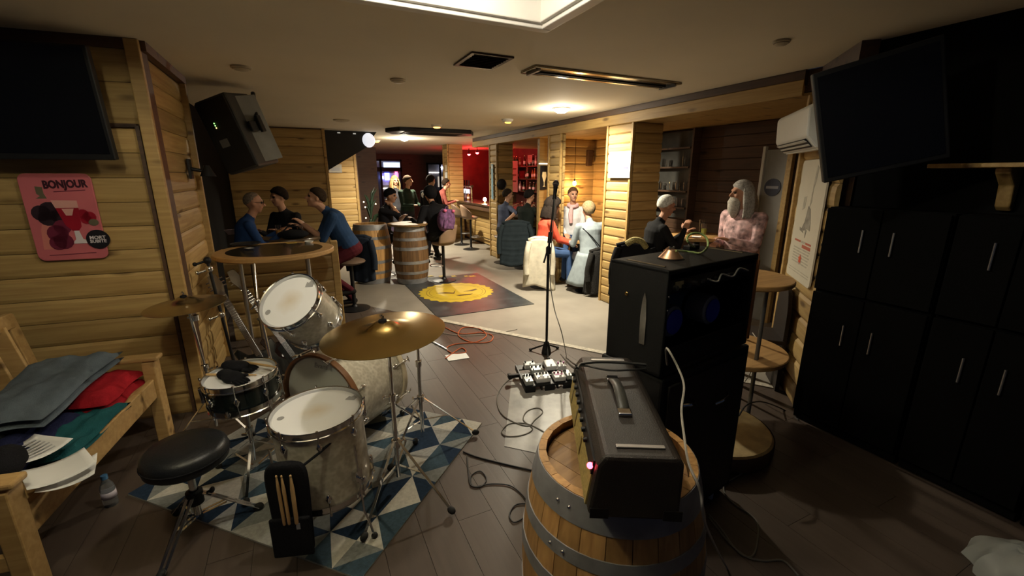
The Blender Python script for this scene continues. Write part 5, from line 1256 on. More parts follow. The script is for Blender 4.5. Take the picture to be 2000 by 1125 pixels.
# wooden shelf and framed sign at the far right
p = gx(1830, 321, 3.16); q = gx(2000, 321, 3.16)
t = thing('wall_shelf', 'wooden wall shelf with a rounded bracket at the right edge', 'shelf', (3.39, .88, 1.80))
MB().box((-.13, 0, 0), (.25, .74, .022)).obj('board', PINE_D, t, smooth=False, bevel=.003)
mb = MB(); mb.prism([(0, 0), (-.16, 0), (-.15, -.03), (-.07, -.09), (-.05, -.2), (-.02, -.22), (0, -.22)], -.03, .03, Matrix(((1, 0, 0, 0), (0, 0, 1, .1), (0, 1, 0, -.011), (0, 0, 0, 1)))); mb.obj('bracket', PINE_D, t, smooth=False, bevel=.008)
p = gx(1995, 250, 3.2)
t = thing('framed_notice', 'pale framed notice standing on the wooden shelf', 'picture', M=Matrix.Translation((3.27, .78, 1.813)) @ rotm((0, 1, 0), math.radians(8)))
MB().box((0, 0, .17), (.015, .26, .34)).obj('frame', mat('pale_pink_board', (.50, .42, .40), .6, var=.05), t, smooth=False, bevel=.003)
MB().box((-.009, 0, .20), (.003, .20, .2)).obj('print', mat('mauve_print', (.34, .27, .28), .6, var=.2, scale=15), t, smooth=False)
for i in range(2): MB().box((-.009, 0, .05+i*.03), (.003, .16, .012)).obj('text_line', GREY, t, smooth=False)
# pale bag in the lower right corner
p = gz(1975, 1060, .05); t = thing('grey_bag', 'crumpled pale grey bag on the floor at the lower right corner', 'bag', (2.72, .42, 0))
def bagfn(u, v):
    a = 2*PI*u; e = v*PI/2; r = .17*math.cos(e)*(1+.12*math.sin(5*a+3*v)+.06*math.sin(11*a)); return (r*math.cos(a), r*math.sin(a), .16*math.sin(e)*(1+.08*math.sin(4*a)))
MB().grid(bagfn, 28, 10).obj('sack', mat('pale_grey_plastic', (.35, .37, .35), .5, var=.1), t); MB().ring((0, 0, .155), .03, .012).obj('knot', mat('pale_grey_plastic', (.35, .37, .35), .5, var=.1), t)
# small pale thing beside the cabinet caster
p = gz(1387, 972, 0); t = thing('small_bottle', 'tiny pale bottle on the floor beside the barrel and cabinet', 'bottle', p); MB().lathe([(0, 0), (.014, 0), (.015, .03), (.008, .045), (0, .045)], 14).obj('body', mat('pale_blue_plastic', (.4, .45, .5), .4, var=0), t); MB().cyl((0, 0, .044), (0, 0, .055), .008).obj('cap', WHITEP, t)
# three tiered round wooden table between cabinet and poster
t = thing('tiered_table', 'two tiered round wooden high table under the cream poster', 'table', (2.82, 2.04, 0))
for z, r, nm in ((1.05, .335, 'tabletop'), (.50, .37, 'middle_shelf')):
    MB().lathe([(0, z-.035), (r-.006, z-.035), (r, z-.028), (r, z-.006), (r-.006, z), (0, z)], 48).obj(nm, TABLEW, t)
MB().cyl((0, 0, .0), (0, 0, 1.02), .045, seg=20).obj('centre_post', DARKW, t)
for a in (.3, 2.4, 4.5): MB().cyl((math.cos(a)*.24, math.sin(a)*.24, .0), (math.cos(a)*.24, math.sin(a)*.24, 1.02), .014).obj('leg', mat('grey_metal_leg', (.15, .15, .14), .5, .6, var=0), t)
t = thing('log_stool', 'low round slice of a log on the floor behind the speaker cabinet', 'stool', (2.36, 1.78, 0))
MB().lathe([(0, .01), (.36, .01), (.37, .03), (.37, .10), (.355, .115), (0, .115)], 40).obj('wood_slice', mat('pale_log_end', (.46, .34, .16), .7, var=.25, scale=10, bump=.2), t)
MB().lathe([(.371, .012), (.376, .03), (.376, .1), (.371, .108)], 40).obj('bark', DARKW, t)
# dark round-topped shape stands for a shadow cast on the poster wall
p = diagp(.42, .16); t = thing('round_shadow', 'dark round topped shape standing in for a shadow on the slanting wall', 'painted shadow', M=Matrix.Translation((p.x, p.y, 0)) @ rotm(ang=DANG))
hh = .92
pts = [(-.17, 0)]+[(-.17*math.cos(PI*k/12), .62+.28*math.sin(PI*k/12)) for k in range(13)]+[(.17, 0)]
MB().prism(pts, -.015, .015, Matrix(((1, 0, 0, 0), (0, 0, 1, -.1), (0, 1, 0, 0), (0, 0, 0, 1)))).obj('backrest', mat('painted_shadow', (.018, .011, .008), .6, var=.2), t, smooth=False, bevel=.004)
MB().box((0, .04, .43), (.36, .30, .035)).obj('seat', mat('painted_shadow', (.018, .011, .008), .6, var=.2), t, smooth=False, bevel=.008)
for x in (-.15, .15): MB().box((x, .17, .21), (.035, .035, .42)).obj('leg', mat('painted_shadow', (.018, .011, .008), .6, var=.2), t, smooth=False)

# ================================================================ alcove: table, glass shelves, papers
t = thing('high_table', 'high wooden table between the two people in the alcove', 'table', (4.32, 3.78, 0))
MB().lathe([(0, 1.01), (.335, 1.01), (.34, 1.02), (.34, 1.045), (.333, 1.05), (0, 1.05)], 40).obj('tabletop', TABLEW, t)
MB().cyl((0, 0, .02), (0, 0, 1.01), .035).obj('pole', BLKMET, t); MB().lathe([(0, 0), (.22, 0), (.22, .012), (.05, .03), (0, .03)], 32).obj('base', BLKMET, t)
def glass_thing(label, p, r, h_, liquid=None, stem=False, group=None, cat='glass'):
    t = thing('drinking_glass', label, cat, p, 0, group)
    MB().lathe([(0, 0), (r*.85, 0), (r*.85, .004), (r, h_), (r-.003, h_), (r*.82-.002, .008), (0, .008)], 20).obj('bowl', GLASS, t)
    if liquid: MB().lathe([(0, .009), (r*.80, .009), (r*.86, h_*.55), (0, h_*.55)], 18).obj('drink', liquid, t)
    return t
BEER = mat('amber_beer', (.45, .22, .04), .3, var=0); LIME = mat('yellow_green_drink', (.42, .45, .08), .3, var=0)
q = gz(1341, 458, 1.05); glass_thing('small glass with an amber drink left on the alcove table', (q.x, q.y, 1.05), .035, .10, BEER, group='glasses on the alcove table')
q = gz(1374, 458, 1.05); glass_thing('tall glass of yellow green drink on the alcove table', (q.x, q.y, 1.05), .036, .13, LIME, group='glasses on the alcove table')
q = gz(1370, 452, 1.05); glass_thing('empty tall glass behind the yellow drink in the alcove', (q.x, q.y, 1.05), .036, .15, None, group='glasses on the alcove table')
q = gz(1360, 463, 1.05); t = thing('paper_sheet', 'small white paper on the alcove table', 'paper', (q.x, q.y, 1.053), .7); MB().box((0, 0, 0), (.18, .1, .001)).obj('sheet', PAPER, t, smooth=False)
t = thing('glass_cabinet', 'dark wall shelves holding drinking glasses at the back of the alcove', 'shelf', (5.02, 4.88, 0))
DG = mat('dark_grey_backing', (.06, .058, .05), .6, var=.2)
MB().box((-.02, 0, 1.75), (.02, .72, 1.2)).obj('back_panel', DG, t, smooth=False)
for y in (-.37, .37): MB().box((-.07, y, 1.75), (.14, .03, 1.24)).obj('side_post', DARKW, t, smooth=False)
for z in (1.3, 1.53, 1.86, 2.12): MB().box((-.08, 0, z), (.14, .68, .022)).obj('shelf_board', DARKW, t, smooth=False)
rnd = random.Random(3); k = 0
for z, ys in ((1.311, (-.25, -.16, .05, .22)), (1.541, (-.26, -.12, .0, .18, .27)), (1.871, (-.2, .1, .24))):
    for y in ys:
        k += 1; g_ = glass_thing('%s clear glass from the right on the %s dark alcove shelf' % (('first', 'second', 'third', 'fourth', 'fifth')[ys.index(y)], {1.311: 'lowest', 1.541: 'middle', 1.871: 'top'}[z]), (4.94, 4.88+y, z), .03+.006*rnd.random(), .10+.04*rnd.random(), group='glasses on the alcove shelves')
# lit corner lamp inside the alcove
p = gx(1122, 358, 4.55); t = thing('wall_lamp', 'small bare warm bulb glowing on the alcove wall', 'lamp', p)
MB().ell((0, 0, 0), (.035, .035, .045)).obj('bulb', glow('warm_bulb', (1, .62, .25), 25), t); MB().cyl((0, 0, .04), (0, 0, .08), .015).obj('socket', BLKMET, t); MB().cyl((0, 0, .08), (0, .0, LOWC-p.z), .004, seg=6).obj('cord', BLKMET, t)
point_light('wall_lamp_light', (p.x, p.y-.06, p.z-.05), 14, (1, .55, .2), .05)
# dark wall lantern hanging beside it
p = gx(1140, 320, 4.9); t = thing('wall_ornament', 'dark carved ornament on the alcove wall behind the women', 'ornament', (4.90, gx(1140, 330, 4.9).y, 0))
zt = gx(1140, 305, 4.9).z
MB().prism([(-.2, zt-.18), (.2, zt-.18), (.22, zt+.1), (-.22, zt+.1)], -.05, .05, Matrix(((0, 0, 1, 0), (1, 0, 0, 0), (0, 1, 0, 0), (0, 0, 0, 1)))).obj('box', DARKW, t, smooth=False, bevel=.01)
MB().prism([(-.09, zt-.18), (.09, zt-.18), (.03, zt-.5), (0, zt-.56), (-.03, zt-.5)], -.04, .04, Matrix(((0, 0, 1, 0), (1, 0, 0, 0), (0, 1, 0, 0), (0, 0, 0, 1)))).obj('tail', DARKW, t, smooth=False, bevel=.01)
# notices on pillars
def notice(label, X, y, z, w_, h_, lines, icons=True, m=PAPER):
    t = thing('paper_notice', label, 'notice', (X, y, z))
    MB().box((0, 0, 0), (.002, w_, h_)).obj('sheet', m, t, smooth=False)
    PG = mat('faint_grey_print', (.4, .4, .42), .8, var=0); PB_ = mat('blue_print', (.16, .17, .30), .7, var=0)
    for zz, f in lines: MB().box((-.0015, w_*(1-f)*.45, h_*zz), (.001, w_*.86*f, h_*.03)).obj('text_line', PG, t, smooth=False)
    if icons:
        for yy, ww in ((-.3, .22), (.08, .08), (.33, .08)): MB().box((-.0018, w_*yy, -h_*.12), (.001, w_*ww, h_*.075)).obj('icon', PB_, t, smooth=False)
    return t
a, b_ = gx(1192, 297, 3.755), gx(1231, 348, 3.755)
notice('white notice with lines of print and small icons on the nearest pillar', 3.742, (a.y+b_.y)/2, (a.z+b_.z)/2, abs(a.y-b_.y), abs(a.z-b_.z)*.98, ((.4, 1), (.33, 1), (.24, .9), (.17, .6), (.1, .8), (-.3, .9), (-.36, .5)))
a = gx(888, 326, 3.755); notice('small white notice low on the far pillar', 3.742, 11.98, gx(886, 342, 3.755).z, .22, .16, (), False)
notice('small cream notice with a red stamp high on the far pillar', 3.742, 11.98, gx(886, 328, 3.755).z, .2, .17, ((-.3, .6),), False, mat('cream_notice', (.6, .5, .36), .8, var=.05))
pb = gx(958, 365, 3.755); t = thing('blue_strip_sign', 'tall pale blue strip sign on the beam end pillar', 'sign', (3.742, 8.74, 1.62)); MB().box((0, 0, 0), (.006, .1, .72)).obj('panel', mat('pale_blue_panel', (.22, .38, .48), .4, var=.05), t, smooth=False); MB().box((-.004, 0, .3), (.002, .06, .06)).obj('print', PAPER, t, smooth=False)
t = thing('wall_plate', 'small round black plaque on the beam end pillar', 'ornament', (gy(979, 360, 8.52).x, 8.52, gy(979, 360, 8.52).z)); MB().lathe([(0, 0), (.10, 0), (.10, .02), (.06, .03), (0, .03)], 24, rotm((1, 0, 0), PI/2)).obj('disc', BLKMET, t); MB().ring((0, -.02, 0), .1, .012, axis=(0, 1, 0)).obj('rim', BLKMET, t)
t = thing('beer_display', 'lit picture of a tall beer glass beside the pillar behind the microphone', 'sign', (gy(1062, 347, 7.0).x, 7.0, gy(1062, 347, 7.0).z))
MB().box((0, 0, 0), (.14, .03, .42)).obj('panel', mat('dark_display', (.015, .015, .02), .3, var=0), t, smooth=False); MB().box((0, .06, LOWC/2-gy(1062, 347, 7.0).z), (.16, .08, LOWC)).obj('post', PINE_D, t, smooth=False); MB().box((0, 0, .24), (.18, .06, .02)).obj('lit_edge', glow('display_edge', (.9, .9, .8), 1.2), t, smooth=False)
MB().prism([(-.035, .1), (.035, .1), (.045, .03), (.02, -.05), (.008, -.08), (.006, -.14), (.03, -.155), (-.03, -.155), (-.006, -.14), (-.008, -.08), (-.02, -.05), (-.045, .03)], .016, .02, Matrix(((1, 0, 0, 0), (0, 0, -1, 0), (0, 1, 0, 0), (0, 0, 0, 1)))).obj('glass_print', glow('glass_print', (.75, .6, .3), .35), t, smooth=False)
p = gy(655, 329, 11.97); t = thing('paper_notice', 'small framed notice on the lit pine wall section', 'notice', (p.x, 11.965, p.z)); MB().box((0, 0, 0), (.3, .01, .2)).obj('sheet', mat('dull_card', (.4, .38, .33), .6, var=.1), t, smooth=False); MB().box((0, -.006, -.02), (.2, .003, .08)).obj('print', GREY, t, smooth=False)

# ================================================================ floor mat with the yellow seal
t = thing('entrance_mat', 'large dark grey floor mat with a yellow scalloped seal', 'mat', (0, 0, 0))
X0, X1, Y0, Y1 = 1.43, 2.82, 5.14, 7.35
MB().box(((X0+X1)/2, (Y0+Y1)/2, .004), (X1-X0, Y1-Y0, .008)).obj('mat_body', mat('dark_slate_mat', (.045, .048, .050), .32, var=.35, scale=5, bump=.15, bscale=150), t, smooth=False)
sc0 = gz(889, 570, .008); sl_, sr_ = gz(820, 572, .008), gz(961, 568, .008); rs = (sl_-sr_).length/2
YEL = mat('yellow_print', (.50, .36, .03), .5, var=.08); BRN = mat('brown_print', (.10, .055, .02), .6, var=.2)
sc0 = (sl_+sr_)/2
Mz = Matrix.Translation((sc0.x, sc0.y, .008)) @ rotm(ang=math.atan2((sr_-sl_).y, (sr_-sl_).x)) 
ry_ = .98
MB().prism([((rs+(.03 if k % 2 else -.015))*math.cos(2*PI*k/48), (rs+(.03 if k % 2 else -.015))*math.sin(2*PI*k/48)) for k in range(48)], 0, .0015, Mz).obj('seal', YEL, t, smooth=False)
MB().ring((0, 0, 0), rs*.82, .006, seg=48, tseg=6).obj('seal_ring', BRN, t).matrix_local = Mz @ Matrix.Translation((0, 0, -.003))
MB().ring((0, 0, 0), rs*.74, .004, seg=48, tseg=6).obj('seal_ring', BRN, t).matrix_local = Mz @ Matrix.Translation((0, 0, -.001))
def seal(poly): return MB().prism(poly, .0015, .003, Mz).obj('seal_motif', BRN, t, smooth=False)
seal([(-.55*rs, -.12*rs), (-.05*rs, -.2*rs), (-.02*rs, .2*rs), (-.08*rs, -.1*rs), (-.3*rs, -.02*rs)]); seal([(.0, -.38*rs), (.1*rs, -.45*rs), (.38*rs, -.36*rs), (.45*rs, -.25*rs), (.2*rs, -.3*rs)]); seal([(.2*rs, .0), (.45*rs, .02*rs), (.6*rs, .2*rs), (.55*rs, .28*rs), (.38*rs, .12*rs)])
for i, (px, wv) in enumerate(((838, .16), (862, .1), (886, .09), (910, .07), (922, .12))):
    q = gz(px, 539, .008); MB().prism([(-wv/2, -.05), (wv/2, -.05), (wv/2*.6, .05), (0, 0), (-wv/2*.7, .05)], 0, .001, Matrix.Translation((q.x, q.y, .008))).obj('mat_lettering', YEL, t, smooth=False)

# ================================================================ bar
t = thing('bar_counter', 'long dark topped bar counter with pine front behind the pillars', 'bar counter', (0, 0, 0))
MB().box((4.50, 9.75, .52), (.40, 5.1, 1.0)).obj('body', DARKW, t, smooth=False)
plank_wall(t, (4.30, 7.2), (4.30, 12.25), .02, .98, side=1, pitch=.13)
MB().box((4.32, 9.75, 1.05), (.72, 5.16, .055)).obj('worktop', mat('dark_worktop', (.05, .03, .018), .25, var=.3, coat=.3), t, smooth=False, bevel=.012)
MB().cyl((4.20, 7.3, .2), (4.20, 12.2, .2), .018).obj('foot_rail', BRASSD, t)
MB().box((4.14, 9.75, .97), (.30, 5.1, .1)).obj('counter_edge', DARKW, t, smooth=False, bevel=.01)
t = thing('bar_shelves', 'dark shelf rack with bottles behind the bar in red light', 'shelf', (6.1, 10.0, 0))
for z in (.9, 1.3, 1.65, 2.0): MB().box((0, 0, z), (.3, 5.4, .03)).obj('shelf_board', DARKW, t, smooth=False)
for y in (-2.7, -1.6, -.6, .4, 1.4, 2.7): MB().box((0, y, 1.1), (.3, .05, 2.2)).obj('upright', DARKW, t, smooth=False)
def bottle(label, p, h_, r, m, group, capm=BLKPLA, lab=True):
    t = thing('bottle', label, 'bottle', p, 0, group)
    MB().lathe([(0, 0), (r, 0), (r, h_*.58), (r*.85, h_*.66), (r*.36, h_*.78), (r*.36, h_*.97), (0, h_*.97)], 14).obj('body', m, t); MB().cyl((0, 0, h_*.95), (0, 0, h_), r*.42, seg=10).obj('cap', capm, t)
    if lab: MB().lathe([(r+.0006, h_*.2), (r+.0006, h_*.48)], 14).obj('paper_label', PAPER, t)
ORD = ['%s%s' % (a_, b_) for a_, b_ in [('first', ''), ('second', ''), ('third', ''), ('fourth', ''), ('fifth', ''), ('sixth', ''), ('seventh', ''), ('eighth', ''), ('ninth', ''), ('tenth', ''), ('eleventh', ''), ('twelfth', ''), ('thirteenth', ''), ('fourteenth', ''), ('fifteenth', ''), ('sixteenth', ''), ('seventeenth', ''), ('eighteenth', ''), ('nineteenth', ''), ('twentieth', '')]+[('twenty-', q_) for q_ in ('first', 'second', 'third', 'fourth', 'fifth', 'sixth', 'seventh', 'eighth', 'ninth')]+[('thirtieth', '')]+[('thirty-', q_) for q_ in ('first', 'second', 'third', 'fourth', 'fifth')]]
rnd = random.Random(9); bcol = [mat('green_bottle', (.03, .08, .03), .15, var=0), mat('brown_bottle', (.07, .03, .01), .15, var=0), mat('amber_bottle', (.3, .13, .03), .15, var=0), mat('clear_bottle', (.3, .28, .25), .15, var=0)]
for z in (1.316, 1.666, 2.016):
    y = 12.45; nb_ = 0
    while y > 7.5:
        if rnd.random() < .75 and all(abs(y-10.0-u_) > .08 for u_ in (-2.7, -1.6, -.6, .4, 1.4, 2.7)): nb_ += 1; bottle('%s bottle from the far end on the %s red lit bar shelf' % (ORD[nb_-1], {1.316: 'lowest', 1.666: 'middle', 2.016: 'top'}[z]), (5.98+rnd.uniform(-.04, .04), y, z), rnd.uniform(.24, .31), rnd.uniform(.032, .042), rnd.choice(bcol), 'bottles on the bar shelves', rnd.choice([BLKPLA, BRASS, WHITEP]), rnd.random() < .8)
        y -= rnd.uniform(.13, .24)
for i, (px, py, hv, mt) in enumerate(((903, 375, .22, 'amber_bottle'), (909, 380, .26, 'clear_bottle'), (915, 384, .2, 'amber_bottle'))):
    p = gx(px, py+10, 4.32); bottle(('leftmost amber bottle on the bar counter near the tap', 'tall clear bottle on the bar counter near the tap', 'rightmost amber bottle on the bar counter near the tap')[i], (p.x, p.y, 1.0775), hv, .04, MATS[mt], 'bottles on the bar counter')
t = thing('beer_tap', 'chrome beer tap tower with a lit white sign on the bar', 'beer tap', (4.4, gx(915, 360, 4.4).y, 1.0775))
mb = MB(); mb.cyl((0, -.25, 0), (0, -.25, .38), .03); mb.cyl((0, .25, 0), (0, .25, .38), .03); mb.cyl((0, -.3, .38), (0, .3, .38), .04); mb.obj('tower', BRASSD, t)
for y in (-.18, 0, .18): MB().cyl((-.03, y, .38), (-.1, y, .36), .012).obj('spout', CHROME, t); MB().cyl((-.05, y, .4), (-.05, y, .54), .014, .02).obj('tap_handle', BLKPLA, t)
MB().box((-.06, 0, .24), (.02, .42, .12)).obj('lit_sign', glow('tap_sign', (.75, .8, 1), 2.2), t, smooth=False)
p = gx(947, 393, 4.2); t = thing('table_lamp', 'bright small lamp on the bar counter beside the pillar', 'lamp', (p.x, p.y, 1.0775)); MB().lathe([(0, 0), (.05, 0), (.05, .01), (.01, .02), (.01, .05), (0, .05)], 18).obj('base', BRASSD, t); MB().ell((0, 0, .09), (.045, .045, .05)).obj('bulb', glow('bar_bulb', (1, .8, .5), 40), t)
point_light('table_lamp_light', (p.x-.08, p.y-.05, 1.2), 10, (1, .72, .4), .05)
# glasses on the bar in front of the two men
for i in range(9):
    px, py = 1022+i*6, 398-(i % 3)*5; p = gx(px, py, 4.42+.08*(i % 2)); glass_thing('%s glass from the left on the bar before the seated men' % ('first', 'second', 'third', 'fourth', 'fifth', 'sixth', 'seventh', 'eighth', 'ninth')[i], (p.x, p.y, 1.0775), .036, .13, group='glasses on the bar')
# pinned papers on the red wall
for px, py, w_, h_, lab in ((923, 332, .42, .62, 'pink tinted paper sheet hanging behind the far bar'), (905, 333, .5, .6, 'large menu sheet on the red wall behind the tap'), (1005, 345, .42, .9, 'tall dark red board behind the seated men'), (1035, 310, .25, .2, 'small red lit plate on the bar wall')):
    p = gx(px, py, 5.9); t = thing('wall_menu', lab, 'notice', (p.x, p.y, p.z)); MB().box((0, 0, 0), (.01, w_, h_)).obj('sheet', mat('reddish_paper', (.35, .2, .17), .7, var=.1), t, smooth=False)
    for k in range(3): MB().box((-.007, 0, h_*(.25-.2*k)), (.003, w_*.6, h_*.05)).obj('text_line', DARKW, t, smooth=False)

# ================================================================ stools, barrel tables
def bar_stool(label, loc, rz, seat_h=.72, back=True, m=None, group='bar stools', br=.2):
    m = m or mat('brown_stool_leather', (.14, .09, .06), .5, var=.15)
    t = thing('bar_stool', label, 'stool', loc, rz, group)
    MB().lathe([(0, 0), (br, 0), (br, .008), (br*.8, .018), (.045, .035), (.03, .06), (0, .06)], 32).obj('base', BLKMET, t)
    MB().cyl((0, 0, .04), (0, 0, seat_h-.05), .026).obj('pole', BLKMET, t)
    mb = MB(); mb.ring((0, .12, seat_h*.38), .12, .010, seg=24); mb.obj('foot_ring', STEEL, t)
    mb = MB(); mb.ell((0, 0, seat_h-.03), (.20, .19, .045), 24, 8); mb.obj('seat', m, t)
    if back: MB().grid(lambda u, v: ((.20+.02*v)*math.cos(PI*(1.05+.9*u)), (.19+.03*v)*math.sin(PI*(1.05+.9*u))-.02*v, seat_h-.02+(.30*math.sin(PI*min(1, max(0, .12+.76*u))))*v), 16, 6).obj('backrest', m, t, solid=.03)
    return t
# barrel tables by the left wall
barrel('oak barrel table behind the man in the navy shirt', (1.02, 7.55, 0), .98, .26, .32, .2, 20, 'oak barrels')
OAK_KEEP = OAK; OAK = wood('dark_oak_stave', (.22, .12, .05), (.12, .06, .025), axis=2, knots=False, rand=.3)
barrel('darker oak barrel table beside the person with the purple backpack', (1.60, 7.22, .0085), .955, .24, .29, .5, 20, 'oak barrels')
OAK = OAK_KEEP
t = thing('barrel_table_top', 'pale round tabletop on the barrel between the two seated guests', 'tabletop', (1.57, 7.20, .965)); MB().lathe([(0, 0), (.32, 0), (.325, .01), (.325, .03), (0, .035)], 36).obj('top', TABLEW, t); MB().ring((0, 0, .018), .326, .005, seg=36).obj('rim', DARKW, t)
q = gz(790, 431, 1.0); t = thing('paper_sheet', 'small white paper on the barrel tabletop', 'paper', (1.74, 7.14, 1.003), .4); MB().box((0, 0, 0), (.15, .12, .001)).obj('sheet', PAPER, t, smooth=False)
# the navy man's table
t = thing('high_table', 'dark high table among the three men on the left', 'table', (-.13, 5.93, 0))
MB().lathe([(0, .99), (.335, .99), (.34, 1.0), (.34, 1.02), (.335, 1.03), (0, 1.03)], 36).obj('tabletop', mat('dark_table_top', (.07, .045, .025), .3, var=.3, coat=.2), t); MB().cyl((0, 0, .02), (0, 0, .99), .035).obj('pole', BLKMET, t); MB().lathe([(0, 0), (.24, 0), (.24, .012), (.05, .03), (0, .03)], 28).obj('base', BLKMET, t)
for i, (x, y) in enumerate(((-.02, 5.78), (-.26, 6.0), (.02, 6.02))): glass_thing(('beer glass nearest the camera on the dark men\'s table', 'beer glass beside the bald man on the dark table', 'beer glass at the right on the dark men\'s table')[i], (x, y, 1.03), .035, .14, BEER, group='glasses on the men\'s table')
t = thing('black_bag', 'black bag lying on the dark table of the three men', 'bag', (-.10, 5.72, 1.03)); MB().ell((0, 0, .05), (.17, .09, .055)).obj('body', BLKCLO, t); MB().tube([(-.1, 0, .09), (-.05, .02, .14), (.05, .02, .14), (.1, 0, .09)], .008, 6).obj('handle', BLKCLO, t)
t = thing('pink_paper', 'pink sheet standing on the bald man\'s side of the table', 'paper', M=Matrix.Translation(gd(470, 452, 5.2)) @ rotm((1, 0, 0), -.5)); MB().prism([(-.16, -.06), (.16, -.08), (.08, .06), (-.14, .09)], 0, .004).obj('sheet', mat('pink_sheet', (.6, .42, .42), .7, var=.03), t, smooth=False); MB().box((0, 0, .005), (.1, .03, .001)).obj('print', GREY, t, smooth=False)
bar_stool('bar stool on the tiles under the man in the navy shirt', (.53, 6.02, 0), PI/2, .68, False)
bar_stool('bar stool under the guest with the purple backpack', (2.10, 7.04, .0085), PI*.25, .68, True, mat('tan_stool_leather', (.26, .17, .11), .5, var=.1))
bar_stool('tan bar stool standing free in front of the bar', (3.68, 9.95, 0), -PI/2, .80, True, mat('tan_stool_leather', (.26, .17, .11), .5, var=.1))
bar_stool('bar stool beside the far pillar at the bar', (3.72, 10.75, 0), -PI/2, .78, True)
for (x, y, rz, h_, lab) in ((3.84, 7.42, -PI/2, .57, 'stool of the man in black at the bar'), (3.70, 8.10, -PI/2, .57, 'stool of the man in the waistcoat at the bar'), (3.42, 5.98, -1.2, .49, 'stool of the woman in the red jacket'), (3.92, 5.42, .3, .46, 'stool of the woman in the grey coat'), (4.27, 6.44, 2.6, .62, 'stool of the smiling woman in white'), (3.62, 3.86, -PI/2+.1, .61, 'stool of the white haired guest in black'), (4.40, 3.22, .6, .74, 'stool of the bearded man'), (1.30, 8.02, -.9, .62, 'stool of the guest in the beanie'), (-.62, 5.86, -PI/2, .68, 'stool of the bald man'), (-.16, 6.60, PI, .68, 'stool of the bearded man in black')):
    bar_stool(lab, (x, y, 0), rz, h_, False)
# low table between the women
t = thing('low_table', 'small dark table between the women in the alcove', 'table', (4.14, 5.88, 0)); MB().lathe([(0, .70), (.26, .70), (.26, .73), (0, .735)], 32).obj('tabletop', TABLEW, t); MB().cyl((0, 0, .02), (0, 0, .7), .03).obj('pole', BLKMET, t); MB().lathe([(0, 0), (.2, 0), (.2, .012), (.05, .03), (0, .03)], 28).obj('base', BLKMET, t)
# potted plant by the dark wall
p = gy(727, 440, 12.5); t = thing('potted_plant', 'dark leafy plant with tiny lights beside the entrance wall', 'plant', (1.75, 12.6, 0)); MB().lathe([(0, 0), (.14, 0), (.18, .3), (.16, .3), (.13, .05), (0, .05)], 20).obj('pot', BLKPLA, t)
rnd = random.Random(5)
for i in range(26):
    a = rnd.uniform(0, 6.28); r = rnd.uniform(.05, .28); z = rnd.uniform(.35, 1.5); mb = MB(); mb.tube([(0, 0, z*.6), (r*.5*math.cos(a), r*.5*math.sin(a), z*.9), (r*math.cos(a), r*math.sin(a), z)], [.02, .035, .004], 5); mb.obj('leaf', mat('dark_green_leaf', (.015, .035, .018), .5, var=.3), t)
for i in range(4): MB().ell((rnd.uniform(-.2, .2), -.2, rnd.uniform(.4, 1.1)), (.02, .02, .02), 8, 6).obj('fairy_light', glow('fairy_light', (1, .85, .5), 4), t)
# ================================================================ people
SKINS = {'light': mat('skin_light', (.50, .27, .17), .55, var=.06), 'tan': mat('skin_tan', (.40, .19, .11), .55, var=.06)}
LIPM = mat('lips', (.30, .10, .08), .5, var=0); EYEM = mat('dark_eyes', (.02, .015, .012), .3, var=0)
def fab(name, c, **k): return mat(name, c, .9, var=k.get('var', .12), scale=k.get('scale', 14), bump=.2, bscale=160, spec=.15)
def capsule(mb, p0, r0, p1, r1, seg=10):
    p0, p1 = Vector(p0), Vector(p1); d = p1-p0; L_ = d.length
    if L_ < 1e-6: return mb.ell(p0, (r0, r0, r0), seg, 7)
    prof = [(0, -r0)]+[(r0*math.cos(a), r0*math.sin(a)) for a in (-1.1, -.55)]+[(r0, 0), ((r0+r1)/2, L_/2), (r1, L_)]+[(r1*math.cos(a), L_+r1*math.sin(a)) for a in (.55, 1.1)]+[(0, L_+r1)]
    return mb.lathe(prof, seg, Matrix.Translation(p0) @ align(d))
def ik(a, b, l1, l2, pole):
    a, b, pole = Vector(a), Vector(b), Vector(pole); d = b-a; L_ = min(d.length, (l1+l2)*.995); u = d.normalized()
    if d.length > L_: b = a+u*L_
    x = (l1*l1-l2*l2+L_*L_)/(2*L_); h_ = math.sqrt(max(0, l1*l1-x*x)); p = pole-u*pole.dot(u)
    p = p.normalized() if p.length > 1e-6 else u.orthogonal().normalized()
    return a+u*x+p*h_, b
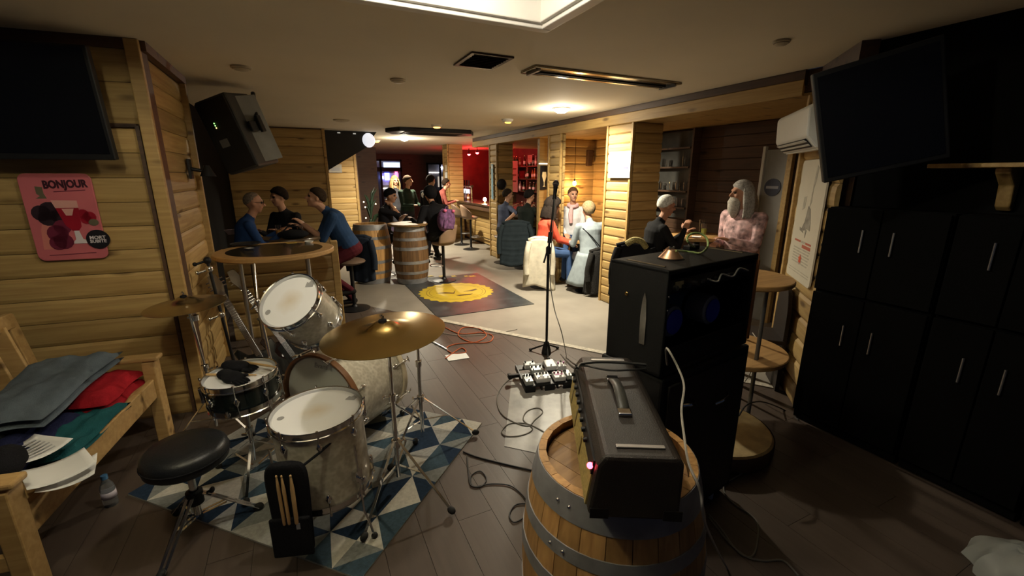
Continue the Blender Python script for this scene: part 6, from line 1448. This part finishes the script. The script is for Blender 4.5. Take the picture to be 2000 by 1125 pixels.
def person(label, xy, heading, pelvis=.80, lean=0.0, side=0.0, hands=((-.2, .25, .9), (.2, .25, .9)), feet=((-.1, .25, .25), (.1, .25, .25)), top=None, bottom=None, skin='light', shoe=None,
           hair=None, head=(0, 0, 0), sleeve='long', voxel=.012, s=1.0, bulk=1.0, elbow=(-.3, -.5, -.6), knee=(0, 1, .3), fingers=True, forearm_roll=0):
    """local frame: +Y is where the person faces; head = (yaw, pitch, roll) degrees; heights in metres"""
    M = Matrix.Translation((xy[0], xy[1], 0)) @ rotm(ang=math.radians(heading-90)) @ Matrix.Scale(s, 4)
    t = thing('person', label, 'person', (0, 0, 0)); t.matrix_world = M
    prims = []; mb = MB()
    def C(p0, r0, p1, r1, reg): capsule(mb, p0, r0, p1, r1); prims.append((0, np.array(p0, float), r0, np.array(p1, float), r1, reg))
    def E(c, rad, reg, R=None):
        mb.ell(c, rad, 14, 10, R); prims.append((1, np.array(c, float), np.array(rad, float), np.array(R if R is not None else Matrix.Identity(3)), 0, reg))
    pel = Vector((0, 0, pelvis)); Rl = Matrix.Rotation(math.radians(side), 3, 'Y') @ Matrix.Rotation(math.radians(-lean), 3, 'X')
    def sp(x, y, z): return pel+Rl @ Vector((x, y, z))
    B = bulk
    E(pel+Vector((0, -.01, .0)), (.160*B, .125*B, .11), 'bottom') 
    TP = [(-.10, .06, .05), (-.085, .13, .10), (-.03, .165, .125), (.05, .160, .122), (.13, .150, .115), (.22, .152, .118), (.31, .168, .122), (.39, .178, .115), (.45, .165, .095), (.495, .10, .068), (.52, .05, .045)]
    nn_ = 20; vs = []; fs = []
    for z_, rx_, ry_ in TP:
        for k_ in range(nn_): a_ = 2*PI*k_/nn_; vs.append(sp(rx_*B*math.cos(a_), ry_*B*math.sin(a_)-(.02 if z_ > .35 else 0), z_))
    for i_ in range(len(TP)-1):
        for k_ in range(nn_): fs.append((i_*nn_+k_, i_*nn_+(k_+1) % nn_, (i_+1)*nn_+(k_+1) % nn_, (i_+1)*nn_+k_))
    fs += [tuple(range(nn_-1, -1, -1)), tuple((len(TP)-1)*nn_+k_ for k_ in range(nn_))]
    mb.add(vs, fs)
    for z_, rx_, ry_ in TP[3:10]: prims.append((1, np.array(sp(0, 0, z_), float), np.array((rx_*B, ry_*B, .06), float), np.array(Rl), 0, 'top'))
    shl, shr = sp(-.172*B, -.015, .445), sp(.172*B, -.015, .445)
    C(shl, .052*B, shr, .052*B, 'top'); C(sp(0, -.012, .46), .07*B, sp(0, .0, .525), .056, 'top')
    nk = sp(0, .005, .50); hr = Matrix.Rotation(math.radians(head[0]), 3, 'Z') @ Matrix.Rotation(math.radians(head[1]), 3, 'X') @ Matrix.Rotation(math.radians(head[2]), 3, 'Y')
    hc = sp(0, .025, .70)
    C(nk, .052, hc-Vector((0, 0, .06)), .048, 'skin')
    def hp(x, y, z): return hc+hr @ Vector((x, y, z))
    E(hp(0, -.012, .025), (.074, .094, .092), 'skin', hr); E(hp(0, .018, -.035), (.062, .072, .078), 'skin', hr); E(hp(0, .05, -.088), (.032, .03, .024), 'skin', hr)
    C(hp(0, .086, .012), .010, hp(0, .110, -.022), .0155, 'skin'); E(hp(0, .075, .032), (.05, .018, .014), 'skin', hr)
    for q in (-1, 1):
        E(hp(q*.074, -.005, -.005), (.010, .020, .030), 'skin', hr); E(hp(q*.030, .080, .012), (.013, .010, .008), 'eyes', hr); E(hp(q*.038, .062, -.025), (.022, .02, .02), 'skin', hr)
    E(hp(0, .084, -.056), (.024, .010, .008), 'lip', hr)
    for q, sh, hand in ((-1, shl, hands[0]), (1, shr, hands[1])):
        el, wr = ik(sh, hand, .29, .26, (elbow[0]*-q, elbow[1], elbow[2]))
        fr = 'top' if sleeve == 'long' else 'skin'; up = 'skin' if sleeve == 'none' else 'top'
        C(sh, .055*B, el, .043*B, up); C(el, .042*(B if sleeve == 'long' else 1), wr, .030*(B if sleeve == 'long' else 1), fr)
        d = (wr-el).normalized(); n = Vector((0, 0, 1)); n = (n-d*n.dot(d)); n = n.normalized() if n.length > .1 else Vector((1, 0, 0)); w_ = d.cross(n)
        Rh = Matrix((w_, d, n)).transposed()
        E(wr+d*.055, (.042, .052, .018), 'skin', Rh)
        if fingers:
            for k in range(4):
                o_ = w_*((k-1.5)*.0215); ln = (.034, .040, .038, .028)[k]; p0 = wr+d*.095+o_; p1 = p0+d*ln-n*.006; p2 = p1+d*ln*.6-n*.022
                C(p0, .0088, p1, .0082, 'skin'); C(p1, .0082, p2, .0072, 'skin')
            iw = w_*(-q)*-1 if False else w_*(q*-1)
            p0 = wr+d*.035+iw*.036; p1 = p0+d*.038+iw*.022-n*.008; p2 = p1+d*.026-n*.008
            C(p0, .012, p1, .010, 'skin'); C(p1, .010, p2, .0085, 'skin')
    for q, foot in ((-1, feet[0]), (1, feet[1])):
        hip = pel+Vector((q*.09, 0, -.01)); kn, an = ik(hip, foot, .43, .42, (knee[0]*q, knee[1], knee[2]))
        C(hip, .088*B, kn, .060, 'bottom'); C(kn, .057, an, .040, 'bottom')
        C(an+Vector((0, -.03, -.03)), .038, an+Vector((q*.01, .13, -.045)), .032, 'shoe')
    tmp = mb.obj('tmp_body', SKINS[skin], None, smooth=False)
    md = tmp.modifiers.new('r', 'REMESH'); md.mode = 'VOXEL'; md.voxel_size = voxel; md.adaptivity = 0
    md = tmp.modifiers.new('s', 'SMOOTH'); md.factor = .5; md.iterations = 3
    bpy.context.view_layer.update(); dg = bpy.context.evaluated_depsgraph_get()
    me = bpy.data.meshes.new_from_object(tmp.evaluated_get(dg)); om = tmp.data; bpy.data.objects.remove(tmp); bpy.data.meshes.remove(om)
    regs = ['top', 'bottom', 'skin', 'shoe', 'eyes', 'lip']; me.materials.clear()
    shoe = shoe or fab('dark_shoe', (.015, .013, .012))
    for r_ in (top, bottom, SKINS[skin], shoe, EYEM, LIPM): me.materials.append(r_)
    n = len(me.polygons); ct = np.empty(n*3); me.polygons.foreach_get('center', ct); ct = ct.reshape(-1, 3)
    best = np.full(n, 9.0); reg = np.zeros(n, int)
    for pz in prims:
        if pz[0] == 0:
            ab = pz[3]-pz[1]; L2 = max(1e-9, ab@ab); tt = np.clip((ct-pz[1])@ab/L2, 0, 1); d = np.linalg.norm(ct-(pz[1]+tt[:, None]*ab), axis=1)-(pz[2]+(pz[4]-pz[2])*tt)
        else:
            l = (ct-pz[1])@pz[3]; q_ = l/pz[2]; k_ = np.linalg.norm(q_, axis=1); d = (k_-1)*np.linalg.norm(l, axis=1)/np.maximum(k_, 1e-6)
        if pz[5] in ('eyes', 'lip'): d = d-.003
        m_ = d < best; best[m_] = d[m_]; reg[m_] = regs.index(pz[5])
    me.polygons.foreach_set('material_index', reg.astype(np.int32)); me.polygons.foreach_set('use_smooth', [True]*n); me.update()
    bo = bpy.data.objects.new('body', me); COL.objects.link(bo); bo.parent = t
    HM = Matrix.Translation(hc) @ hr.to_4x4()
    if hair: make_hair(t, HM, hair)
    t['_nk'] = 0; del t['_nk']
    return t, dict(sp=sp, hc=hc, hr=hr, HM=HM, pel=pel, M=M)
def make_hair(t, HM, h):
    """h: dict(style, col, thick, front, sidez, back, ...)"""
    m = fab('hair_'+h['name'], h['col'], var=.35, scale=60); thick = h.get('thick', .012); fr, sd, bk = h.get('line', (.45, .0, -.55)); rough = h.get('rough', .0)
    rnd = random.Random(hash(h['name']) % 1000 if False else 5)
    nu, nv = 28, 18; vs = []; fs = []
    for i in range(nv+1):
        th_ = PI*i/nv
        for j in range(nu):
            ph = 2*PI*j/nu; d = Vector((math.sin(th_)*math.cos(ph), math.sin(th_)*math.sin(ph), math.cos(th_)))
            y = d.y; thr = fr*max(0, y)**.7+(sd-.30)*(1-abs(y))+(bk-.30)*max(0, -y)**.7-.06
            c_ = min(1, max(0, (d.z-thr)/h.get('soft', .26))); c_ = c_*c_*(3-2*c_)
            k = thick*c_-.012*(1-c_)+(rough*math.sin(13*ph+7*th_)*math.sin(9*th_+3*ph)*c_ if rough else 0)
            rad = Vector((.076, .096, .094)); p = Vector((d.x*(rad.x+k), d.y*(rad.y+k)-.012, d.z*(rad.z+k)+.025)); vs.append(HM @ p)
    for i in range(nv):
        for j in range(nu):
            a, b_ = i*nu+j, i*nu+(j+1) % nu; fs.append((a, b_, b_+nu, a+nu))
    MB().add(vs, fs).obj(h.get('part', 'hair'), m, t, ang=180)
    if h.get('long'):
        L_ = h['long']; w0 = h.get('span', 2.3)
        def fn(u, v):
            a = -PI/2+(u-.5)*2*w0; r = (.088+.02*math.sin(PI*v)+(h.get('flare', .03))*v); q = Vector((r*math.cos(a), r*1.12*math.sin(a)-.012, .05-v*L_+.01*math.sin(11*a)*v)); 
            return HM @ Vector((q.x+.006*math.sin(9*a+5*v), q.y+.006*math.cos(8*a), q.z))
        MB().grid(fn, 24, 10).obj('long_hair', m, t, solid=.022, ang=180)
    if h.get('beard'):
        L_ = h['beard']; bm_ = fab('beard_'+h['name'], h.get('bcol', h['col']), var=.3, scale=60); mb = MB(); 
        mb.tube([HM @ Vector(p) for p in ((0, .055, -.05), (0, .068, -.09), (0, .07, -.12-L_*.4), (0, .065, -.12-L_))], [.05, .062, .058, .02], 14); mb.obj('beard', bm_, t, ang=180)
J = dict
DK = fab('dark_trousers', (.02, .02, .025)); JEAN = fab('blue_jeans', (.045, .085, .19)); BLK = fab('black_sweater', (.012, .012, .013))
# --- the three men at the left table
t, k = person('bald man with glasses in a blue shirt at the left table', (-.66, 5.86), 12, .77, 14, hands=((-.12, .42, 1.08), (.16, .40, 1.08)), feet=((-.1, .28, .28), (.1, .28, .28)), top=fab('blue_shirt', (.018, .045, .13)), bottom=DK, skin='tan', head=(-8, -6, 0), hair=J(name='grey_stubble', col=(.16, .12, .09), thick=.002, line=(.95, .3, -.5)))
mb = MB()
for q in (-1, 1): mb.ring(k['HM'] @ Vector((q*.034, .098, .012)), .022, .0025, axis=k['hr'] @ Vector((0, 1, 0)), seg=16, tseg=5)
mb.tube([k['HM'] @ Vector((-.012, .1, .014)), k['HM'] @ Vector((.012, .1, .014))], .0025, 5)
for q in (-1, 1): mb.tube([k['HM'] @ Vector((q*.056, .095, .014)), k['HM'] @ Vector((q*.078, .0, .012))], .0025, 5)
mb.obj('glasses', BLKMET, t)
person('dark haired young man in a black sweater at the left table', (-.14, 6.60), -128, .79, 10, hands=((-.14, .36, 1.06), (.16, .36, 1.06)), feet=((-.1, .28, .28), (.1, .28, .28)), top=BLK, bottom=DK, head=(-22, -4, 0), hair=J(name='dark_brown', col=(.018, .012, .009), thick=.02, line=(.5, -.05, -.5), rough=.004))
person('man in a navy shirt and dark red trousers leaning over the left table', (.54, 6.02), 180, .79, 26, hands=((-.05, .48, 1.10), (.04, .52, 1.07)), feet=((-.12, .05, .29), (.14, .02, .10)), top=fab('navy_shirt', (.022, .05, .115)), bottom=fab('dark_red_trousers', (.075, .012, .018)), head=(8, 12, 0), sleeve='short', voxel=.008, bulk=1.14, s=1.05, hair=J(name='short_brown', col=(.035, .022, .014), thick=.012, line=(.5, .02, -.45)))
# --- guests around the barrels
person('person in a black beanie resting the chin on a hand at the barrel', (1.30, 8.02), -35, .73, 14, hands=((-.16, .34, 1.04), (.03, .19, 1.26)), feet=((-.1, .25, .28), (.1, .25, .28)), top=fab('black_t_shirt', (.014, .014, .018)), bottom=DK, sleeve='short', head=(0, -5, 0), elbow=(-.35, .5, -.6), hair=J(name='black_beanie', col=(.008, .008, .010), thick=.022, line=(.30, .0, -.35), part='beanie'))
person('guest in a black hooded jacket seated with a purple backpack behind', (2.06, 7.06), 108, .79, 18, hands=((-.30, .34, 1.04), (.02, .42, 1.03)), feet=((-.05, .34, .33), (.16, .30, .36)), top=fab('black_hoodie', (.009, .009, .011)), bottom=fab('black_trousers', (.016, .016, .016)), bulk=1.18, head=(5, -10, 0), voxel=.010, hair=J(name='black_hood', col=(.009, .009, .011), thick=.03, line=(.25, -.5, -.8), part='hood'), shoe=fab('black_white_shoe', (.06, .06, .06), var=.8, scale=25))
p = gy(793, 362, 10.3)
person('standing person in a dark green jacket behind the barrel guests', (p.x, p.y), -60, .93, 4, hands=((-.2, .32, 1.05), (.12, .34, 1.1)), feet=((-.1, 0, .09), (.1, .02, .09)), top=fab('dark_green_jacket', (.018, .032, .022)), bottom=DK, head=(30, 0, 0), hair=J(name='brown_short', col=(.05, .03, .018), thick=.014), bulk=1.12, knee=(0, 1, 0), fingers=False)
p = gy(838, 352, 9.3)
tt, kk = person('standing person in a black jacket with a white emblem on the shoulder', (p.x, p.y), 35, .94, 3, hands=((-.2, .3, 1.1), (.2, .3, 1.1)), feet=((-.1, 0, .09), (.1, .02, .09)), top=fab('black_jacket', (.009, .009, .010)), bottom=DK, hair=J(name='dark_short', col=(.02, .014, .01), thick=.014), bulk=1.12, knee=(0, 1, 0), fingers=False)
MB().ell(kk['sp'](-.10, -.125, .40), (.045, .012, .055), 12, 8).obj('white_emblem', WHITEP, tt)
p = gy(771, 366, 11.5)
person('far person with long blond hair and a pale face covering', (p.x, p.y), -75, .92, 0, hands=((-.2, .25, 1.0), (.2, .25, 1.0)), feet=((-.1, 0, .09), (.1, .02, .09)), top=fab('dark_coat', (.03, .03, .035)), bottom=DK, head=(0, -4, 0), hair=J(name='blond_long', col=(.38, .23, .10), thick=.018, long=.3), knee=(0, 1, 0), fingers=False)
p = gy(856, 374, 11.2)
person('far guest in a reddish top leaning on the bar', (p.x, p.y), -10, .88, 16, hands=((-.15, .42, 1.1), (.15, .42, 1.1)), feet=((-.1, 0, .09), (.1, .02, .09)), top=fab('reddish_top', (.22, .06, .05)), bottom=DK, hair=J(name='dark_tail', col=(.025, .015, .01), thick=.014), knee=(0, 1, 0), fingers=False)
# --- at the bar
p = gy(990, 385, 8.25)
person('man in a dark waistcoat and pale shirt seated at the bar', (3.70, 8.10), 12, .68, 8, hands=((-.18, .38, 1.12), (.26, -.12, .88)), feet=((-.1, .28, .3), (.1, .28, .3)), top=fab('blue_grey_waistcoat', (.07, .085, .14), var=.5, scale=5), bottom=DK, sleeve='short', head=(-20, 0, 0), elbow=(-.5, -.3, -.4), hair=J(name='dark_cropped', col=(.02, .014, .01), thick=.012))
person('man in a black sweater seated with his back turned at the bar', (3.84, 7.43), 22, .68, 10, hands=((-.16, .36, 1.12), (.16, .38, 1.12)), feet=((-.1, .28, .3), (.1, .28, .3)), top=fab('black_green_sweater', (.012, .016, .014)), bottom=DK, head=(-15, -6, 0), bulk=1.1, hair=J(name='black_short', col=(.010, .009, .009), thick=.018))
# --- the women
person('woman with dark curly hair in a bright red jacket and jeans', (3.40, 5.96), -12, .60, 12, hands=((-.02, .46, .72), (.08, .44, .70)), feet=((-.08, .40, .12), (.12, .42, .12)), top=fab('coral_red_jacket', (.72, .10, .055)), bottom=JEAN, head=(-6, -8, 0), bulk=1.1, voxel=.010, hair=J(name='dark_curly', col=(.022, .016, .013), thick=.045, line=(.35, -.55, -.95), rough=.012, long=.24, flare=.05, span=1.9))
tt, kk = person('smiling woman in a white sweater with a pink scarf in the alcove', (4.27, 6.44), -125, .74, 6, hands=((-.10, .30, .80), (.10, .32, .80)), feet=((-.08, .30, .12), (.12, .30, .12)), top=fab('white_sweater', (.66, .66, .68)), bottom=JEAN, head=(18, 2, 0), voxel=.010, hair=J(name='brown_bun', col=(.10, .05, .025), thick=.014, line=(.5, .05, -.5)))
mb = MB(); c_ = kk['sp'](0, .01, .52); mb.ring(c_, .075, .032, axis=(0, .25, 1), seg=20, tseg=8); mb.tube([kk['sp'](.02, .1, .5), kk['sp'](.03, .14, .38), kk['sp'](.02, .14, .24)], [.03, .04, .03], 8); mb.obj('scarf', fab('pink_scarf', (.68, .42, .42)), tt)
tt, kk = person('woman in a long grey blue coat seen from behind beside the nearest pillar', (3.94, 5.40), 84, .56, 10, hands=((-.16, .40, .72), (.10, .42, .70)), feet=((-.12, .30, .09), (.08, .28, .09)), top=fab('grey_blue_coat', (.29, .34, .37)), bottom=fab('grey_blue_coat', (.29, .34, .37)), head=(10, -6, 0), bulk=1.14, voxel=.010, shoe=fab('purple_shoe', (.10, .06, .16)), hair=J(name='ash_blond', col=(.30, .22, .12), thick=.02, line=(.45, -.3, -.8)))
def skirt(u, v):
    a = 2*PI*u; r = .19+.12*v; return (r*1.05*math.cos(a)*(1+.05*math.sin(7*a)*v), r*math.sin(a)*(1+.04*math.sin(6*a)*v)+.08*v, .62-.50*v)
MB().grid(skirt, 36, 8).obj('coat_skirt', fab('grey_blue_coat', (.29, .34, .37)), tt, solid=.012, ang=180)
MB().tube([kk['sp'](-.17, -.09, .42), kk['sp'](-.05, -.15, .28), kk['sp'](.1, -.15, .1), kk['sp'](.17, -.05, -.02)], .008, 6).obj('bag_strap', BLKCLO, tt)
# --- the alcove pair
person('guest with short white hair in a black sweater at the alcove table', (3.64, 3.86), -20, .73, 12, hands=((-.02, .40, 1.08), (.10, .36, 1.14)), feet=((-.1, .28, .3), (.1, .28, .3)), top=BLK, bottom=DK, skin='tan', head=(6, -10, 0), voxel=.008, hair=J(name='white_cropped', col=(.62, .62, .58), thick=.012, line=(.45, .1, -.45)))
tt, kk = person('man with long grey hair and beard in a pink patterned shirt', (4.40, 3.22), 178, .82, 8, hands=((-.08, .30, 1.04), (.10, .28, .98)), feet=((-.1, .28, .3), (.1, .28, .3)), top=mat('pink_flower_shirt', (.52, .34, .34), .85, var=.8, scale=16, bump=.2, bscale=150), bottom=fab('beige_trousers', (.38, .31, .24)), skin='tan', head=(-26, -4, 0), voxel=.008, bulk=1.2, s=1.04, hair=J(name='long_grey', col=(.36, .34, .31), thick=.016, line=(.5, -.2, -.7), long=.30, span=1.9, flare=.02, beard=.13, bcol=(.48, .44, .38)))
# --- clothes and bags hung on the stools
def draped(name, label, cat, M, w_, h_, m, seed=1, puff=.03, flare=.15, quilt=0):
    t = thing(name, label, cat, M=M); rnd = random.Random(seed); ph = [rnd.uniform(0, 6) for _ in range(4)]
    def side(sgn):
        def fn(u, v):
            x = (u-.5)*w_*(.8+(.2+flare)*min(1, v*3)*(.6+.4*v)); e = (1-abs(2*u-1)**4); y = sgn*(.02+puff*e*(.5+.5*v))+.012*math.sin(9*u*2+ph[0])*v+(.03*abs(math.sin(v*quilt*PI)) if quilt else 0)*sgn; return (x, y, -v*h_*(1+.05*math.sin(5*u+ph[1]))+.02*math.sin(PI*u))
        return fn
    mb = MB(); mb.grid(side(-1), 14, 24); mb.grid(side(1), 14, 24)
    mb.obj('front_and_back', m, t, solid=.015, ang=180)
    for s_ in (-1, 1): MB().tube(smooth_pts([(s_*w_*.46, -.03, -.03), (s_*w_*.56, -.06, -h_*.25), (s_*w_*.60, -.05, -h_*.5), (s_*w_*.58, -.06, -h_*.72)]), .045, 8).obj('sleeve', m, t, ang=180)
    mb = MB(); mb.tube([(-w_*.5, 0, -.01), (-w_*.2, 0, .025), (w_*.2, 0, .025), (w_*.5, 0, -.01)], .03, 8); mb.obj('collar', m, t, ang=180)
    return t
draped('hung_jacket', 'dark navy jacket hanging behind the man in the navy shirt', 'jacket', Matrix.Translation((.70, 6.22, .92)) @ rotm(ang=-.3), .28, .60, fab('dark_navy_jacket', (.016, .022, .035)), 1)
draped('hung_jacket', 'dark quilted puffer jacket hanging behind the men at the bar', 'jacket', Matrix.Translation((3.58, 7.28, .90)) @ rotm(ang=-.45), .52, .80, fab('quilted_slate', (.025, .035, .042)), 2, quilt=9)
draped('hung_coat', 'long white coat hanging over the stool of the woman in red', 'coat', Matrix.Translation((3.26, 5.80, .80)) @ rotm(ang=-.45), .34, .76, fab('white_coat', (.60, .55, .44)), 3, flare=.5, puff=.05)
draped('hung_coat', 'black furry coat hanging behind the woman in the grey coat', 'coat', Matrix.Translation((3.98, 5.13, .68)) @ rotm(ang=-.2), .46, .62, mat('black_fur', (.012, .011, .010), .95, var=.4, scale=60, bump=.9, bscale=90), 4, flare=.3, puff=.09)
draped('hung_jacket', 'black jacket with furry hood hanging beside the combo amplifier', 'jacket', Matrix.Translation((3.40, 3.84, .98)) @ rotm(ang=-.5), .40, .62, BLKCLO, 5, flare=.3, puff=.06)
pt = gd(1222, 482, 4.75)
MB().tube(smooth_pts([(-.1, -.05, .02), (-.03, -.08, .07), (.06, -.07, .05), (.12, -.04, -.02)]), .035, 8).obj('fur_trim', mat('tan_fur', (.30, .25, .10), .95, var=.5, scale=80, bump=.9, bscale=80), bpy.data.objects['hung_jacket.002'])
# purple backpack hanging on the stool of the hooded guest
t = thing('backpack', 'purple patterned backpack hanging on the back of the hooded guest', 'backpack', M=Matrix.Translation((2.12, 6.86, 1.05)) @ rotm(ang=math.radians(18)) @ rotm((0, 1, 0), .1))
PUR = mat('purple_pattern', (.12, .05, .13), .8, var=.6, scale=24)
def bk(u, v):
    a = 2*PI*u; e = math.sin(PI*(.06+.88*v))**.4; return (.155*e*math.copysign(abs(math.cos(a))**.6, math.cos(a)), .08*e*math.copysign(abs(math.sin(a))**.6, math.sin(a)), -.18+.36*v)
mb = MB(); mb.grid(bk, 32, 14); mb.obj('sack', PUR, t, ang=180)
MB().box((0, -.08, -.06), (.2, .03, .15)).obj('front_pocket', PUR, t, smooth=False, bevel=.012)
for x in (-.08, .08): MB().ell((x, -.07, .15), (.03, .025, .025), 10, 7).obj('pink_buckle', mat('hot_pink', (.65, .12, .25), .5, var=0), t)
MB().tube([(-.03, 0, .17), (-.02, 0, .21), (.02, 0, .21), (.03, 0, .17)], .008, 6).obj('handle', PUR, t)
bpy.context.view_layer.update()
